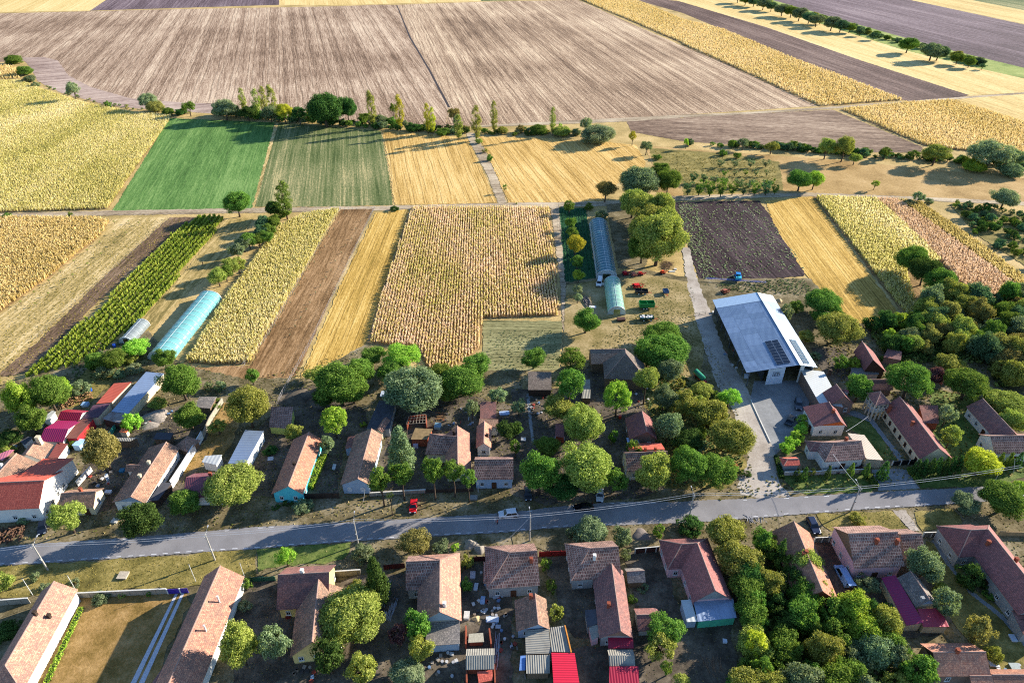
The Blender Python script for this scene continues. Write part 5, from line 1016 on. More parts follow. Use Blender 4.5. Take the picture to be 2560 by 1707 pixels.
h = house('little red hipped garage at the concrete yard corner', 'garage', 'garage', 'sheds')
wing(h, ('C4', 180, 1078), ('C4', 285, 1075), ('C4', 150, 1138), he=2.4, pitch=28, ea='h', roof=T_new, wall=W_gry, wins=False)
settle(h)
h = house('purple roofed shed at the east edge of the hall garden', 'shed', 'shed', 'sheds')
pent(h, [('C4', 1060, 140, 2.6), ('C4', 1100, 60, 3.0), ('C4', 1230, 90, 3.0), ('C4', 1220, 170, 2.6)], T_pur, W_brn); settle(h)
# ------------------------------------------------------------------ trees and shrubs: kind, leaf colour, tile, centre x, y, width, height, label
TREES = [
 # south of the road
 ('a','g5','B2',270,400,205,200,'small bright green acacia alone on the shaded verge'),
 ('s','g4','B2',970,380,230,200,'dark blue green berry shrub at the verge in front of the concrete wall'),
 ('b','ol','B2',1460,270,295,240,'round olive tree at the road edge before the L shaped house'),
 ('s','g4','B2',1690,315,160,110,'grey green shrub between round olive tree and lime shrub'),
 ('s','g5','B2',1830,315,90,95,'lime green shrub behind the salmon L shaped house'),
 ('s','g3','B2',1935,450,135,210,'bushy yellow green shrub at the corner of the L shaped house'),
 ('s','g2','B2',1930,660,130,180,'dark green bush by the junk yard wall'),
 ('b','g3','B2',850,960,600,480,'huge yellow green walnut beside the yellow gabled house'),
 ('b','g3','B2',960,1440,300,320,'yellow green tree below the huge walnut'),
 ('b','g1','B2',660,1330,300,330,'dark green tree on the shaded side under the huge walnut'),
 ('c','g1','B2',1095,590,240,380,'dark fir in the shade beside the concrete wall'),
 ('b','g4','B2',165,1190,280,330,'grey green tree in front of the dark steep wing'),
 ('b','g3','B2',20,1240,120,220,'small olive tree beside the very long house wall'),
 ('b','g2','B2',1480,1050,250,290,'green plum tree beside the leafless purple one'),
 ('b','g3','B2',1510,1240,220,270,'yellow green tree touching the grey tiled lean-to'),
 ('a','pl','B2',1300,1120,200,340,'purple leaved plum tree in the junk yard'),
 ('b','gr','B2',1400,1470,310,250,'pale grey olive tree at the south edge below the purple plum'),
 ('s','ye','B2',855,705,60,80,'small yellow bush in the brown kitchen garden'),
 ('s','g3','B2',915,660,110,90,'orange green bush beside the small yellow one'),
 ('b','g3','B1',2190,1215,330,400,'yellow green tree against the white wall of the very long house'),
 ('s','g1','B1',60,1090,230,200,'dark rank bush west of the salmon roofed house'),
 ('s','g3','B1',30,630,160,260,'yellow bush at the west edge of the verge'),
 ('s','g4','B1',322,585,90,120,'grey green bush beside the leaning pole'),
 ('s','g4','B1',400,680,110,75,'low bush at the gable of the salmon roofed house'),
 ('s','g4','B1',680,655,120,70,'low silvery bush at the west end of the concrete wall'),
 ('s','g4','B1',930,782,170,80,'wide bush growing under the concrete wall'),
 ('s','g3','B1',1120,757,80,75,'small yellowish bush under the concrete wall'),
 ('s','g2','B1',1362,750,60,65,'tiny green bush under the concrete wall near the purple gate'),
 ('s','g2','B1',2255,665,110,130,'green shrub by the east corner of the very long house'),
 ('s','gr','B1',2250,860,150,110,'silver shrub below the very long house eave'),
 ('s','g4','B1',235,65,130,110,'bush in front of the white two storey house'),
 ('a','g3','B1',600,35,330,330,'sparse yellowing tree with bare twigs at the road edge'),
 ('b','g1','B1',1285,60,360,330,'dark green spreading tree at the roadside before the blue gable'),
 ('s','g4','B3',725,185,330,210,'broad grey green shrub before the brown hipped house'),
 ('s','g4','B3',535,195,95,105,'small grey shrub west of the broad one'),
 ('s','g4','B3',1010,235,185,210,'grey green roadside shrub beside the gravel pile'),
 ('s','g2','B3',1345,165,130,200,'slim green shrub behind the gravel pile'),
 ('s','g1','B3',1640,130,245,200,'round dark shrub against the purple hipped house'),
 ('s','g4','B3',1055,385,110,170,'shrub at the fence behind the tiny grey tiled hut'),
 ('b','g3','B3',1955,190,350,330,'yellow green walnut at the road beside the purple hipped house'),
 ('b','g3','B3',2070,440,400,360,'spreading yellow green walnut over the salmon roof slope'),
 ('b','g2','B3',2150,680,330,300,'mid green tree beside the blue metal lean-to'),
 ('b','g2','B3',2290,260,190,250,'green tree near the log pile east of the walnuts'),
 ('b','g2','B3',2200,920,300,280,'green tree south of the blue metal lean-to'),
 ('b','ye','B3',2230,1200,220,260,'lime yellow tree at the edge of the eastern grove'),
 ('b','g2','B3',2300,1430,200,260,'green tree at the south edge of the grove'),
 ('a','g2','B3',1400,1070,360,330,'bright green tree in the dark yard behind the steep wing'),
 ('b','g3','B3',1370,1240,270,260,'yellow green lower half of the yard trees'),
 ('b','g2','B3',1430,1420,130,190,'slim green tree at the foot of the yard trees'),
 ('b','g3','B3',1560,1560,170,130,'small yellow green tree at the south edge near the concrete path'),
 ('b','g2','B3',2020,1560,160,120,'small green tree at the south edge before the grove'),
 ('s','g2','B3',310,480,110,190,'vine bush along the red fence yard'),
 ('s','g2','B3',360,680,120,240,'tall bean vines beside the long dark yard'),
 ('s','g3','B3',405,920,150,250,'yellow green vines above the ribbed orange edged shed'),
 ('s','g1','B3',1110,800,100,160,'dark bush beside the tiny grey tiled hut'),
 ('s','g4','B3',1205,695,110,80,'grey bush in the small fenced plot'),
 ('b','g4','B4',1450,480,310,310,'round dark olive tree between pink house and great purple roof'),
 ('b','g4','B4',1640,825,240,260,'olive tree beside the crimson wrapped house'),
 ('s','g3','B4',1590,705,150,110,'low yellow bush beside the olive tree in the lane'),
 ('b','ol','B4',1935,1080,250,300,'olive brown tree beside the curving path'),
 ('s','g3','B4',2070,1290,170,170,'low green bush by the curving path'),
 ('s','g1','B4',1850,590,230,260,'dark bush inside the great purple house court'),
 ('s','g1','B4',1960,640,140,130,'second dark bush inside the purple house court'),
 ('s','g2','B4',2025,765,110,90,'small green bush under the purple house windows'),
 ('b','g4','B4',915,660,210,180,'grey green tree between the pink house and the crimson roof'),
 ('s','g2','B4',1100,880,100,110,'small bush along the crimson porch'),
 ('b','g3','B4',765,800,160,160,'yellow green tree at the end of the van yard'),
 ('b','g1','B4',935,890,170,200,'dark green tree below the van yard'),
 ('c','g1','B4',125,350,120,220,'dark little fir against the purple slope'),
 ('b','g2','B4',30,250,110,260,'green tree at the gable of the two toned long house'),
 ('s','g3','B4',820,60,150,90,'dry bush on the verge before the pink house'),
 ('b','g2','C4',2180,1450,400,310,'big fluffy tree at the road edge, farthest east'),
 ('b','g4','C4',1830,1490,250,170,'olive bush tree beside the big fluffy roadside tree'),
 ('b','g5','C4',2330,1340,180,130,'lime tree behind the big fluffy roadside tree'),
 # north of the road, west end
 ('b','g5','C1',190,520,260,330,'lime green acacia at the west end of the village'),
 ('b','g2','C1',430,460,340,330,'mid green acacia above the heap of firewood'),
 ('b','g5','C1',575,410,150,230,'small lime tree east of the acacia cluster'),
 ('b','g2','C1',270,710,260,260,'lower green acacia beside the pale flat kennel'),
 ('b','g1','C1',70,880,230,180,'dark shaded bush at the west edge'),
 ('s','g3','C1',60,1000,180,90,'low lime bush behind the tiny maroon roof'),
 ('s','g2','C1',870,180,190,170,'dark green bush below the green crop rows'),
 ('b','g2','C1',1030,165,230,190,'green bush tree beside the small grey tunnel'),
 ('b','g5','C1',1235,55,240,170,'lime tree at the end of the small tunnel'),
 ('s','g3','C1',1190,160,130,110,'small lime bush by the tunnel garden'),
 ('s','g4','C1',960,270,180,150,'grey green apple bush in the back garden'),
 ('s','g4','C1',1090,300,110,100,'small grey bush behind the ribbed red stable'),
 ('s','g4','C1',730,430,190,160,'grey green bush over the firewood heap'),
 ('s','gr','C1',1235,250,160,110,'silver bush at the end of the grey metal shed'),
 ('b','g2','C1',1650,360,330,330,'green tree shading the grey blue metal shed'),
 ('s','g3','C1',1440,560,170,120,'low yellow weeds bush beside the grey metal shed'),
 ('s','g5','C1',1210,740,170,190,'lime bushes along the lower wall of the grey shed'),
 ('b','g2','C1',1730,680,280,250,'green walnut beside the grey slate hut'),
 ('s','g2','C1',1960,570,160,120,'bush growing over the grey slate hut'),
 ('b','ol','C1',930,985,330,360,'olive green tree in the middle of the back yard'),
 ('s','g2','C1',645,940,120,120,'climbing vine beside the maroon tiles'),
 ('b','g3','C1',2265,590,370,380,'yellow green tree above the pale blue shed'),
 ('b','g2','C1',2310,310,140,140,'round tree at the foot of the brown vine plot'),
 ('s','g4','C1',1905,415,90,100,'small grey bush below the narrow brown bed'),
 ('s','g4','C1',2015,410,120,115,'second small grey bush below the narrow brown bed'),
 ('b','g2','C1',1700,1465,285,240,'dense round green tree at the roadside before the maroon roof'),
 ('b','g3','C1',2130,1320,470,380,'broad walnut at the roadside over the maroon roof'),
 # middle
 ('b','g2','C2',770,390,440,390,'large green acacia behind the purple tiled barn yard'),
 ('b','g1','C2',620,500,220,200,'dark lower acacia bough tree beside the earth bank'),
 ('b','g2','C2',950,270,260,250,'green acacia at the foot of the golden strip'),
 ('b','g2','C2',880,430,300,270,'green acacia east of the shaded earth bank'),
 ('b','g2','C2',1240,270,260,200,'green tree between the acacia and the big round walnut'),
 ('b','g2','C2',1690,300,260,220,'green tree between big walnut and garden bed'),
 ('b','g2','C2',1780,460,240,200,'lower dark acacia by the garden bed'),
 ('b','g2','C3',200,150,230,190,'green bush tree above the dark shingled shed'),
 ('b','g4','C3',60,600,150,150,'grey green tree in the yard path garden'),
 ('b','g2','C3',1120,980,150,180,'green bush tree beside the hipped street house'),
 ('b','g2','C1',1500,150,200,180,'green bush tree at the mouth of the pale teal tunnel'),
 ('b','g3','C1',2000,780,160,140,'small yellow green tree on the walled lawn'),
 ('b','g2','C3',1250,120,220,220,'green tree at the east corner of the shingled barn'),
 ('b','g3','C2',525,295,190,130,'yellow bush at the fence corner'),
 ('a','g5','C2',1330,130,370,230,'feathery lime acacia at the foot of the big maize plot'),
 ('b','g2','C2',1070,120,240,170,'green bush at the west foot of the big maize plot'),
 ('b','g4','C2',1440,430,520,420,'big round walnut in the middle yard'),
 ('b','g2','C2',1900,370,390,300,'dark green acacia by the garden bed'),
 ('b','g2','C2',2010,220,290,230,'upper green acacia at the corner of the maize plot'),
 ('a','g5','C2',715,725,270,290,'fresh green acacia in the shaded yard'),
 ('b','g3','C2',345,815,175,150,'yellow green bush below the purple tiled barn'),
 ('b','g4','C2',645,940,145,175,'round grey green tree beside the salmon roof ridge'),
 ('c','g4','C2',1320,960,280,400,'tall olive green spruce between the street houses'),
 ('b','g2','C2',1140,1260,215,250,'street tree beside the grey blue gable'),
 ('b','g2','C2',1335,1220,225,230,'street tree under the spruce'),
 ('a','g3','C2',1230,1410,75,80,'young thin street tree'),
 ('b','g2','C2',1625,1190,210,270,'street tree west of the steep salmon house gable'),
 ('b','g2','C2',1810,1180,180,270,'street tree in front of the steep salmon house'),
 ('b','g2','C2',1950,1250,140,210,'small street tree beside the blue fronted house'),
 ('s','g4','C2',430,1510,185,130,'grey round bush before the turquoise house'),
 ('s','g1','C2',290,1480,95,65,'small dark bush before the turquoise house'),
 ('s','g1','C2',185,1520,80,65,'low bush west of the turquoise front'),
 ('b','g4','C2',1980,610,130,190,'thin grey tree in the narrow yard'),
 ('b','g4','C2',2220,490,175,150,'grey green tree above the brown tiled shed'),
 ('b','g1','C2',2310,800,215,190,'dark green fig beside the slim salmon roof'),
 ('s','g5','C2',985,760,60,60,'tiny lime bush in the dark yard'),
 ('s','g4','C2',1590,1020,85,90,'small bush at the hipped wing corner'),
 ('s','g1','C2',135,1000,130,85,'dark shrub in the white walled yard'),
 ('b','g2','C3',1380,80,450,310,'broad green tree beside the shingled barn'),
 ('a','g2','C3',550,160,280,230,'upper feathery acacia above the corrugated shed'),
 ('a','g2','C3',535,390,290,320,'lower feathery acacia over the corrugated shed'),
 ('b','g3','C3',425,600,310,240,'yellow green walnut above the red shed'),
 ('b','g3','C3',660,760,350,360,'sunlit walnut hanging over the yard path'),
 ('a','g5','C3',970,510,290,320,'bright green acacia below the shingled barn'),
 ('b','g2','C3',1090,330,150,120,'small green tree at the barn corner'),
 ('b','g3','C3',690,1140,470,440,'great yellow green walnut at the roadside'),
 ('b','g2','C3',250,1200,350,380,'green walnut at the west end of the roadside grove'),
 ('b','g1','C3',470,1330,330,250,'dark lower walnut over the parked black car'),
 ('b','g2','C3',330,960,240,160,'green tree above the roadside grove'),
 ('b','g2','C3',950,1270,230,220,'small walnut at the east end of the roadside grove'),
 ('b','g2','C3',35,960,120,220,'bush tree beside the yard path'),
 ('b','g2','C3',30,800,120,130,'dark bush at the blue house corner'),
 ('b','g3','C3',1300,1190,330,360,'green tree in front of the new red rear slope'),
 ('a','g2','C3',1620,1130,380,360,'wide feathery acacia at the roadside'),
 ('a','g2','C3',1880,1180,400,340,'feathery acacia nearest the gravel apron'),
 ('b','g4','C3',1450,260,240,220,'grey green plum in the leafy garden'),
 ('b','g4','C3',1400,510,230,230,'hazy green pear tree in the leafy garden'),
 ('b','g3','C3',1590,570,280,250,'yellow green apple tree in the leafy garden'),
 ('b','g4','C3',1440,780,240,260,'grey green tree beside the dark red gabled house'),
 ('b','g1','C3',1620,900,280,190,'dark green thicket tree in the leafy garden'),
 ('b','g3','C3',1820,640,310,280,'yellow green tree near the gravel apron'),
 ('a','g5','C3',2000,510,220,190,'lime acacia at the concrete yard edge'),
 ('b','g3','C3',2020,870,370,320,'wide yellow green tree over the gravel apron'),
 ('b','g3','C3',1740,440,200,150,'low yellow bush tree under the green tanker'),
 ('s','g2','C3',930,860,110,260,'tall grape vine row beside the dark red gabled house'),
 ('s','g1','C3',2150,1210,100,75,'low dark bush at the apron corner'),
 ('s','g4','C3',1690,960,200,120,'silvery bush before the feathery acacia'),
 # east
 ('a','g2','C4',1310,355,430,380,'large feathery acacia behind the arcaded house'),
 ('a','g2','C4',1840,390,420,330,'second large feathery acacia east of the arcaded house'),
 ('b','g3','C4',1690,220,270,150,'yellow topped tree between the two large acacias'),
 ('b','pl','C4',1550,310,180,170,'dull purple tree between the two large acacias'),
 ('b','g2','C4',840,420,240,240,'dark round tree beside the balcony tower'),
 ('b','g2','C4',670,190,150,150,'green shrub tree beside the dark red thicket house'),
 ('b','g5','C4',790,195,130,120,'lime shrub tree below the dark red thicket house'),
 ('s','g2','C4',1070,160,90,75,'small bush behind the dark red thicket house'),
 ('b','gr','C4',1650,660,150,250,'grey green upright tree behind the arcaded house'),
 ('b','g3','C4',1690,860,170,200,'yellow green tree behind the arcaded house'),
 ('b','g3','C4',2180,560,330,260,'yellow tree beside the long low purple roof'),
 ('b','g3','C4',2250,720,220,220,'lower yellow green tree beside the long low purple roof'),
 ('b','ye','C4',1965,1110,330,280,'golden yellow round tree on the shaded lawn'),
 ('c','g1','C4',1070,1170,115,165,'round dark conifer beside the driveway gate'),
 ('s','g1','C4',270,1220,80,110,'first clipped dark conifer before the garage wall'),
 ('c','g1','C4',340,1205,75,125,'second dark conifer before the garage wall'),
 ('s','g3','C4',402,1200,70,110,'yellowing conifer before the garage wall'),
 ('c','g1','C4',560,1190,60,110,'slim conifer before the white corner house'),
 ('c','g2','C4',770,1165,75,120,'conifer under the white corner house windows'),
 ('c','g1','C4',912,1165,75,120,'conifer at the beige lean-to'),
 ('s','pl','C4',850,1165,100,80,'reddish shrub under the white corner house'),
 ('s','pl','C4',630,1180,80,60,'small reddish shrub under the white corner house'),
 # hall garden
 ('b','g2','D4',510,1200,320,210,'dark green tree beside the golden strip above the hall'),
 ('b','g2','D4',625,1300,160,110,'lower green tree beside the golden strip above the hall'),
 ('b','g2','D4',270,1245,150,130,'green bush tree at the hall north corner'),
 ('b','g4','D4',170,1300,130,190,'grey green bush tree along the hall east eave'),
 ('b','g2','D4',490,1340,190,130,'green tree above the hidden tin roof'),
 ('b','g3','D4',640,1450,400,200,'wide yellow green tree in the hall garden'),
 ('b','g3','D4',360,1515,165,120,'small yellow tree in the hall garden'),
 ('s','g4','C4',430,130,110,80,'grey bush in the shade of the hall'),
 # walnut rows
 ('b','g2','D4',1330,800,260,240,'northern end of the thick walnut hedge beside rosy maize'),
 ('b','g1','D4',1450,910,250,240,'dark walnut next to the northern hedge end'),
 ('b','g2','D4',1570,1010,270,240,'middle walnut of the thick hedge'),
 ('b','g3','D4',1690,1110,260,240,'yellow green walnut in the southern half of the hedge'),
 ('b','g3','D4',1800,1220,220,190,'southern end walnut of the thick hedge'),
 ('b','g4','D3',1180,100,360,260,'brown tinged walnut at the farm track'),
 ('b','g2','D3',1440,90,210,220,'bright green tree beside the brown tinged walnut'),
 ('b','g3','D3',1200,320,310,260,'first walnut of the row by the bare dark plot'),
 ('b','g3','D3',1380,330,220,260,'walnut of the row beside the weedy dark field'),
 ('b','g3','D3',1290,450,350,280,'middle walnut of the row beside the long tunnel'),
 ('b','g3','D3',1350,620,480,430,'largest walnut, at the south end of the row'),
 ('b','g3','D3',1110,290,260,230,'walnut leaning over the bare plot at the row head'),
 ('b','g3','D3',1230,560,300,280,'walnut crown beside the long tunnel in the row'),
 ('b','g3','D3',1420,470,260,280,'walnut crown beside the weedy dark field in the row'),
 ('b','g2','D3',1200,720,260,220,'low walnut bough tree at the row foot'),
 ('b','ol','D3',860,165,190,140,'flat topped dark tree on a bare trunk by the farm track'),
 # tunnel garden
 ('b','g2','D3',525,320,110,110,'dark fruit tree at the head of the bedded rows'),
 ('b','g2','D3',535,475,110,110,'round fruit tree among the bedded rows'),
 ('b','g2','D3',555,565,115,100,'dark fruit tree above the lime one'),
 ('b','ye','D3',580,670,165,170,'lime yellow fruit tree among the bedded rows'),
 ('b','g2','D3',600,830,120,120,'green fruit tree below the lime yellow one'),
 ('b','g5','D3',610,955,110,115,'lime green fruit tree at the foot of the bedded rows'),
 ('b','gr','D3',600,1085,105,95,'grey willow bush behind the white van'),
 ('b','gr','D3',605,1160,90,80,'second grey bush above the branch stack'),
 ('b','g2','D3',680,1370,265,220,'dense green tree below the tunnels'),
 ('s','g4','D3',820,410,130,105,'grey shrub at the head of the long tunnel'),
 ('s','g2','D3',710,330,90,80,'dark bush at the fence by the long tunnel'),
 ('b','g2','D3',1380,1500,330,150,'green tree at the machine yard edge'),
 # plots
 ('p','g2','D2',250,255,125,285,'dark green poplar beside the farm track'),
 ('b','g1','D2',155,345,150,140,'dark elder under the poplar'),
 ('s','g2','D2',230,400,110,80,'small bush at the poplar foot'),
 ('b','g2','D1',2170,295,245,205,'round tree standing over the green crop rows'),
 ('s','g1','D2',1270,348,85,50,'low dark bush at the head of the golden strip'),
 ('s','g2','D3',40,300,20,20,'tiny bush at the corner of the maize plot'),
 ('a','g2','D2',2285,150,55,65,'small bush tree at the rutted track'),
 ('s','g2','D1',645,395,45,55,'little bush at the wide yellow maize edge'),
 ('s','g2','D1',60,410,90,35,'low bush at the west end of the farm track'),
 # east meadow
 ('b','gr','D4',2180,245,235,165,'silvery willow in the brown meadow'),
 ('b','g4','D4',1385,235,110,90,'round bush at the head of the rosy maize'),
 ('s','g4','D4',1480,278,85,40,'flat bush beside the round one at the maize head'),
 ('s','g4','D4',1300,290,90,50,'low grey bush at the head of the rosy maize'),
 ('a','g5','D4',985,120,78,75,'single lime tree in the brown meadow'),
 ('b','g2','D4',300,80,230,170,'dark half of the twin bush in the meadow'),
 ('b','g5','D4',430,75,160,150,'lime half of the twin bush in the meadow'),
 # creek line trees
 ('a','gr','E1',500,615,95,115,'pale willow at the bend of the great field'),
 ('s','g2','E1',742,720,42,50,'little bush on the bank west of the willow pair'),
 ('a','gr','E1',1015,690,135,100,'grey willow of the bank pair'),
 ('s','ol','E1',1065,738,110,85,'olive shrub below the grey willow'),
 ('s','g2','E1',1160,770,90,40,'low bush on the bank beside the olive shrub'),
 ('a','g2','E1',1300,740,100,90,'dark green tree at the clover field corner'),
 ('s','g1','E1',1245,772,80,50,'low dark bush at the clover field corner'),
 ('a','gr','E1',1545,745,180,130,'wide blue grey willow above the clover field'),
 ('p','g3','E1',1670,685,42,125,'slim poplar, westernmost of the tall group'),
 ('p','g3','E1',1765,705,48,165,'second poplar of the tall group'),
 ('p','g3','E1',1812,690,50,165,'third poplar of the tall group'),
 ('p','g3','E1',1866,672,52,150,'tallest poplar of the group'),
 ('a','g1','E1',1705,775,125,90,'dark bush under the slim poplars'),
 ('a','g4','E1',1860,770,110,100,'grey bush under the tallest poplar'),
 ('a','ye','E1',1955,770,130,125,'yellow green tree in the creek line'),
 ('a','g1','E1',2060,785,110,110,'dark bush east of the yellow green creek tree'),
 ('b','g1','E1',2235,745,250,205,'big dark round tree over the striped crop'),
 ('b','g1','E2',40,745,125,160,'east half of the big dark creek trees'),
 ('s','g3','E1',2150,790,90,90,'grey hollow bush west of the big dark tree'),
 ('s','g2','E1',95,415,110,60,'dark bush at the far west corner'),
 ('s','g2','E1',170,490,100,70,'green bush above the small pale maize patch'),
 ('s','g4','E1',205,545,80,50,'grey bush on the bend of the bank'),
 ('s','g4','E1',240,585,60,40,'second grey bush on the bend of the bank'),
 ('p','g3','E2',205,740,50,205,'tall poplar beside the big dark creek trees'),
 ('s','g2','E2',160,812,90,70,'green bush at the foot of the tall creek poplar'),
 ('s','g4','E2',258,832,115,80,'grey bush east of the tall creek poplar'),
 ('a','g2','E2',355,750,60,85,'round tree leaning on the yellow poplar'),
 ('p','ye','E2',398,765,52,195,'yellow poplar above the golden stubble'),
 ('s','g2','E2',345,840,70,70,'bush under the yellow poplar'),
 ('p','ye','E2',592,810,38,160,'yellow poplar of the short pair'),
 ('p','ye','E2',626,825,36,140,'shorter poplar of the yellow pair'),
 ('s','g1','E2',490,880,110,60,'dark hedge bush west of the yellow pair'),
 ('a','ol','E2',775,785,95,95,'olive willow at the end of the long furrow'),
 ('a','gr','E2',800,830,70,90,'grey willow below the olive one'),
 ('p','g3','E2',808,872,52,130,'poplar at the head of the rutted track'),
 ('p','g3','E2',930,842,56,185,'fat poplar at the track gap'),
 ('p','g3','E2',1052,802,42,172,'tall slim poplar east of the track gap'),
 ('p','g3','E2',1458,830,36,150,'lone poplar above the eastern stubble'),
 ('a','g5','E2',1512,865,30,50,'tiny lime tree beside the lone poplar'),
 ('s','g2','E2',700,908,100,45,'low hedge bush west of the track gap'),
 ('s','ol','E2',855,890,60,60,'olive bush at the track gap'),
 ('s','g3','E2',1110,900,80,55,'low hedge bush east of the tall slim poplar'),
 ('s','ol','E2',1235,890,70,60,'brown hedge bush in the creek line'),
 ('s','g2','E2',1365,897,120,52,'dark low bush before the lone poplar'),
 ('s','g3','E2',1520,908,125,42,'yellow low bush east of the lone poplar'),
 ('s','g4','E2',1620,912,75,50,'grey low bush beside the big grey shrub'),
 ('a','gr','E2',1690,858,90,105,'grey poplar tree behind the big grey shrub'),
 ('s','gr','E2',1765,932,235,105,'big grey green shrub mound at the stubble corner'),
 ('a','ye','E2',2010,940,60,90,'lime tree at the triangular ploughed field'),
 ('a','g4','E2',2105,1010,90,85,'grey green tree at the corner of the eastern stubble'),
 ('s','g2','E2',2180,1085,65,40,'small bush below the grey green corner tree'),
 ('s','g2','E2',2200,1160,130,70,'bush at the meadow edge of the eastern stubble'),
 ('s','g3','E2',950,975,55,40,'small bush at the head of the rutted track'),
 ('s','g3','E2',990,1040,40,35,'small bush in the upper part of the rutted track'),
 ('s','g2','E2',1025,1088,45,52,'dark bush in the middle of the rutted track'),
 ('a','g5','E3',15,560,25,35,'small lime tree in the hedge west end'),
 ('a','g4','E3',240,562,48,40,'grey tree standing out of the hedge'),
 ('a','g3','E3',352,577,62,45,'yellow tree standing out of the hedge'),
 ('a','g3','E3',570,577,75,75,'tall yellow green willow in the hedge'),
 ('a','g3','E3',640,577,78,90,'tallest yellow green willow in the hedge'),
 ('a','g3','E3',680,620,50,42,'small tree below the tall hedge willows'),
 ('a','g2','E3',800,598,50,42,'thin tree in the eastern hedge'),
 ('a','g3','E3',1000,602,112,78,'yellow hedge tree below the golden maize'),
 ('a','gr','E3',1215,602,180,95,'grey willow below the golden maize'),
 ('a','g4','E3',1310,620,90,70,'grey tree at the east end of the hedge'),
 ('s','g5','E3',1150,655,85,42,'lime bush before the grey hedge willow'),
 ('s','g4','E3',1290,668,100,30,'grey bush at the meadow edge'),
 ('s','g2','E3',160,602,32,28,'small bush in the young orchard head'),
 ('s','g2','E3',215,612,32,28,'second small bush in the young orchard head'),
]
for k, c, t, x, y, w, hh, lb in TREES:
    grp = 'creek line trees and bushes' if t[0] == 'E' else 'village shrubs' if k in 'sh' else 'village trees'
    tree(k, c, t, x, y, w, hh, lb, grp, lift=(5.6 if 'street tree' in lb else 3.2 if 'bare trunk' in lb else None))
tree('b', 'g3', 'C3', 1240, 340, 215, 210, 'lollipop tree on a tall bare trunk below the shingled barn', lift=6.0)
# rows and thickets: members nothing tells apart
def prow(kind, cols, t, a, b, n, w, h, label, group, name=None, jit=0.0):
    for i in range(n):
        u = i / max(1, n - 1); tree(kind, random.choice(cols), t, a[0] + (b[0] - a[0]) * u + rr(-jit, jit), a[1] + (b[1] - a[1]) * u + rr(-jit, jit), w * rr(.9, 1.1), h * rr(.9, 1.1), label, group, None, name)
prow('c', ['g1'], 'C4', (1375, 1140), (1760, 1115), 7, 88, 140, 'dark cypress in the hedge before the arcaded house', 'cypress hedge before the arcaded house')
prow('c', ['g2', 'g1'], 'C4', (2135, 1085), (2310, 1075), 3, 85, 140, 'dark conifer of the trio east of the golden yellow tree', 'conifers beyond the golden tree')
for x, y in ((330, 725), (300, 800), (265, 870), (215, 920), (165, 975)): tree('s', 'g5', 'C4', x, y, 130, 120, 'green hedge bush along the concrete yard wall', 'hedge along the concrete yard')
prow('v', ['g2', 'g6'], 'D3', (1620, 150), (2340, 152), 8, 112, 118, 'leafy cherry tree in the front orchard row', 'front orchard row')
prow('v', ['g4', 'g6'], 'D3', (1670, 50), (1860, 75), 3, 95, 80, 'grey green orchard tree behind the front row', 'second orchard row')
prow('v', ['g4', 'g2'], 'D3', (1950, 90), (2330, 110), 4, 90, 70, 'dull orchard tree behind the front row', 'second orchard row, east part')
prow('v', ['g4', 'g2'], 'D3', (1950, 15), (2340, 12), 5, 62, 48, 'small orchard tree high in the meadow', 'small orchard trees')
prow('v', ['g2', 'g4'], 'E3', (150, 640), (330, 640), 4, 40, 26, 'sapling sized orchard tree near the hedge', 'upper orchard trees')
prow('v', ['g2'], 'D4', (10, 110), (70, 160), 2, 90, 90, 'orchard tree at the end of the front row', 'end of the front orchard row')
for a, b, n in (((75, 480), (20, 620), 3), ((150, 470), (70, 600), 3)): prow('b', ['g2', 'g6'], 'D2', a, b, n, 140, 120, 'dark plum bush in the row beside the yellow maize strip', 'plum bushes beside the maize strip', jit=12)
prow('b', ['g2', 'g4'], 'D1', (2290, 620), (2190, 740), 3, 150, 130, 'shrubby plum in the middle of the row beside the dry path', 'plum shrubs along the dry path', jit=15)
prow('b', ['g2', 'g3'], 'D1', (2170, 850), (2010, 960), 4, 160, 140, 'round plum bush above the big teal tunnel', 'plum bushes above the teal tunnel', jit=18)
scatter('s', ['g1', 'g2', 'g6'], f('F', (2180, 466), (2260, 470), (2320, 490), (2420, 530), (2500, 640), (2420, 660), (2352, 622), (2240, 545)), 80, (1.3, 2.3), (.8, 1.0), 'dark green currant bush in the eastern plot', 'currant bushes in the eastern plot', 1.7, 'currant_bush')
scatter('b', ['g2', 'g4', 'g3', 'g6', 'ol'], f('D4', (1360, 1240), (1900, 1230), (2500, 1180), (2700, 1568)) + f('C4', (2600, 420), (2100, 420), (2000, 200), (1250, 130), (1150, 50), (1330, -60)), 80, (2.2, 4.6), (.85, 1.25), 'leafy tree in the eastern thicket', 'eastern thicket', 3.1)
scatter('b', ['g1', 'g2', 'g5'], f('D4', (850, 1440), (1340, 1400), (1330, 1568)) + f('C4', (1250, 120), (1050, 110), (900, 0)), 9, (2.4, 3.8), (.9, 1.2), 'leafy tree north of the dark red thicket house', 'thicket north of the dark red house', 4.0)
scatter('b', ['g2', 'g3', 'g1'], f('B4', (0, 430), (330, 520), (520, 880), (560, 1100), (420, 1250), (-100, 1200), (-260, 700)), 15, (2.2, 3.6), (.9, 1.2), 'walnut in the thick grove beside the two toned long house', 'walnut grove', 3.6)
scatter('b', ['g2', 'g3', 'g5'], f('B4', (560, 900), (880, 960), (1080, 1120), (1040, 1330), (600, 1300)), 8, (2.4, 3.6), (.9, 1.2), 'yellow green grove tree below the van yard', 'grove below the van yard', 3.8)
scatter('b', ['g2', 'g3', 'g4'], f('B4', (-240, 1250), (500, 1280), (1200, 1360), (1500, 1560), (1500, 1760), (-240, 1760)), 17, (2.0, 3.6), (.9, 1.2), 'leafy tree at the south edge of the grove', 'south edge of the grove', 3.6)
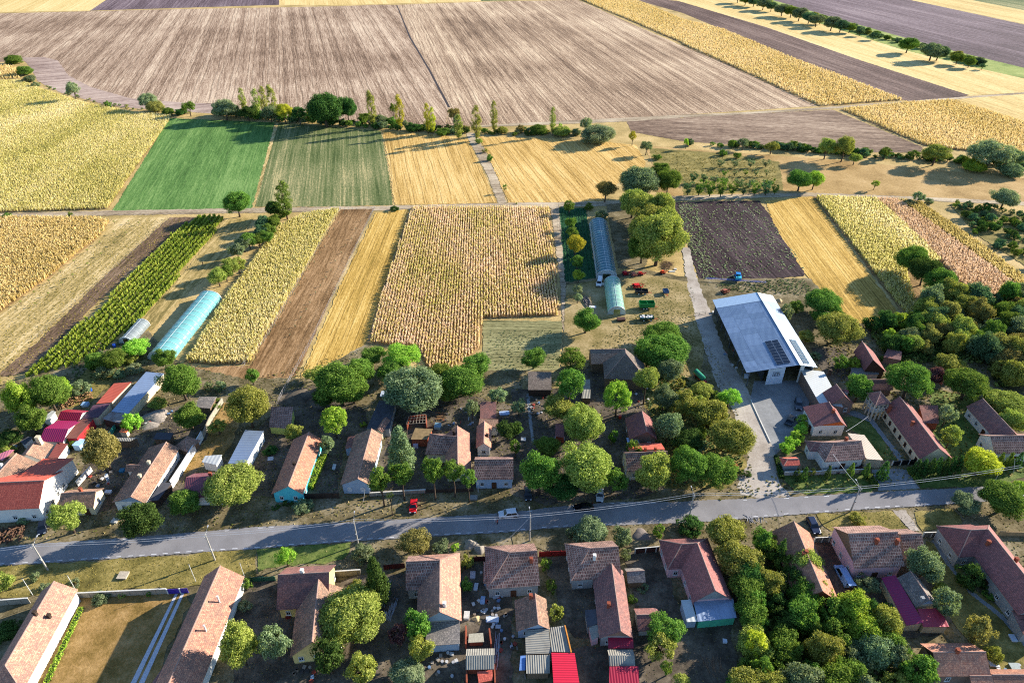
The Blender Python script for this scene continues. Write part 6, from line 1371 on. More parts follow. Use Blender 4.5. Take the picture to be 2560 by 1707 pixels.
scatter('b', ['g3', 'g4', 'g2', 'ol'], f('C3', (1300, 200), (1560, 330), (1850, 480), (2000, 740), (1960, 1000), (1500, 1000), (1360, 700)), 16, (1.0, 2.0), (.9, 1.3), 'small fruit tree of the overgrown garden', 'overgrown garden fruit trees', 3.0)
scatter('s', ['g2', 'g1', 'g4'], f('E2', (40, 850), (400, 880), (700, 925), (880, 930), (880, 905), (560, 880), (300, 850)), 18, (1.6, 2.6), (.6, .9), 'low dark bush of the creek hedge', 'low creek hedge', 2.6)
scatter('s', ['g2', 'g1', 'g4', 'ol'], f('E2', (960, 935), (1650, 935), (1650, 905), (960, 910)), 20, (1.5, 2.6), (.5, .8), 'low bush in the hedge above the eastern stubble', 'low hedge above the eastern stubble', 2.6)
scatter('s', ['g1', 'g2', 'g6'], f('E3', (0, 572), (340, 588), (660, 615), (1000, 640), (1344, 660), (1500, 672), (1500, 655), (1344, 645), (1000, 625), (660, 600), (340, 575)), 90, (1.5, 3.0), (.5, .9), 'low dark bush of the long eastern hedge', 'long eastern hedge', 1.6, 'hedge_bush')
scatter('s', ['g2', 'g4', 'g3'], f('E1', (220, 560), (330, 610), (560, 690), (950, 765), (1400, 790), (1400, 780), (950, 752), (560, 676), (330, 598)), 22, (.9, 1.7), (.5, .8), 'low bush along the bank of the great field', 'bank bushes', 2.6)
def hedge_fill(t, line, n, kinds, a, b, label, group, jit=1.2):
    L = pts(t, *line)
    for i in range(n):
        u = (i + R_()) / n * (len(L) - 1); k = min(int(u), len(L) - 2); q = L[k].lerp(L[k + 1], u - k); aa = rr(*a); bb = aa * rr(*b)
        plant(random.choice('bs'), random.choice(kinds), q.x + rr(-jit, jit), q.y + rr(-jit, jit), aa, bb, bb * .85, label, group)
hedge_fill('E3', ((260, -4), (500, 64), (660, 112), (780, 150), (1000, 204), (1190, 262)), 44, ['g2', 'g6', 'g3', 'g4'], (2.4, 4.6), (.5, .8), 'low bush of the far hedgerow between golden and mauve fields', 'far hedgerow bushes', 2.0)
hedge_fill('E1', ((1480, 792), (1700, 812), (1960, 838), (2352, 868)), 26, ['g1', 'g2', 'g6', 'g4'], (2.2, 4.2), (.7, 1.1), 'dark leafy bush of the creek belt above the green fields', 'creek belt bushes', 1.5)
hedge_fill('E2', ((0, 865), (300, 888), (560, 905), (860, 920)), 18, ['g1', 'g2', 'g4'], (1.6, 3.0), (.6, .9), 'leafy bush of the creek belt above the golden stubble', 'creek belt above the stubble', 1.2)
hp = [(282, 6, 1.0), (320, 14, 1.2), (352, 24, 1.0), (395, 36, 1.3), (430, 44, 1.2), (462, 54, 1.4), (500, 68, 1.2), (530, 78, 1.3), (590, 90, 1.5), (625, 100, 1.3), (700, 125, .8), (755, 140, .8), (890, 175, 1.6), (985, 200, 1.9), (1010, 205, 1.6), (1085, 228, 1.2), (1132, 243, 1.1), (1182, 260, .6), (250, -2, 1.1), (220, -12, 1.1), (545, 74, 1.0), (660, 108, 1.0)]
for x, y, s in hp: tree('b', random.choice(['g2', 'g6', 'g4']), 'E3', x, y, 46 * s, 30 * s, 'bushy tree of the far hedgerow between golden and mauve fields', 'far hedgerow')
# hedge strips
def hedge(label, a, b, w, h, col, group=None):
    d = b - a; L = d.length; t = thing('hedge', label, 'hedge', ((a.x + b.x) / 2, (a.y + b.y) / 2, 0), math.atan2(d.y, d.x), group)
    n = int((2 * L * h + L * w + 2 * w * h) / .03); g = RNG; P = np.empty((n, 3)); N = np.empty((n, 3)); k = g.random(n); A1, A2 = 2 * L * h, L * w; T = A1 + A2 + 2 * w * h
    for i in range(n):
        q = k[i] * T
        if q < A1: s = 1 if g.random() < .5 else -1; P[i] = (g.uniform(-L / 2, L / 2), s * w / 2, g.uniform(0, h)); N[i] = (0, s, .3)
        elif q < A1 + A2: P[i] = (g.uniform(-L / 2, L / 2), g.uniform(-w / 2, w / 2), h); N[i] = (0, 0, 1)
        else: s = 1 if g.random() < .5 else -1; P[i] = (s * L / 2, g.uniform(-w / 2, w / 2), g.uniform(0, h)); N[i] = (s, 0, .3)
    P += g.normal(size=(n, 3)) * .07; nn = N + g.normal(size=(n, 3)) * .5; nn /= np.linalg.norm(nn, axis=1)[:, None]
    tt = g.normal(size=(n, 3)); tt -= nn * np.sum(tt * nn, 1)[:, None]; tt /= np.linalg.norm(tt, axis=1)[:, None]; bb = np.cross(nn, tt); s = .26
    Q = np.stack([P + tt * s * .6, P + bb * s * .4, P - tt * s * .6, P - bb * s * .4], 1); add('foliage', quads_mesh('foliage', Q), lm(col), t)
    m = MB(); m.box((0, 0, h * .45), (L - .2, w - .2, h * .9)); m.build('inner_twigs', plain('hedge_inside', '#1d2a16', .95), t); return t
hedge('low clipped hedge on the west side of the driveway', at('C4', 915, 1245), at('C4', 985, 1350), 1.3, 1.2, 'g2')
hedge('low clipped hedge on the east side of the driveway', at('C4', 1290, 1180), at('C4', 1390, 1310), 1.3, 1.2, 'g2')
hedge('low yellow green iris hedge along the golden lawn', at('B1', 752, 885), at('B1', 420, 1600), .9, .6, 'g5')
hedge('yellow green hedge beside the turquoise fronted house', at('C2', 625, 1070), at('C2', 500, 1360), 1.5, 1.5, 'g5')
hedge('long curved edge hedge along the concrete yard', at('C4', 70, 1060), at('C4', 120, 1260), 1.0, .9, 'g1')
# ------------------------------------------------------------------ plastic tunnels
def tunnel(label, ends, w, h, cover, stripes, side=None, near_open=True, arches=14):
    a, b = at(*ends[0]), at(*ends[1]); d = b - a; L = d.length                  # a is the near end
    t = thing('polytunnel', label, 'greenhouse', ((a.x + b.x) / 2, (a.y + b.y) / 2, 0), math.atan2(d.y, d.x), 'polytunnels')
    n = 16; pr = []
    for i in range(n + 1):
        th = math.pi * i / n; pr.append((w / 2 * math.cos(th), h * math.sin(th) ** .8))
    def shell(x0, x1, i0, i1, off=0.0, sag=.04, seg=None):
        m = MB(); seg = seg or max(2, int((x1 - x0) / (L / arches)) * 2)
        for i in range(i0, i1):
            for s in range(seg):
                c = []
                for q, r in ((i, s), (i + 1, s), (i + 1, s + 1), (i, s + 1)):
                    y, z = pr[q]; k = 1 - (sag if r % 2 else 0) * .35; c.append((x0 + (x1 - x0) * r / seg, y * k * (1 + off), z * k * (1 + off)))
                m.quad(c)
        return m
    if side:
        shell(-L / 2, L / 2, 2, n - 2).build('cover', cover, t, smooth=True)
        shell(-L / 2, L / 2, 0, 2).build('side_flap', side, t, smooth=True); shell(-L / 2, L / 2, n - 2, n).build('side_flap', side, t, smooth=True)
    else: shell(-L / 2, L / 2, 0, n).build('cover', cover, t, smooth=True)
    hoop = plain('tunnel_hoop', '#c8ccca', .4, .4, .3)
    m = MB()
    for s in range(arches + 1):
        x = -L / 2 + L * s / arches; P = [(x, y * 1.006, z * 1.006 + .01) for y, z in pr]; m.path(P, .05 if s not in (0, arches) else .12, 4)
    m.path([(-L / 2, 0, h + .02), (L / 2, 0, h + .02)], .05, 4); m.build('hoops', hoop, t)
    # end walls: far closed, near with an open doorway
    m = MB(); m.quad([(L / 2 - .05, y, z) for y, z in pr]); m.build('end_wall', stripes, t)
    m = MB(); X = -L / 2 + .05; dw = w * .2
    L_ = [(X, y, z) for y, z in pr if y > dw]; m.quad(L_ + [(X, dw, h * .97 if dw < w * .25 else h * .8), (X, dw, 0)])
    L_ = [(X, y, z) for y, z in pr if y < -dw]; m.quad([(X, -dw, 0), (X, -dw, h * .97 if dw < w * .25 else h * .8)] + L_)
    m.quad([(X, dw, 2.1), (X, -dw, 2.1), (X, -dw, h * .93), (X, 0, h * .99), (X, dw, h * .93)]); m.build('end_wall', stripes, t)
    m = MB()
    for y in (-dw, dw): m.box((X - .05, y, 1.1), (.1, .12, 2.2))
    m.box((X - .05, 0, 2.15), (.1, 2 * dw, .12)); m.build('door_frame', plain('white_paint', '#c9c9c4', .5), t); return t
def film(name, col, tr=.35, rough=.25):
    m = NT(name); n = m.noise(m.pos(), .8, 4, .6); c = m.ramp(n, [(.35, tuple(x * .8 for x in lin(col)[:3]) + (1,)), (.7, lin(col))])
    p = m.b; m.l(c, p.inputs['Base Color']); p.inputs['Roughness'].default_value = rough; p.inputs['Specular IOR Level'].default_value = .5
    t = m.n("ShaderNodeBsdfTranslucent"); m.l(c, t.inputs[0]); x = m.n("ShaderNodeMixShader"); x.inputs[0].default_value = tr
    m.l(p.outputs[0], x.inputs[1]); m.l(t.outputs[0], x.inputs[2]); m.l(x.outputs[0], m.out.inputs['Surface']); MATS[name] = m.m; return m.m
F_teal = film('teal_film', '#7fc0bf'); F_shade = film('shaded_teal_film', '#3f7f8a'); F_grn = film('pale_green_film', '#9cc7b4'); F_grey = film('grey_film', '#8f9898'); F_wht = film('milky_film', '#c8d0d0', .3, .4)  # the long tunnel's film is darkened, tree shade put into its colour
tunnel('long pale teal polytunnel beside the green crop rows', (('C1', 1478, 170), ('D1', 1935, 1178)), 7.6, 3.3, F_teal, F_wht)
tunnel('short grey net polytunnel beside the pale teal one', (('D1', 1165, 1590), ('D1', 1318, 1420)), 4.4, 2.5, F_grey, F_wht, arches=5)
tunnel('long teal polytunnel with tree shade in its film colour, white side flaps', (('D3', 868, 992), ('D3', 792, 508)), 7.4, 3.6, F_shade, F_wht, F_wht, arches=22)
tunnel('shorter pale green polytunnel behind the white van', (('D3', 960, 1322), ('D3', 918, 1040)), 5.8, 3.2, F_grn, F_wht, arches=8)

# ------------------------------------------------------------------ cars
RUB = plain('rubber', '#141414', .8, .2); RIM = plain('alloy_rim', '#8f9296', .35, .5, .7)
def paint(name, col): return plain('paint_' + name, col, .28, .5, 0, .03)
def wheel(par, x, y, r=.32, w=.22, rim=RIM):
    m = MB(); m.tube((x, y - w / 2, r), (x, y + w / 2, r), r, r, 16); t = m.build('wheel', RUB, par)
    m = MB(); m.tube((x, y - w / 2 - .012, r), (x, y + w / 2 + .012, r), r * .62, r * .62, 12); m.build('rim', rim, t); return t
PROF = {  # side outline (x, z), front at +x, from the front bumper over the roof; greenhouse corners: windscreen base, roof front, roof rear, rear window base
    'hatch': (4.0, 1.72, 1.5, [(2.0, .32), (2.0, .62), (1.85, .78), (.95, .92), (.25, 1.46), (-1.25, 1.5), (-1.85, 1.0), (-1.98, .7), (-1.98, .32)], (3, 4, 5, 6)),
    'suv': (4.5, 1.84, 1.7, [(2.25, .38), (2.25, .75), (2.1, .92), (1.05, 1.06), (.35, 1.64), (-1.75, 1.7), (-2.15, 1.12), (-2.25, .8), (-2.25, .38)], (3, 4, 5, 6)),
    'van': (5.2, 1.98, 2.1, [(2.6, .38), (2.6, .8), (2.45, 1.02), (1.85, 1.2), (1.15, 2.0), (-2.5, 2.1), (-2.58, 1.25), (-2.6, .8), (-2.6, .38)], (3, 4, 5, 6)),
    'sedan': (4.5, 1.76, 1.45, [(2.25, .32), (2.25, .6), (2.1, .76), (1.05, .9), (.3, 1.42), (-1.0, 1.43), (-1.75, .98), (-2.22, .92), (-2.25, .32)], (3, 4, 5, 6))}
def car(label, name, kind, mat, a, b, cat='car', group='parked cars', opened=None):
    """a: point under the nose, b: point under the tail"""
    p, q = at(*a), at(*b); d = p - q; d.normalize(); c = (p + q) / 2; L, Wd, H, pr, gh = PROF[kind]
    t = thing(name, label, cat, (c.x, c.y, 0), math.atan2(d.y, d.x), group); m = MB(); hw = Wd / 2
    beltz = pr[gh[0]][1]; wz = lambda z: hw if z <= beltz + .02 else hw - (z - beltz) * .32
    k = len(pr); i = len(m.v); m.v += [(x, wz(z) * (.94 if abs(x) > L / 2 - .25 else 1), z) for x, z in pr] + [(x, -wz(z) * (.94 if abs(x) > L / 2 - .25 else 1), z) for x, z in pr]
    m.f.append(tuple(i + j for j in range(k))); m.f.append(tuple(i + k + j for j in reversed(range(k))))
    for j in range(k): m.f.append((i + (j + 1) % k, i + j, i + k + j, i + k + (j + 1) % k))
    body = m.build('body', mat, t)
    bv = body.modifiers.new('soft_edges', 'BEVEL'); bv.width = .06; bv.segments = 2; bv.limit_method = 'ANGLE'; bv.angle_limit = .4
    G = glass('car_glass', '#0c1014', .1); P = [pr[g] for g in gh]
    def strip(nm, A, B, inset=.1, off=.025):
        n = Vector((-(B[1] - A[1]), 0, B[0] - A[0])).normalized(); n = n if n.z > 0 else -n
        u = (Vector((A[0], 0, A[1])).lerp(Vector((B[0], 0, B[1])), .08)) + n * off; v = (Vector((A[0], 0, A[1])).lerp(Vector((B[0], 0, B[1])), .9)) + n * off
        m = MB(); m.quad([(u.x, wz(u.z) - inset, u.z), (u.x, -wz(u.z) + inset, u.z), (v.x, -wz(v.z) + inset, v.z), (v.x, wz(v.z) - inset, v.z)]); m.build(nm, G, t)
    strip('windscreen', P[0], P[1]); strip('rear_window', P[3], P[2])
    for s in (-1, 1):
        xs = [(P[1][0] + (P[2][0] - P[1][0]) * u) for u in (.04, .46, .5, .96)]; zt, zb = min(P[1][1], P[2][1]) - .1, beltz + .05
        for x0, x1, sl0, sl1 in ((xs[1], xs[0], 0, (P[0][0] - P[1][0]) * .75), (xs[3], xs[2], (P[3][0] - P[2][0]) * .6, 0)):
            if kind == 'van' and sl0: continue
            m = MB(); m.quad([(x0 + sl0, s * (wz(zb) + .018), zb), (x1 + sl1, s * (wz(zb) + .018), zb), (x1, s * (wz(zt) + .018), zt), (x0, s * (wz(zt) + .018), zt)]); m.build('side_window', G, t)
        r = .34 if kind in ('suv', 'van') else .31
        for x in (L / 2 - .85, -L / 2 + .8): wheel(t, x, s * (hw - .1), r)
        m = MB(); m.box((L / 2 - .03, s * (hw - .32), pr[1][1] + .02), (.12, .36, .16)); m.build('headlight', plain('lamp_glass', '#c9ced4', .15, .6), t)
        m = MB(); m.box((-L / 2 + .02, s * (hw - .24), pr[7][1] + .12), (.08, .22, .26)); m.build('tail_light', plain('tail_red', '#7a1414', .3, .5), t)
        m = MB(); m.box((P[0][0] - .25, s * (hw + .1), beltz + .1), (.1, .18, .14)); m.build('mirror', mat, t)
    for x in (L / 2, -L / 2):
        m = MB(); m.box((x, 0, .42), (.12, Wd * .86, .18)); m.build('bumper', plain('bumper_grey', '#2c2d2f', .6), t)
    m = MB(); m.box((L / 2 + .01, 0, pr[1][1] - .04), (.06, Wd * .4, .14)); m.build('grille', plain('grille_black', '#0d0d0e', .4), t)
    if opened == 'door':
        m = MB(); m.box((P[0][0] - .5, hw + .45, .85), (.12, .9, 1.0)); m.build('open_door', mat, t)
    if opened == 'tailgate':
        m = MB(); v0 = Vector((-L / 2 + .1, 0, H - .05)); m.quad([(v0.x, hw * .8, v0.z), (v0.x, -hw * .8, v0.z), (v0.x - 1.0, -hw * .8, v0.z + .25), (v0.x - 1.0, hw * .8, v0.z + .25)]); m.build('tailgate', mat, t)
    return t
car('red hatchback parked on the grass verge', 'parked_car', 'hatch', paint('red', '#b0121a'), ('C2', 1440, 1580), ('C2', 1452, 1470))
car('white car with roof rails stopped on the road', 'parked_car', 'suv', paint('white', '#c8c8c8'), ('G', 138, 180), ('G', 275, 165))
car('black car in deep shade under the roadside walnuts', 'parked_car', 'sedan', paint('black', '#101216'), ('G', 680, 128), ('G', 828, 116))
car('silver car nosing out between the roadside walnuts', 'parked_car', 'hatch', paint('silver', '#a9adb2'), ('C3', 803, 1478), ('C3', 808, 1370))
car('dark car parked in the shaded gateway beside the blue fronted house', 'parked_car', 'hatch', paint('dark_grey', '#2a2e34'), ('C3', 150, 1460), ('C3', 138, 1360))
car('dark hatchback in the shade of the sparse yellowing tree', 'parked_car', 'hatch', paint('dark_blue', '#161d2a'), ('B1', 395, 200), ('B1', 410, 110))
car('dark estate car parked nose to camera by the annex', 'parked_car', 'suv', paint('dark_steel', '#3a4148'), ('C4', 278, 645), ('C4', 270, 540))
car('navy estate car parked at the gate of the two toned long house', 'parked_car', 'suv', paint('navy', '#18233c'), ('B4', 445, 215), ('B4', 372, 70))
car('white van with its door open beside the tunnels', 'parked_van', 'van', paint('van_white', '#cdcdca'), ('D3', 790, 1092), ('D3', 812, 990), 'van', 'parked vans', 'door')
car('pale blue van with its tailgate up in the reddish yard', 'parked_van', 'van', paint('van_blue', '#8aa6cc'), ('B4', 640, 520), ('B4', 730, 690), 'van', 'parked vans', 'tailgate')
# pickup: cab and an open bed
def pickup(label, a, b):
    p, q = at(*a), at(*b); d = (p - q).normalized(); c = (p + q) / 2; t = thing('pickup_truck', label, 'pickup', (c.x, c.y, 0), math.atan2(d.y, d.x), 'parked cars'); mt = paint('pickup_grey', '#30363c')
    m = MB(); hw = .92; pr = [(2.6, .4), (2.6, .8), (2.45, .98), (1.4, 1.08), (.75, 1.72), (-.45, 1.76), (-.75, 1.1), (-.75, .4)]
    i = 0; m.v += [(x, hw - max(0, z - 1.08) * .3, z) for x, z in pr] + [(x, -hw + max(0, z - 1.08) * .3, z) for x, z in pr]; k = len(pr)
    m.f.append(tuple(range(k))); m.f.append(tuple(k + j for j in reversed(range(k))))
    for j in range(k): m.f.append(((j + 1) % k, j, k + j, k + (j + 1) % k))
    m.build('body', mt, t); m = MB(); m.box((-1.7, 0, .62), (1.9, 1.7, .1)); m.box((-1.7, .88, .82), (1.9, .09, .5)); m.box((-1.7, -.88, .82), (1.9, .09, .5)); m.box((-2.62, 0, .82), (.09, 1.84, .5)); m.build('load_bed', mt, t)
    G = glass('car_glass'); m = MB(); m.quad([(1.36, .8, 1.14), (1.36, -.8, 1.14), (.8, -.66, 1.7), (.8, .66, 1.7)]); m.build('windscreen', G, t)
    for s in (-1, 1):
        m = MB(); m.quad([(1.1, s * .935, 1.14), (-.6, s * .935, 1.14), (-.4, s * .78, 1.66), (.7, s * .78, 1.66)]); m.build('side_window', G, t)
        for x in (1.65, -1.75): wheel(t, x, s * .84, .38)
        m = MB(); m.box((2.6, s * .62, .82), (.1, .36, .16)); m.build('headlight', plain('lamp_glass', '#c9ced4', .15, .6), t)
    m = MB(); m.box((.1, 0, 1.8), (1.0, 1.1, .06)); m.build('roof_rack', plain('grille_black', '#0d0d0e', .4), t)
pickup('dark pickup truck with an open bed on the concrete yard', ('C4', 235, 680), ('C4', 172, 790))

# ------------------------------------------------------------------ farm machines
G_MET = plain('implement_red', '#b81c22', .5, .3, 0, .2); DK = plain('dark_steel', '#26282a', .6, .3, .3); GREEN = plain('trailer_green', '#1d7a3c', .5, .3, 0, .12)
def trailer(label, c, L, Wd, sh, mat, rz, load=None, zb=.95, nax=2):
    p = at(*c); t = thing('farm_trailer', label, 'trailer', (p.x, p.y, 0), rz, 'farm trailers'); m = MB()
    m.box((0, 0, zb), (L, Wd, .12)); 
    for s in (-1, 1): m.box((0, s * (Wd / 2 - .03), zb + sh / 2 + .03), (L, .08, sh)); m.box((s * (L / 2 - .03), 0, zb + sh / 2 + .03), (.08, Wd - .14, sh))
    m.box((0, 0, zb + sh - .08), (.1, Wd - .14, .12)); m.build('load_box', mat, t)
    m = MB()
    for i in range(5):
        for s in (-1, 1): m.box((-L / 2 + L * (i + .5) / 5, s * (Wd / 2 + .04), zb + sh / 2 + .03), (.1, .07, sh))
    m.build('side_stakes', mat, t)
    m = MB(); m.box((0, 0, zb - .2), (L * .96, .7, .14)); m.path([(L / 2, .3, zb - .25), (L / 2 + 1.5, 0, .6), (L / 2, -.3, zb - .25)], .06, 6); m.build('drawbar', G_MET, t)
    for i in range(nax):
        x = -L * .22 + i * (1.0 if nax == 2 and sh > 1 else L * .5)
        for s in (-1, 1): wheel(t, x, s * (Wd / 2 - .2), .45, .3, plain('pale_rim', '#b8b8b0', .5))
    if load:
        m = MB(); r = random.Random(5)
        for i in range(14): m.box((r.uniform(-L * .4, L * .4), r.uniform(-Wd * .3, Wd * .3), zb + .25 + r.uniform(0, .35)), (.7, .5, .3), r.uniform(0, 3))
        m.build('load_sacks', load, t)
    return t
trailer('tall green tipping trailer beside the tunnels', ('D3', 1232, 1262), 5.0, 2.3, 1.5, GREEN, .03)
trailer('dark green low trailer loaded with white sacks', ('D3', 1232, 1372), 4.6, 2.2, .55, plain('trailer_dark_green', '#1c4a3c', .5, .3, 0, .12), .02, plain('white_sacks', '#c2c0ba', .8))
trailer('dark grey flat trailer below the red harrow', ('D3', 1185, 1130), 4.4, 2.1, .6, DK, -.05, None)
trailer('small blue grey cart in the machine yard', ('D3', 1408, 1128), 2.2, 1.7, .7, plain('cart_blue', '#3c5a78', .5), -1.5, None, .8, 1)
def implement(label, c, rz, w, l, mat, seed):
    p = at(*c); t = thing('farm_implement', label, 'implement', (p.x, p.y, 0), rz, 'red farm implements'); r = random.Random(seed); m = MB()
    for s in (-1, 1): m.box((0, s * w / 2, .75), (l, .14, .16))
    for i in range(4): m.box((-l / 2 + l * i / 3, 0, .75), (.14, w, .16))
    m.path([(l / 2, .5, .8), (l / 2 + .9, 0, 1.2), (l / 2, -.5, .8)], .07, 5); m.path([(l / 2, 0, .8), (l / 2 + .9, 0, 1.2)], .06, 5); m.build('frame', mat, t)
    m = MB()
    for i in range(3):
        for j in range(6): x, y = -l / 2 + l * (i + .5) / 3, -w / 2 + w * (j + .5) / 6; m.tube((x, y, .8), (x - .15, y, .1), .05, .03, 5); m.tube((x - .15, y - .04, .3), (x - .15, y + .04, .3), .28, .28, 10)
    m.build('tines', DK, t); m = MB(); m.box((-l * .1, 0, 1.1), (l * .55, w * .6, .5)); m.build('seed_box', mat, t)
    for s in (-1, 1): wheel(t, -l * .3, s * (w / 2 + .2), .35, .2)
implement('red seed drill, westernmost of the implements by the tunnel', ('D3', 1040, 955), .1, 2.2, 1.8, G_MET, 1)
implement('pale red cultivator with a wide frame beside the seed drill', ('D3', 1118, 965), .05, 2.0, 2.0, plain('faded_red', '#b06a58', .6), 2)
implement('small red plough with a long nose', ('D3', 1180, 960), .02, 1.0, 2.4, G_MET, 3)
implement('bright red disc harrow above the dark grey trailer', ('D3', 1150, 1070), .1, 2.6, 3.2, G_MET, 4)
implement('orange implement standing alone under the walnut', ('D3', 1385, 945), .2, 1.4, 1.8, plain('orange_red', '#c2401c', .5), 5)
implement('rusty harrow behind the hall', ('D3', 1955, 1120), .4, 2.0, 2.4, plain('rusty_red', '#8a4a34', .8), 6)
# green tanker on a red chassis
p = at('C3', 1712, 345); t = thing('tank_trailer', 'green tank trailer on a red chassis beside the gravel drive', 'trailer', (p.x, p.y, 0), math.radians(112), 'farm trailers')
m = MB(); N_ = 14
for i in range(N_):
    a0, a1 = 2 * math.pi * i / N_, 2 * math.pi * (i + 1) / N_
    xs = [(-2.0, .45), (-1.8, .85), (1.8, .85), (2.0, .45)]
    for (x0, r0), (x1, r1) in zip(xs, xs[1:]): m.quad([(x0, r0 * math.cos(a0), 1.6 + r0 * math.sin(a0)), (x1, r1 * math.cos(a0), 1.6 + r1 * math.sin(a0)), (x1, r1 * math.cos(a1), 1.6 + r1 * math.sin(a1)), (x0, r0 * math.cos(a1), 1.6 + r0 * math.sin(a1))])
for x, s in ((-2.0, -1), (2.0, 1)): m.quad([(x, .45 * math.cos(2 * math.pi * i / N_), 1.6 + .45 * math.sin(2 * math.pi * i / N_)) for i in range(N_)])
m.build('tank', plain('tank_green', '#2f8262', .35, .4), t, smooth=True)
m = MB(); m.box((0, 0, .65), (3.8, .9, .18)); m.box((-2.3, 0, .7), (.7, 1.6, .3)); m.path([(-1.9, .4, .6), (-3.4, 0, .55), (-1.9, -.4, .6)], .07, 6); m.build('chassis', G_MET, t)
for s in (-1, 1): wheel(t, .5, s * .95, .5, .3); wheel(t, -1.2, s * .95, .35, .25)
# tractor with a wide blue spray boom
p = at('D3', 2065, 990); t = thing('tractor', 'blue tractor carrying a very wide spray boom', 'tractor', (p.x, p.y, 0), math.radians(82)); BL = plain('tractor_blue', '#1f6fb0', .35, .4, 0, .06)
m = MB(); m.box((.95, 0, 1.15), (1.7, .8, .75)); m.box((.95, 0, 1.56), (1.6, .66, .1)); m.box((-.35, 0, .8), (1.6, .7, .5)); m.build('bonnet', BL, t)
m = MB()
for x in (.1, -1.25):
    for s in (-1, 1): m.box((x, s * .68, 1.75), (.09, .09, 1.5))
m.box((-.58, 0, 2.52), (1.6, 1.6, .12)); m.build('cab_frame', BL, t)
m = MB(); m.box((-.58, 0, 1.8), (1.28, 1.3, 1.3)); m.build('cab_glass', glass('cab_glass', '#2a3a40', .1), t)
for s in (-1, 1): wheel(t, -.75, s * .95, .8, .42, plain('pale_rim', '#b8b8b0', .5)); wheel(t, 1.4, s * .8, .5, .3, plain('pale_rim', '#b8b8b0', .5)); m = MB(); m.box((-.75, s * .95, 1.68), (1.1, .46, .1)); m.build('mudguard', BL, t)
m = MB(); m.box((-2.3, 0, 1.35), (1.1, 1.9, 1.2)); m.box((-2.3, 0, 2.0), (.5, .5, .2)); m.build('spray_tank', plain('tank_cyan', '#46b6c8', .4), t)
m = MB()
for zz in (.85, 1.25): m.path([(-3.1, -9.5, zz), (-3.1, 11.5, zz)], .07, 5)
for i in range(43): y = -9.5 + i * .5; m.path([(-3.1, y, .85), (-3.1, y + .5 if y < 11 else y, 1.25)], .035, 4)
m.path([(-2.4, 0, .9), (-3.1, 0, .9)], .1, 5); m.build('spray_boom', plain('boom_blue', '#2348a8', .45, .3), t)

# ------------------------------------------------------------------ poles, wires
CONC = plain('pole_concrete', '#9b968c', .85, .1, 0, .12, 2)
POLES = [(('B1', 442, 535), 8.4), (('B1', 1975, 442), 8.4), (('B2', 940, 302), 8.2), (('B3', 164, 266), 8.4), (('B3', 1622, 62), 8.2), (('B4', 755 - 0, -2), 8.2)]
LBL = ['concrete utility pole with a lamp arm at the west end', 'concrete utility pole at the grassy verge by the very long house', 'concrete utility pole rising from the blue green shrub', 'concrete utility pole before the mottled brown hipped house', 'concrete utility pole by the dark round shrub', 'concrete utility pole on the verge facing the driveway']
tops = []
roadd = (at('B4', 755, -2) - at('B1', 442, 535)).normalized(); rz_ = math.atan2(roadd.y, roadd.x)
def pole(label, p, h, arm=True, lamp=False):
    t = thing('utility_pole', label, 'utility pole', (p.x, p.y, 0), rz_, 'utility poles'); m = MB(); m.tube((0, 0, -.3), (0, 0, h), .19, .11, 8); m.build('pole', CONC, t)
    if arm:
        m = MB(); m.box((0, 0, h - .35), (.1, 1.5, .1)); m.box((0, 0, h - .9), (.1, 1.1, .1)); m.build('crossarm', plain('arm_steel', '#6a6c6e', .6, .3, .4), t)
        m = MB()
        for y in (-.7, -.25, .25, .7): m.tube((0, y, h - .3), (0, y, h - .1), .05, .035, 6)
        m.build('insulators', plain('white_porcelain', '#c6c4bc', .3, .5), t)
    m = MB(); m.path([(0, 0, h - .6), (0, 1.0, h - .1), (0, 1.8, h + .05)], .04, 5); m.build('lamp_arm', plain('arm_steel', '#6a6c6e', .6, .3, .4), t)
    m = MB(); m.box((0, 2.0, h + .04), (.2, .55, .12)); m.build('lamp_head', plain('lamp_grey', '#9a9ca0', .5), t)
    m = MB(); m.box((.0, -.22, h * .45), (.3, .22, .45)); m.build('meter_box', plain('box_grey', '#8a8c8c', .6), t); return t
for (q, h), lb in zip(POLES, LBL):
    p = at(*q); pole(lb, p, h); tops.append(Vector((p.x, p.y, h)))
WIRE = plain('wire_bundle', '#b9b9b9', .5, .3, .1, .05)
def wire(label, a, b, sag=.5, r=.035, group='overhead wires', n=12, pair=0.0):
    t = thing('overhead_wire', label, 'wire', (0, 0, 0), 0, group); d = b - a; nr = Vector((-d.y, d.x, 0)).normalized()
    for s in ((-pair, pair) if pair else (0,)):
        P = [a.lerp(b, i / n) - Vector((0, 0, sag * 4 * (i / n) * (1 - i / n))) + nr * s for i in range(n + 1)]; m = MB(); m.path(P, r, 5); m.build('cable', WIRE, t)
    settle(t)
ends = [tops[0] - roadd * 38 + Vector((0, -2, 0))] + tops + [tops[-1] + roadd * 40 + Vector((0, 3, 0))]
WL = ['west of the lamp armed pole', 'between the two western poles', 'between the verge pole and the shrub pole', 'in front of the huge walnut house', 'over the road by the roadside walnuts', 'over the road before the apron', 'running east from the last pole']
for i, (a, b) in enumerate(zip(ends, ends[1:])): wire('pale twin overhead wires ' + WL[i], a - Vector((0, 0, .3)), b - Vector((0, 0, .3)), .55, .028, pair=.28)
wire('long service wire from roadside pole to the hipped white corner house', tops[5] - Vector((0, 0, .4)), at('C4', 596, 1030, 6.6), .3, .03)
wire('service wire from the corner house to the balcony tower', at('J', 412, 422, 5.2), at('J', 585, 305, 4.2), .2, .03)
wire('service wire from pole to the mottled brown hipped house', tops[3] - Vector((0, 0, .5)), at('G', 150, 392, 4.0), .2, .025)
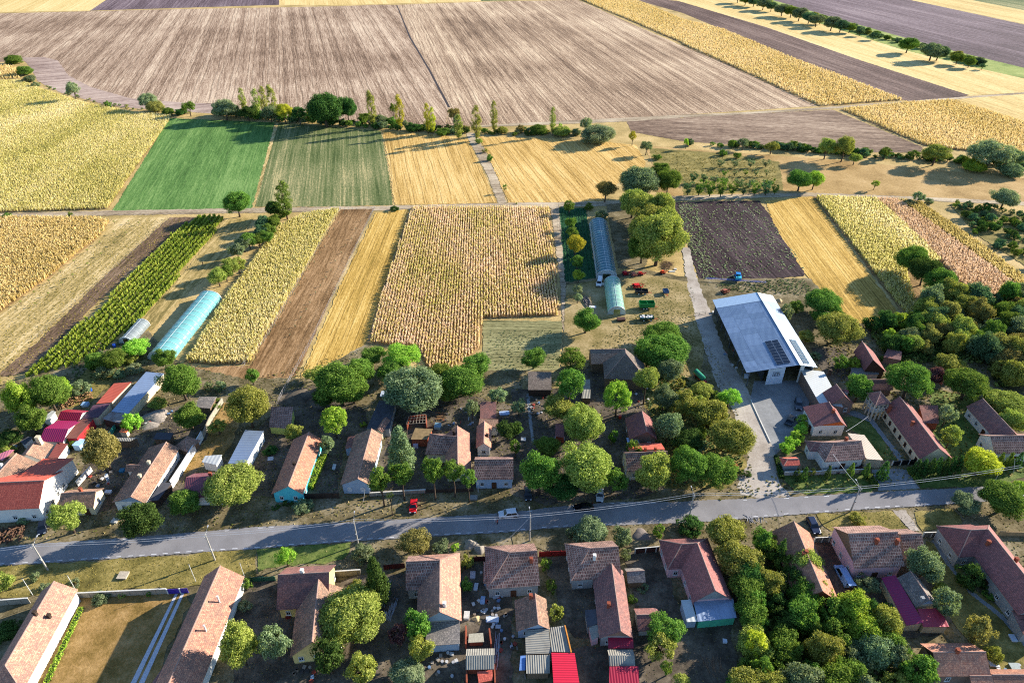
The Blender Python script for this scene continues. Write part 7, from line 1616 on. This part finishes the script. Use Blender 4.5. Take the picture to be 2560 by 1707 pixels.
def mast(label, b, h, lean=(0, 0)):
    p = at(*b); t = thing('service_mast', label, 'mast', (p.x, p.y, 0), 0, 'service masts'); m = MB(); m.tube((0, 0, 0), (lean[0], lean[1], h), .06, .05, 6); m.build('tube', plain('mast_white', '#bdbdb8', .5), t)
    m = MB(); m.box((lean[0], lean[1], h + .04), (.4, .06, .06)); m.build('bracket', plain('arm_steel', '#6a6c6e', .6, .3, .4), t)
mast('white service mast at the salmon house east corner', ('B1', 708, 735), 5.4); mast('white service mast at the salmon house west corner', ('B1', 305, 765), 5.4)
mast('white service mast at the west corner of the very long house', ('B1', 1800, 640), 5.6); mast('white service mast at the east corner of the very long house', ('B1', 2255, 620), 5.4)
mast('leaning white mast at the corner of the grey blue gable', ('C2', 985, 1470), 4.2, (.9, 0)); mast('thin mast before the blue fronted house', ('C2', 2040, 1385), 3.6)
mast('pale mast before the hipped street house', ('C3', 1085, 1275), 3.6); mast('thin mast at the white corner house gate', ('C4', 545, 1250), 4.2)
mast('leaning mast east of the golden yellow tree', ('C4', 2255, 1205), 4.6, (-1.6, 0)); mast('grey street pole under the golden yellow tree', ('C4', 2060, 1315), 6.0)

# ------------------------------------------------------------------ walls, fences, gates
def wallrun(label, name, cat, P, h, mat, th=.2, cap=None, panels=None, group='boundary walls', pmat=None):
    t = thing(name, label, cat, (0, 0, 0), 0, group); m = MB(); c = MB(); q = MB()
    for a, b in zip(P, P[1:]):
        d = b - a; L = d.length; an = math.atan2(d.y, d.x); mid = (a + b) / 2; m.box((mid.x, mid.y, h / 2 - .1), (L, th, h + .2), an)
        if cap: c.box((mid.x, mid.y, h + .05), (L + .02, th + .14, .1), an)
        if panels:
            for i in range(int(L / panels) + 1): u = a.lerp(b, min(1, i * panels / L)); q.box((u.x, u.y, h / 2), (.24, th + .12, h + .12), an)
    m.build('panels' if panels else 'wall', mat, t)
    if cap: c.build('coping', cap, t)
    if panels: q.build('posts', pmat or mat, t)
    settle(t); t['kind'] = 'thing'; return t
PANEL = plain('precast_concrete', '#8f8778', .9, .1, 0, .2, 1.5); COP = plain('white_coping', '#bdb9ae', .8)
wallrun('precast concrete wall between golden lawn and weedy verge', 'boundary_wall', 'wall', f('B1', (712, 790), (1545, 750)), 1.7, PANEL, .14, COP, 2.6)
wallrun('precast concrete wall west of the salmon roofed house', 'boundary_wall', 'wall', f('B1', (-300, 880), (285, 835)), 1.7, PANEL, .14, COP, 2.6)
wallrun('purple sheet gate at the end of the concrete wall', 'gate', 'gate', f('B1', (1548, 752), (1735, 742)), 1.6, plain('purple_gate', '#3a2a8a', .45), .08, None, 2.5, 'gates', plain('white_paint', '#c9c9c4', .5))
wallrun('concrete wall between the yellow gabled house and the fir', 'boundary_wall', 'wall', f('B2', (715, 592), (965, 575)), 1.7, PANEL, .14, COP, 2.4)
wallrun('green sheet fence west of the yellow gabled house', 'boundary_fence', 'fence', f('B2', (-40, 640), (185, 632)), 1.5, plain('green_sheet', '#2f5a48', .6), .06, None, 2.4, 'sheet fences')
wallrun('dark red fence before the fir yard', 'boundary_fence', 'fence', f('B2', (1180, 530), (1370, 512)), 1.6, plain('dark_red_boards', '#4a1c1c', .7), .06, None, 2.2, 'sheet fences')
wallrun('dark red sheet fence beside the mottled brown house', 'boundary_fence', 'fence', f('B3', (252, 412), (532, 398)), 1.7, plain('oxide_red', '#7c1f1c', .6), .07, None, 2.3, 'sheet fences')
wallrun('rusty red gate west of the mottled brown house', 'gate', 'gate', f('B2', (1990, 455), (2140, 448)), 1.6, plain('dark_red_boards', '#4a1c1c', .7), .06, None, 2.2, 'gates')
wallrun('dark barred gate before the yard of the purple hipped house', 'gate', 'gate', f('B3', (1125, 385), (1345, 365)), 1.8, plain('barred_brown', '#3c2420', .6), .08, COP, 2.3, 'gates', COP)
wallrun('white framed gate beside the pink walled house', 'gate', 'gate', f('B4', (418, 285), (618, 275)), 1.8, plain('gate_grey', '#6c665e', .6), .08, COP, 1.6, 'gates', COP)
wallrun('white gate with dark panels beside the great purple roof', 'gate', 'gate', f('B4', (1412, 235), (1590, 228)), 1.7, plain('gate_grey', '#6c665e', .6), .08, COP, 1.8, 'gates', COP)
wallrun('brown wall at the east edge before the great purple roof', 'boundary_wall', 'wall', f('B4', (2110, 215), (2600, 225)), 1.4, W_adobe, .25)
wallrun('tall white boundary wall beside the long tan house', 'boundary_wall', 'wall', f('C1', (1868, 890), (1800, 1010), (1690, 1190), (1585, 1350)), 2.6, W_wht, .25, None)
wallrun('grey wall along the walled lawn', 'boundary_wall', 'wall', f('C1', (2050, 560), (1935, 740), (1870, 890)), 1.8, PANEL, .2, None)
wallrun('white yard wall below the white two storey house', 'boundary_wall', 'wall', f('C1', (850, 1190), (720, 1330)), 1.8, W_wht, .2, None)
wallrun('turquoise sheet fence beside the green gate of the back yard', 'boundary_fence', 'fence', f('C1', (1092, 770), (1000, 895)), 1.6, plain('turquoise_sheet', '#3f9a88', .6), .06, None, 2.2, 'sheet fences')
wallrun('bright red sheet gate above the walled lawn', 'gate', 'gate', f('C1', (1838, 905), (1800, 975)), 1.8, plain('oxide_red', '#7c1f1c', .6), .08, None, None, 'gates')
wallrun('dark wooden fence beside the turquoise house', 'boundary_fence', 'fence', f('C2', (455, 1445), (630, 1440), (770, 1438)), 1.8, W_dk, .1, None, 1.9, 'sheet fences')
wallrun('low stone fence between the street houses', 'boundary_fence', 'fence', f('C2', (1050, 1420), (1380, 1400), (1560, 1390)), 1.2, PANEL, .15, COP, 2.4, 'sheet fences')
wallrun('dark fence before the steep salmon house', 'boundary_fence', 'fence', f('C2', (1560, 1390), (2000, 1378)), 1.2, W_dk, .1, None, 2.4, 'sheet fences')
wallrun('white wall with grey panels before the corner house', 'boundary_wall', 'wall', f('C4', (145, 1230), (460, 1225), (520, 1215), (900, 1205)), 1.3, plain('pale_fence', '#a8a49c', .8), .16, COP, 2.2)
wallrun('black barred gate of the arcaded house court', 'gate', 'gate', f('C4', (1130, 1145), (1340, 1125)), 1.7, plain('black_bars', '#16161a', .5), .07, None, 2.2, 'gates', COP)
wallrun('curb wall between gravel apron and concrete yard', 'curb_wall', 'wall', f('C4', (-160, 540), (-60, 760), (20, 930)), .35, COP, .3, None)
def stakes(label, P, gap, h, mat, wires=True, r=.05, group='stake fences'):
    t = thing('stake_fence', label, 'fence', (0, 0, 0), 0, group); k = 0; wm_ = MB()
    for a, b in zip(P, P[1:]):
        L = (b - a).length; n = int(L / gap)
        for i in range(n):
            q = a.lerp(b, i / n)
            m = MB(); m.tube((q.x, q.y, -.1), (q.x + rr(-.06, .06), q.y + rr(-.06, .06), h * rr(.9, 1.08)), r, r * .9, 5); m.build('post', mat, t)
        if wires:
            for z in (.45, h * .85): wm_.path([a + Vector((0, 0, z)), b + Vector((0, 0, z))], .012, 3)
    if wires: wm_.build('strands', plain('strand_wire', '#77757a', .5, .3, .5), t)
    settle(t)
STK = plain('pale_stake', '#b2aaa6', .8, .1, 0, .1); STW = plain('weathered_stake', '#8d8372', .9)
stakes('pale stake fence between yellow maize and brown vine plot', [at('D2', 772, 352), at('D2', 420, 975), at('D2', 78, 1568), at('C2', -130, 250)], 1.6, 1.5, STK, r=.06)
stakes('pale stake fence between brown vine plot and golden strip', [at('D2', 1088, 352), at('D2', 800, 960), at('D2', 512, 1568), at('C2', 330, 330), at('C2', 205, 560)], 1.25, 1.6, STK, r=.06)
stakes('pale stake fence closing the head of the vine plot', [at('D2', 780, 362), at('D2', 1100, 358)], 1.6, 1.4, STK)
stakes('weathered stake fence along the sapling strip', [at('D1', 1545, 445), at('D1', 1000, 945), at('D1', 310, 1568)], 2.2, 1.3, STW)
stakes('wire fence with thin posts at the tunnel garden', [at('D3', 425, 330), at('D3', 445, 650)], 3, 1.6, STW); stakes('wire fence beside the long tunnel', [at('D3', 690, 325), at('D3', 710, 480)], 3, 1.6, STW)
stakes('green mesh fence at the head of the tunnel garden', [at('D3', 430, 330), at('D3', 690, 325)], 2.4, 1.4, plain('green_posts', '#2f6a50', .6))
stakes('thin wire fence beside the shaded earth bank', [at('C2', 330, 330), at('C2', 230, 500), at('C2', 190, 600)], 2.2, 1.3, STW)
# young vines in the brown plot and saplings: thing by thing
def sapling(t, x, y, col, h, label, group, stake=True):
    p = at(t, x, y); o = thing('sapling', label, 'sapling', (p.x, p.y, 0), rr(0, 6), group); R0, (cm, tm) = crown_for('airy', 1.2)
    s = h * .3; add('crown', cm, lm(col), o, (0, 0, h * .72), None, (s / R0, s / R0, s / R0)); add('trunk', tm, plain('bark', '#4d4136'), o, (0, 0, 0), None, (.5, .5, h * .6 / (R0 * 1.1)))
    if stake: m = MB(); m.tube((.12, 0, 0), (.12, 0, h * 1.05), .035, .03, 5); m.build('stake', STW, o)
for i in range(16):
    for k, (xa, xb) in enumerate(((840, 160), (1010, 320))):
        u = i / 15; sapling('D2', xa + (xb - xa) * u + rr(-8, 8) - (0 if k else 30), 400 + 1110 * u + rr(-10, 10), 'gr', 1.0, 'young silvery vine in a row of the brown plot', 'young vines in the brown plot')
for u in range(9):
    for k in range(3):
        v = u / 8; x = (1290, 1180, 1060)[k] * (1 - v) + (330, 200, 60)[k] * v + rr(-15, 15); y = (500, 490, 480)[k] * (1 - v) + (1250, 1220, 1180)[k] * v + rr(-12, 12)
        sapling('D1', x, y, 'g3', 1.7, 'staked sapling on the dry strip beside the pale maize', 'staked saplings')

# ------------------------------------------------------------------ heaps, stacks and yard things
def heap(label, name, t, x, y, w, h, mat, cat='heap', group=None, seed=1, pointy=1.0):
    p = at(t, x, y); s = pxm(t, x, y); R = w / 2 / s; Ry = R * .85; o = thing(name, label, cat, (p.x, p.y, 0), 0, group); bm_ = MB(); n, k = 18, 7; g = random.Random(seed); V = []
    for i in range(k + 1):
        f_ = i / k
        for j in range(n):
            a = 2 * math.pi * j / n; r = f_ * (1 + .18 * math.sin(3 * a + seed) + g.uniform(-.07, .07)); V.append((r * R * math.cos(a), r * Ry * math.sin(a), h * max(0, (1 - f_ ** pointy)) + (g.uniform(-.06, .06) * h if 0 < i < k else -.05 * (i == k))))
    bm_.v = V
    for i in range(k):
        for j in range(n): bm_.f.append((i * n + j, (i + 1) * n + j, (i + 1) * n + (j + 1) % n, i * n + (j + 1) % n))
    bm_.build('mound', mat, o, smooth=True); return o
def logs(label, name, t, x, y, L, Wd, Ht, mat, n, r, rz, cat='log pile', messy=.3, group=None, ln=1.0):
    p = at(t, x, y); o = thing(name, label, cat, (p.x, p.y, 0), rz, group); g = random.Random(n + int(x)); m = MB()
    for i in range(n):
        u, v = g.uniform(-.5, .5), g.uniform(-.5, .5); z = r + g.random() * Ht * (1 - 2 * abs(v)) ; a = g.uniform(-messy, messy) ; l = ln * g.uniform(.6, 1.1) / 2; e = g.uniform(-messy, messy) * .35
        d = Vector((math.sin(a), math.cos(a), e)) * l; c = Vector((u * L, v * Wd, max(z, abs(d.z) + r * .5))); m.tube(c - d, c + d, r * g.uniform(.7, 1.2), r * g.uniform(.6, 1.0), 6)
    m.build('logs', mat, o); return o
WOOD = plain('split_wood', '#8a6a4a', .9, .1, 0, .35, 5); GWOOD = plain('grey_planks', '#8d8c90', .85, .1, 0, .2, 3); BWOOD = plain('brown_logs', '#5a4436', .9, .1, 0, .4, 4)
logs('big untidy heap of brown logs at the roadside west end', 'log_heap', 'B1', 70, 215, 6.5, 4.5, 1.3, BWOOD, 130, .16, .3, messy=1.4, ln=1.3)
logs('heap of split firewood below the acacias', 'firewood_heap', 'C1', 700, 545, 8.0, 4.0, 1.6, WOOD, 220, .12, .6, 'firewood', 1.5, ln=.7)
logs('stack of grey branches beside the pale green tunnel', 'branch_stack', 'D3', 680, 1200, 2.2, 5.5, .8, plain('grey_branches', '#77706a', .9), 60, .08, .2, messy=.15, ln=4.5)
logs('brush heap under the largest walnut', 'brush_heap', 'D3', 1420, 872, 6.0, 3.5, .8, plain('dry_brush', '#7b624c', .9), 90, .05, 1.3, 'brush heap', .8, ln=2.4)
logs('heap of dry sticks on the yard behind the green lean-to', 'stick_heap', 'B3', 1835, 1395, 3.2, 3.0, .5, plain('dry_brush', '#7b624c', .9), 80, .04, .1, 'brush heap', .5, ln=2.2)
logs('scattered pale planks east of the walnuts at the road', 'log_pile', 'B3', 2230, 60, 4, 1.5, .4, GWOOD, 16, .07, .1, messy=.5, ln=2.2)
logs('stack of blue grey planks in the yard by the fir', 'plank_stack', 'B2', 1188, 745, 1.6, 4.0, .5, GWOOD, 26, .09, .0, 'planks', .12, ln=3.6)
logs('second stack of planks below the first by the fir', 'plank_stack', 'B2', 1245, 905, 1.2, 3.2, .5, GWOOD, 22, .09, -.1, 'planks', .12, ln=3.0)
logs('long stack of grey poles beside the brick shed', 'pole_stack', 'N', 375, 540, .9, 4.4, .8, GWOOD, 24, .08, -.05, 'planks', .06, ln=4.6)
logs('stack of roof tiles and beams behind the tan house ruin', 'beam_stack', 'C2', 1700, 690, 3.4, 1.4, .5, WOOD, 22, .09, 1.5, 'beams', .3, ln=2.4)
logs('white chairs and slats thrown by the plank stacks', 'slat_pile', 'B2', 1200, 930, 1.3, 1.2, .4, plain('white_slats', '#b4b8bc', .6), 16, .06, .2, 'slats', .5, ln=1.0)
heap('pale gravel mound at the roadside before the junk yard', 'gravel_mound', 'B2', 1970, 300, 150, 1.5, plain('mound_gravel', '#8f8678', .95, .05, 0, .1, 3), seed=2, pointy=1.1)
heap('second lower gravel mound beside the first', 'gravel_mound', 'B2', 2060, 345, 130, 1.1, plain('mound_gravel', '#8f8678', .95), seed=6, pointy=1.2)
heap('flat pile of dark gravel between roadside shrubs', 'gravel_mound', 'B3', 1185, 215, 190, .7, plain('dark_gravel', '#6f6660', .95, .05, 0, .2, 5), seed=3, pointy=2.2)
heap('rubble heap beside the long grey blue metal shed', 'rubble_heap', 'C1', 1430, 690, 260, 1.1, plain('rubble', '#8d8378', .95, .05, 0, .45, 2.2), seed=4, pointy=1.6)
heap('second rubble heap lower in the back garden', 'rubble_heap', 'C1', 1380, 770, 180, .7, plain('rubble', '#8d8378', .95), seed=8, pointy=1.6)
heap('sand heap in the junk yard', 'sand_heap', 'N', 165, 235, 110, .7, plain('sand', '#a3906c', .95), seed=5, pointy=1.2)
heap('dark earth bank beside the wire fence', 'earth_bank', 'C2', 400, 520, 330, .9, m_yard, 'earth bank', seed=9, pointy=2.0)
heap('pale earth heap behind the hall', 'earth_heap', 'K', 770, 290, 70, 1.0, plain('sand', '#a3906c', .95), seed=12, pointy=1.2)
def barrel(label, t, x, y, col, r=.32, h=.95, group='barrels'):
    p = at(t, x, y); o = thing('barrel', label, 'barrel', (p.x, p.y, 0), 0, group); m = MB(); m.tube((0, 0, 0), (0, 0, h), r, r, 12); m.build('drum', plain('drum_' + col[1:], col, .45, .35), o)
    m = MB(); 
    for z in (.05, h * .35, h * .66, h): m.tube((0, 0, z - .03), (0, 0, z + .03), r * 1.05, r * 1.05, 12)
    m.build('rings', plain('drum_ring_' + col[1:], col, .4, .4), o)
barrel('blue barrel behind the firewood heap', 'C1', 835, 455, '#1f4fa8', .45, 1.2); barrel('blue barrel at the foot of the green rows', 'C1', 1055, 50, '#2450b0', .45, 1.1)
barrel('blue barrel at the mouth of the pale teal tunnel', 'C1', 1560, 145, '#2450b0', .4, 1.0); barrel('rusty barrel in the yard of the dark red gabled house', 'C3', 990, 705, '#b03a20', .4, 1.0)
def box_thing(label, name, cat, t, x, y, d, col, rz=0.0, lid=None, group='yard things'):
    p = at(t, x, y); o = thing(name, label, cat, (p.x, p.y, 0), rz, group); w, l, h = d; m = MB(); m.box((0, 0, h * .5), (w, l, h)); 
    b = m.build('box', plain('box_' + col[1:], col, .6, .3, 0, .12), o); bv = b.modifiers.new('soft_edges', 'BEVEL'); bv.width = .04; bv.segments = 2
    m = MB(); m.box((0, 0, h + .03), (w + .1, l + .1, .07)); m.build('lid', plain('lid_' + (lid or col)[1:], lid or col, .6), o)
    m = MB()
    for sx in (-1, 1):
        for sy in (-1, 1): m.box((sx * (w / 2 - .06), sy * (l / 2 - .06), -.02), (.14, .14, .12))
    m.build('feet', DK, o)
YD = [('white cistern lid slab on the shaded garden', 'slab', 'C2', 135, 1078, (1.3, 1.2, .2), '#a9adb4'), ('pale well cover at the roadside', 'well_cover', 'B1', 1060, 85, (1.4, 1.2, .35), '#b0aca2'),
      ('pale well cover with a bent pump on the weedy verge', 'well_cover', 'B1', 1135, 590, (1.9, 1.7, .5), '#a89c88'), ('grey concrete box on the verge before the blue house', 'concrete_box', 'C2', 2000, 1440, (1.6, 1.2, .5), '#7c7a76'),
      ('white chest in the walnut grove yard', 'chest', 'C3', 105, 905, (1.2, 1.0, .5), '#b4b6b8'), ('white bathtub like tank beside the red shed', 'water_tank', 'C3', 437, 895, (2.4, .9, .6), '#c0c4ca'),
      ('white freezer on the junk yard', 'chest', 'N', 70, 215, (1.0, 1.5, .9), '#b8b4ac'), ('pale chest among the junk', 'chest', 'B2', 1990, 590, (1.0, 1.6, .6), '#a9a4a8'),
      ('small white chest below it among the junk', 'chest', 'B2', 2020, 695, (.7, 1.6, .5), '#b4b6bc'), ('blue covered seat in the junk yard', 'chest', 'N', 232, 55, (.8, 1.6, .6), '#8fa4bc'),
      ('white table under the porch windows', 'table', 'G', 105, 720, (2.2, 1.0, .6), '#b0b4b8'), ('grey stove under the porch', 'chest', 'G', 115, 768, (1.2, .9, .6), '#9aa0a8'),
      ('white planter with bush in the junk yard', 'planter', 'N', 330, 250, (2.4, 1.1, .5), '#b4bac2'), ('grey crate in the yard path', 'chest', 'N', 388, 320, (.9, .7, .4), '#9a9ea4'),
      ('white trough beside the eastern hut', 'trough', 'B3', 1950, 1195, (.7, .7, .6), '#c0c4cc'), ('blue crate by the grey hut', 'chest', 'C1', 140, 975, (.9, .8, .6), '#8fa0b4'),
      ('white hive box in the eastern garden', 'chest', 'B4', 2240, 1165, (1.0, 1.4, .5), '#aeb4ba'), ('pale cold frame in the south east corner', 'cold_frame', 'B4', 2065, 1405, (1.6, 1.0, .5), '#b8bab6'),
      ('grey cold frame beside the pale one', 'cold_frame', 'B4', 2270, 1450, (1.6, 2.2, .5), '#7f8a88'), ('white slabs beside the orange implement', 'slab', 'D3', 1470, 925, (2.2, .9, .15), '#b6b2a6'),
      ('second white slab pile beside the orange implement', 'slab', 'D3', 1500, 905, (.9, .9, .2), '#b0aca4'), ('brown rusty bin below the pale green tunnel', 'bin', 'D3', 1000, 1375, (2.6, 1.5, .8), '#4a3028'),
      ('white rubbish bags beside the branch stack', 'bag_pile', 'D3', 740, 1260, (2.2, 1.2, .5), '#b8b8b4'), ('white pump house box at the hall corner', 'chest', 'K', 515, 888, (1.2, 1.0, 1.0), '#aeb2b8'),
      ('white sack by the hall west posts', 'chest', 'K', 268, 385, (1.4, 1.0, .6), '#b6b2a8'), ('pale hidden tin roof hutch in the hall garden', 'hutch', 'D4', 640, 1345, (3.0, 2.0, 1.2), '#8a929c'),
      ('white satellite table in the arcaded court', 'table', 'J', 590, 272, (.9, .9, .6), '#9ab0cc'), ('white bench by the grey gabled yard', 'bench', 'C2', 720, 1160, (.7, 1.6, .5), '#a8acae'),
      ('blue greenhouse frame beside the ruined shed', 'cold_frame', 'C2', 1670, 790, (1.6, 1.8, .9), '#6a8a9a'), ('white cupboard beside the spruce', 'chest', 'C2', 1470, 965, (1.2, 1.2, 1.2), '#b0aac0'),
      ('blue sheets leaning by the brown tiled shed', 'sheet_stack', 'C2', 2280, 665, (2.6, 1.4, .4), '#8fa8cc'), ('white sheets by the big walnut', 'sheet_stack', 'C2', 1175, 490, (1.6, 2.2, .5), '#a8b4c4'),
      ('small white table before the slim house', 'table', 'C1', 1000, 1390, (1.4, .8, .6), '#b8bcc0'), ('white upright panel by the back yard', 'panel', 'C1', 995, 1275, (.2, .9, 1.6), '#c2c6c8'),
      ('white water tank behind the lower rubble', 'water_tank', 'C1', 790, 590, (1.6, 1.4, .9), '#7f9cb8'), ('white chest by the pale kennel', 'chest', 'C1', 380, 790, (1.4, 1.4, .8), '#6f7a88'),
      ('pale blue canopy table beside the olive tree', 'table', 'C1', 750, 975, (2.0, 2.4, 1.9), '#9cc0e0'), ('blue tub beside the back yard lean-to', 'tub', 'C1', 1125, 1195, (1.0, 1.0, .7), '#2a6a8a'),
      ('red tractor shaped mower under the apron tree', 'mower', 'C3', 2045, 1150, (1.1, .8, .7), '#8a1a1a'), ('red cart under the brown house porch', 'chest', 'B2', 300, 965, (.9, .9, .6), '#6a1a16')]
for lb, nm, t, x, y, d, col in YD: box_thing(lb, nm, nm.replace('_', ' '), t, x, y, d, col, rr(-.2, .2))
# scraps: individually modelled boards and blocks lying about the yards
scr = [('N', 60, 120, 420, 330, 26), ('B2', 1960, 560, 300, 420, 26), ('N', 390, 400, 200, 260, 14), ('B2', 340, 1420, 200, 140, 16), ('C3', 170, 480, 150, 200, 20), ('C1', 820, 1180, 220, 160, 16), ('B2', 1550, 1250, 300, 280, 16), ('C2', 1700, 620, 330, 180, 18), ('B3', 100, 1100, 380, 400, 12), ('B4', 2050, 1380, 300, 150, 10), ('K', 330, 430, 160, 420, 16), ('C1', 1300, 640, 300, 150, 14), ('C4', 780, 260, 240, 60, 8), ('C3', 1080, 430, 180, 190, 10)]
cols_ = ['#9a9a9c', '#b4b2ae', '#7a6a5a', '#8e8478', '#5f7a98', '#8a3a2c', '#3d3a38']
sm = {}
def scrap_mesh(k):
    if k not in sm:
        g = random.Random(k); m = MB()
        if k % 3 == 0: m.box((0, 0, .06), (.22, 1.6, .1)); m.box((.12, .1, .13), (.2, 1.3, .06), .3)
        elif k % 3 == 1: m.box((0, 0, .22), (.55, .7, .44)); m.box((0, 0, .46), (.6, .74, .05))
        else: m.tube((0, 0, 0), (0, 0, .5), .25, .28, 10); m.tube((0, 0, .5), (0, 0, .54), .3, .3, 10)
        sm[k] = m.mesh(('plank', 'crate', 'bucket')[k % 3])
    return sm[k]
WHERE = ['in the junk yard by the brick shed', 'in the clutter beside the mottled brown house', 'along the slab path of the junk yard', 'on the ground behind the dark steep wing', 'in the yard below the dark shingled shed', 'on the dirt of the back yard by the olive tree', 'behind the grey tiled lean-to', 'on the ground behind the big round walnut', 'between the grey sheds at the south edge', 'in the south east corner yard', 'along the open west side of the hall', 'on the rubble by the grey metal shed', 'on the terrace of the dark red thicket house', 'under the lollipop tree']
for (t, x, y, w, hh, n), wh in zip(scr, WHERE):
    for i in range(n):
        k = random.randrange(3); nm = ('plank', 'crate', 'bucket')[k]; p = at(t, x + rr(0, w), y + rr(0, hh)); c = random.choice(cols_)
        o = add(nm, scrap_mesh(k), plain('scrap_' + c[1:], c, .7), None, (p.x, p.y, 0.01), rr(0, 6.28)); tag(o, ('loose plank lying ', 'old crate standing ', 'old bucket standing ')[k] + wh, nm, nm + 's ' + wh)
# pump on the well, gate bar
p = at('D3', 1720, 1325); t = thing('barrier_gate', 'thin barrier gate across the gravel drive by the hall', 'gate', (p.x, p.y, 0), math.radians(14)); m = MB()
for z in (.5, 1.1): m.path([(-2.2, 0, z), (2.2, 0, z)], .05, 5)
m.build('rails', STW, t)
for x in (-2.2, 0, 2.2): m = MB(); m.tube((x, 0, -.1), (x, 0, 1.2), .06, .06, 6); m.build('post', STW, t)

# ------------------------------------------------------------------ people
def person(label, t, x, y, rz, shirt, trousers, hair='#2a1e16', bend=0.0, arm=.5):
    p = at(t, x, y); o = thing('person', label, 'person', (p.x, p.y, 0), rz, 'people')
    V, Ed, Rd = [], [], []
    def v(co, r, par=None):
        V.append(co); Rd.append(r)
        if par is not None: Ed.append((par, len(V) - 1))
        return len(V) - 1
    bx = bend * .35; pel = v((0, 0, .94), .15); ch = v((bx * .7, 0, 1.25), .16, pel); sh_ = v((bx, 0, 1.43), .12, ch); nk = v((bx * 1.1, 0, 1.52), .06, sh_); hd = v((bx * 1.25, 0, 1.62), .1, nk); v((bx * 1.35, 0, 1.72), .085, hd)
    for s in (-1, 1):
        hp_ = v((0, s * .1, .88), .1, pel); kn = v((.03 * s, s * .11, .48), .07, hp_); an = v((-.02, s * .11, .09), .045, kn); v((.16, s * .12, .05), .04, an)
        so = v((bx, s * .19, 1.40), .065, sh_); el = v((bx + .12 * arm, s * .26, 1.13), .045, so); wr = v((bx + .34 * arm, s * .22, .93 + .12 * arm), .032, el); pm = v((bx + .40 * arm, s * .21, .87 + .12 * arm), .035, wr)
        for q in range(4): k1 = v((bx + .43 * arm + .01 * q, s * (.19 + .014 * q), .81 + .12 * arm), .01, pm); v((bx + .45 * arm + .01 * q, s * (.185 + .014 * q), .77 + .12 * arm + .008 * abs(q - 1)), .008, k1)
        k1 = v((bx + .44 * arm, s * .16, .86 + .12 * arm), .011, pm); v((bx + .47 * arm, s * .14, .84 + .12 * arm), .009, k1)
    me = bpy.data.meshes.new('body'); me.from_pydata(V, Ed, []); b = bpy.data.objects.new('body', me); COL.objects.link(b); b.parent = o
    b.modifiers.new('skin', 'SKIN'); 
    if not me.skin_vertices: me.skin_vertices.new(name='')
    for i, r in enumerate(Rd): me.skin_vertices[0].data[i].radius = (r, r); me.skin_vertices[0].data[i].use_root = (i == 0)
    b.modifiers.new('smooth', 'SUBSURF').render_levels = 1
    # clothing by height in the body's own space: shoes, trousers, shirt, skin
    m = NT('clothes_%s_%s' % (shirt[1:], trousers[1:])); tc = m.n("ShaderNodeTexCoord"); s = m.n("ShaderNodeSeparateXYZ"); m.l(tc.outputs['Object'], s.inputs[0])
    z = s.outputs[2]; c = m.mix(m.math('GREATER_THAN', z, .1), lin('#1c1a18'), lin(trousers)); c = m.mix(m.math('GREATER_THAN', z, 1.0), c, lin(shirt)); c = m.mix(m.math('GREATER_THAN', z, 1.5), c, lin('#b98a70'))
    side = m.math('ABSOLUTE', s.outputs[1]); c = m.mix(m.math('MULTIPLY', m.math('GREATER_THAN', side, .165), m.math('LESS_THAN', z, 1.16)), c, lin('#b98a70')); me.materials.append(m.done(c, .8, .2))
    hb = MB(); hx, hz = bx * 1.28, 1.665
    for i in range(5):
        for j in range(10):
            a0, a1 = math.pi * .55 * i / 5, math.pi * .55 * (i + 1) / 5; b0, b1 = 2 * math.pi * j / 10, 2 * math.pi * (j + 1) / 10; Q = []
            for a, bb in ((a0, b0), (a1, b0), (a1, b1), (a0, b1)): Q.append((hx - .015 + .118 * math.sin(a) * math.cos(bb), .105 * math.sin(a) * math.sin(bb), hz + .125 * math.cos(a)))
            hb.quad(Q)
    hb.build('hair', plain('hair_' + hair[1:], hair, .8), o)
    fb = MB(); fb.box((hx + .1, 0, 1.645), (.04, .025, .04)); fb.build('nose', plain('skin', '#b98a70', .7), o)
    fb = MB(); 
    for s2 in (-1, 1): fb.box((hx + .088, s2 * .035, 1.675), (.02, .025, .014))
    fb.build('eyes', plain('eye_dark', '#15110f', .4), o); fb = MB(); fb.box((hx + .092, 0, 1.6), (.02, .05, .012)); fb.build('mouth', plain('lips', '#7a4038', .6), o)
    fb = MB()
    for s2 in (-1, 1): fb.box((hx, s2 * .1, 1.65), (.04, .025, .06))
    fb.build('ears', plain('skin', '#b98a70', .7), o)
person('person in white clothes standing in the road by the white car', 'G', 110, 222, 0.4, '#d0d0d0', '#b8bcc4')
person('person in dark trousers beside the one in white on the road', 'G', 127, 238, 2.4, '#9a5a52', '#1c2030', arm=.2)
person('person in a pale shirt leaning at the open tailgate', 'B4', 745, 705, 2.2, '#b8a8c0', '#3a3c50', bend=.8, arm=1.0)
person('person in an orange top behind the pale blue van', 'B4', 785, 655, 3.4, '#c2562c', '#2a2c36', arm=.4)
person('person in dark clothes standing at the tree shadow by the van', 'B4', 805, 695, 3.0, '#3a2a34', '#22242c', arm=.3)
person('person standing on the brown grass path among the plots', 'D1', 1862, 872, 1.0, '#5a2418', '#2a2420', bend=.6)
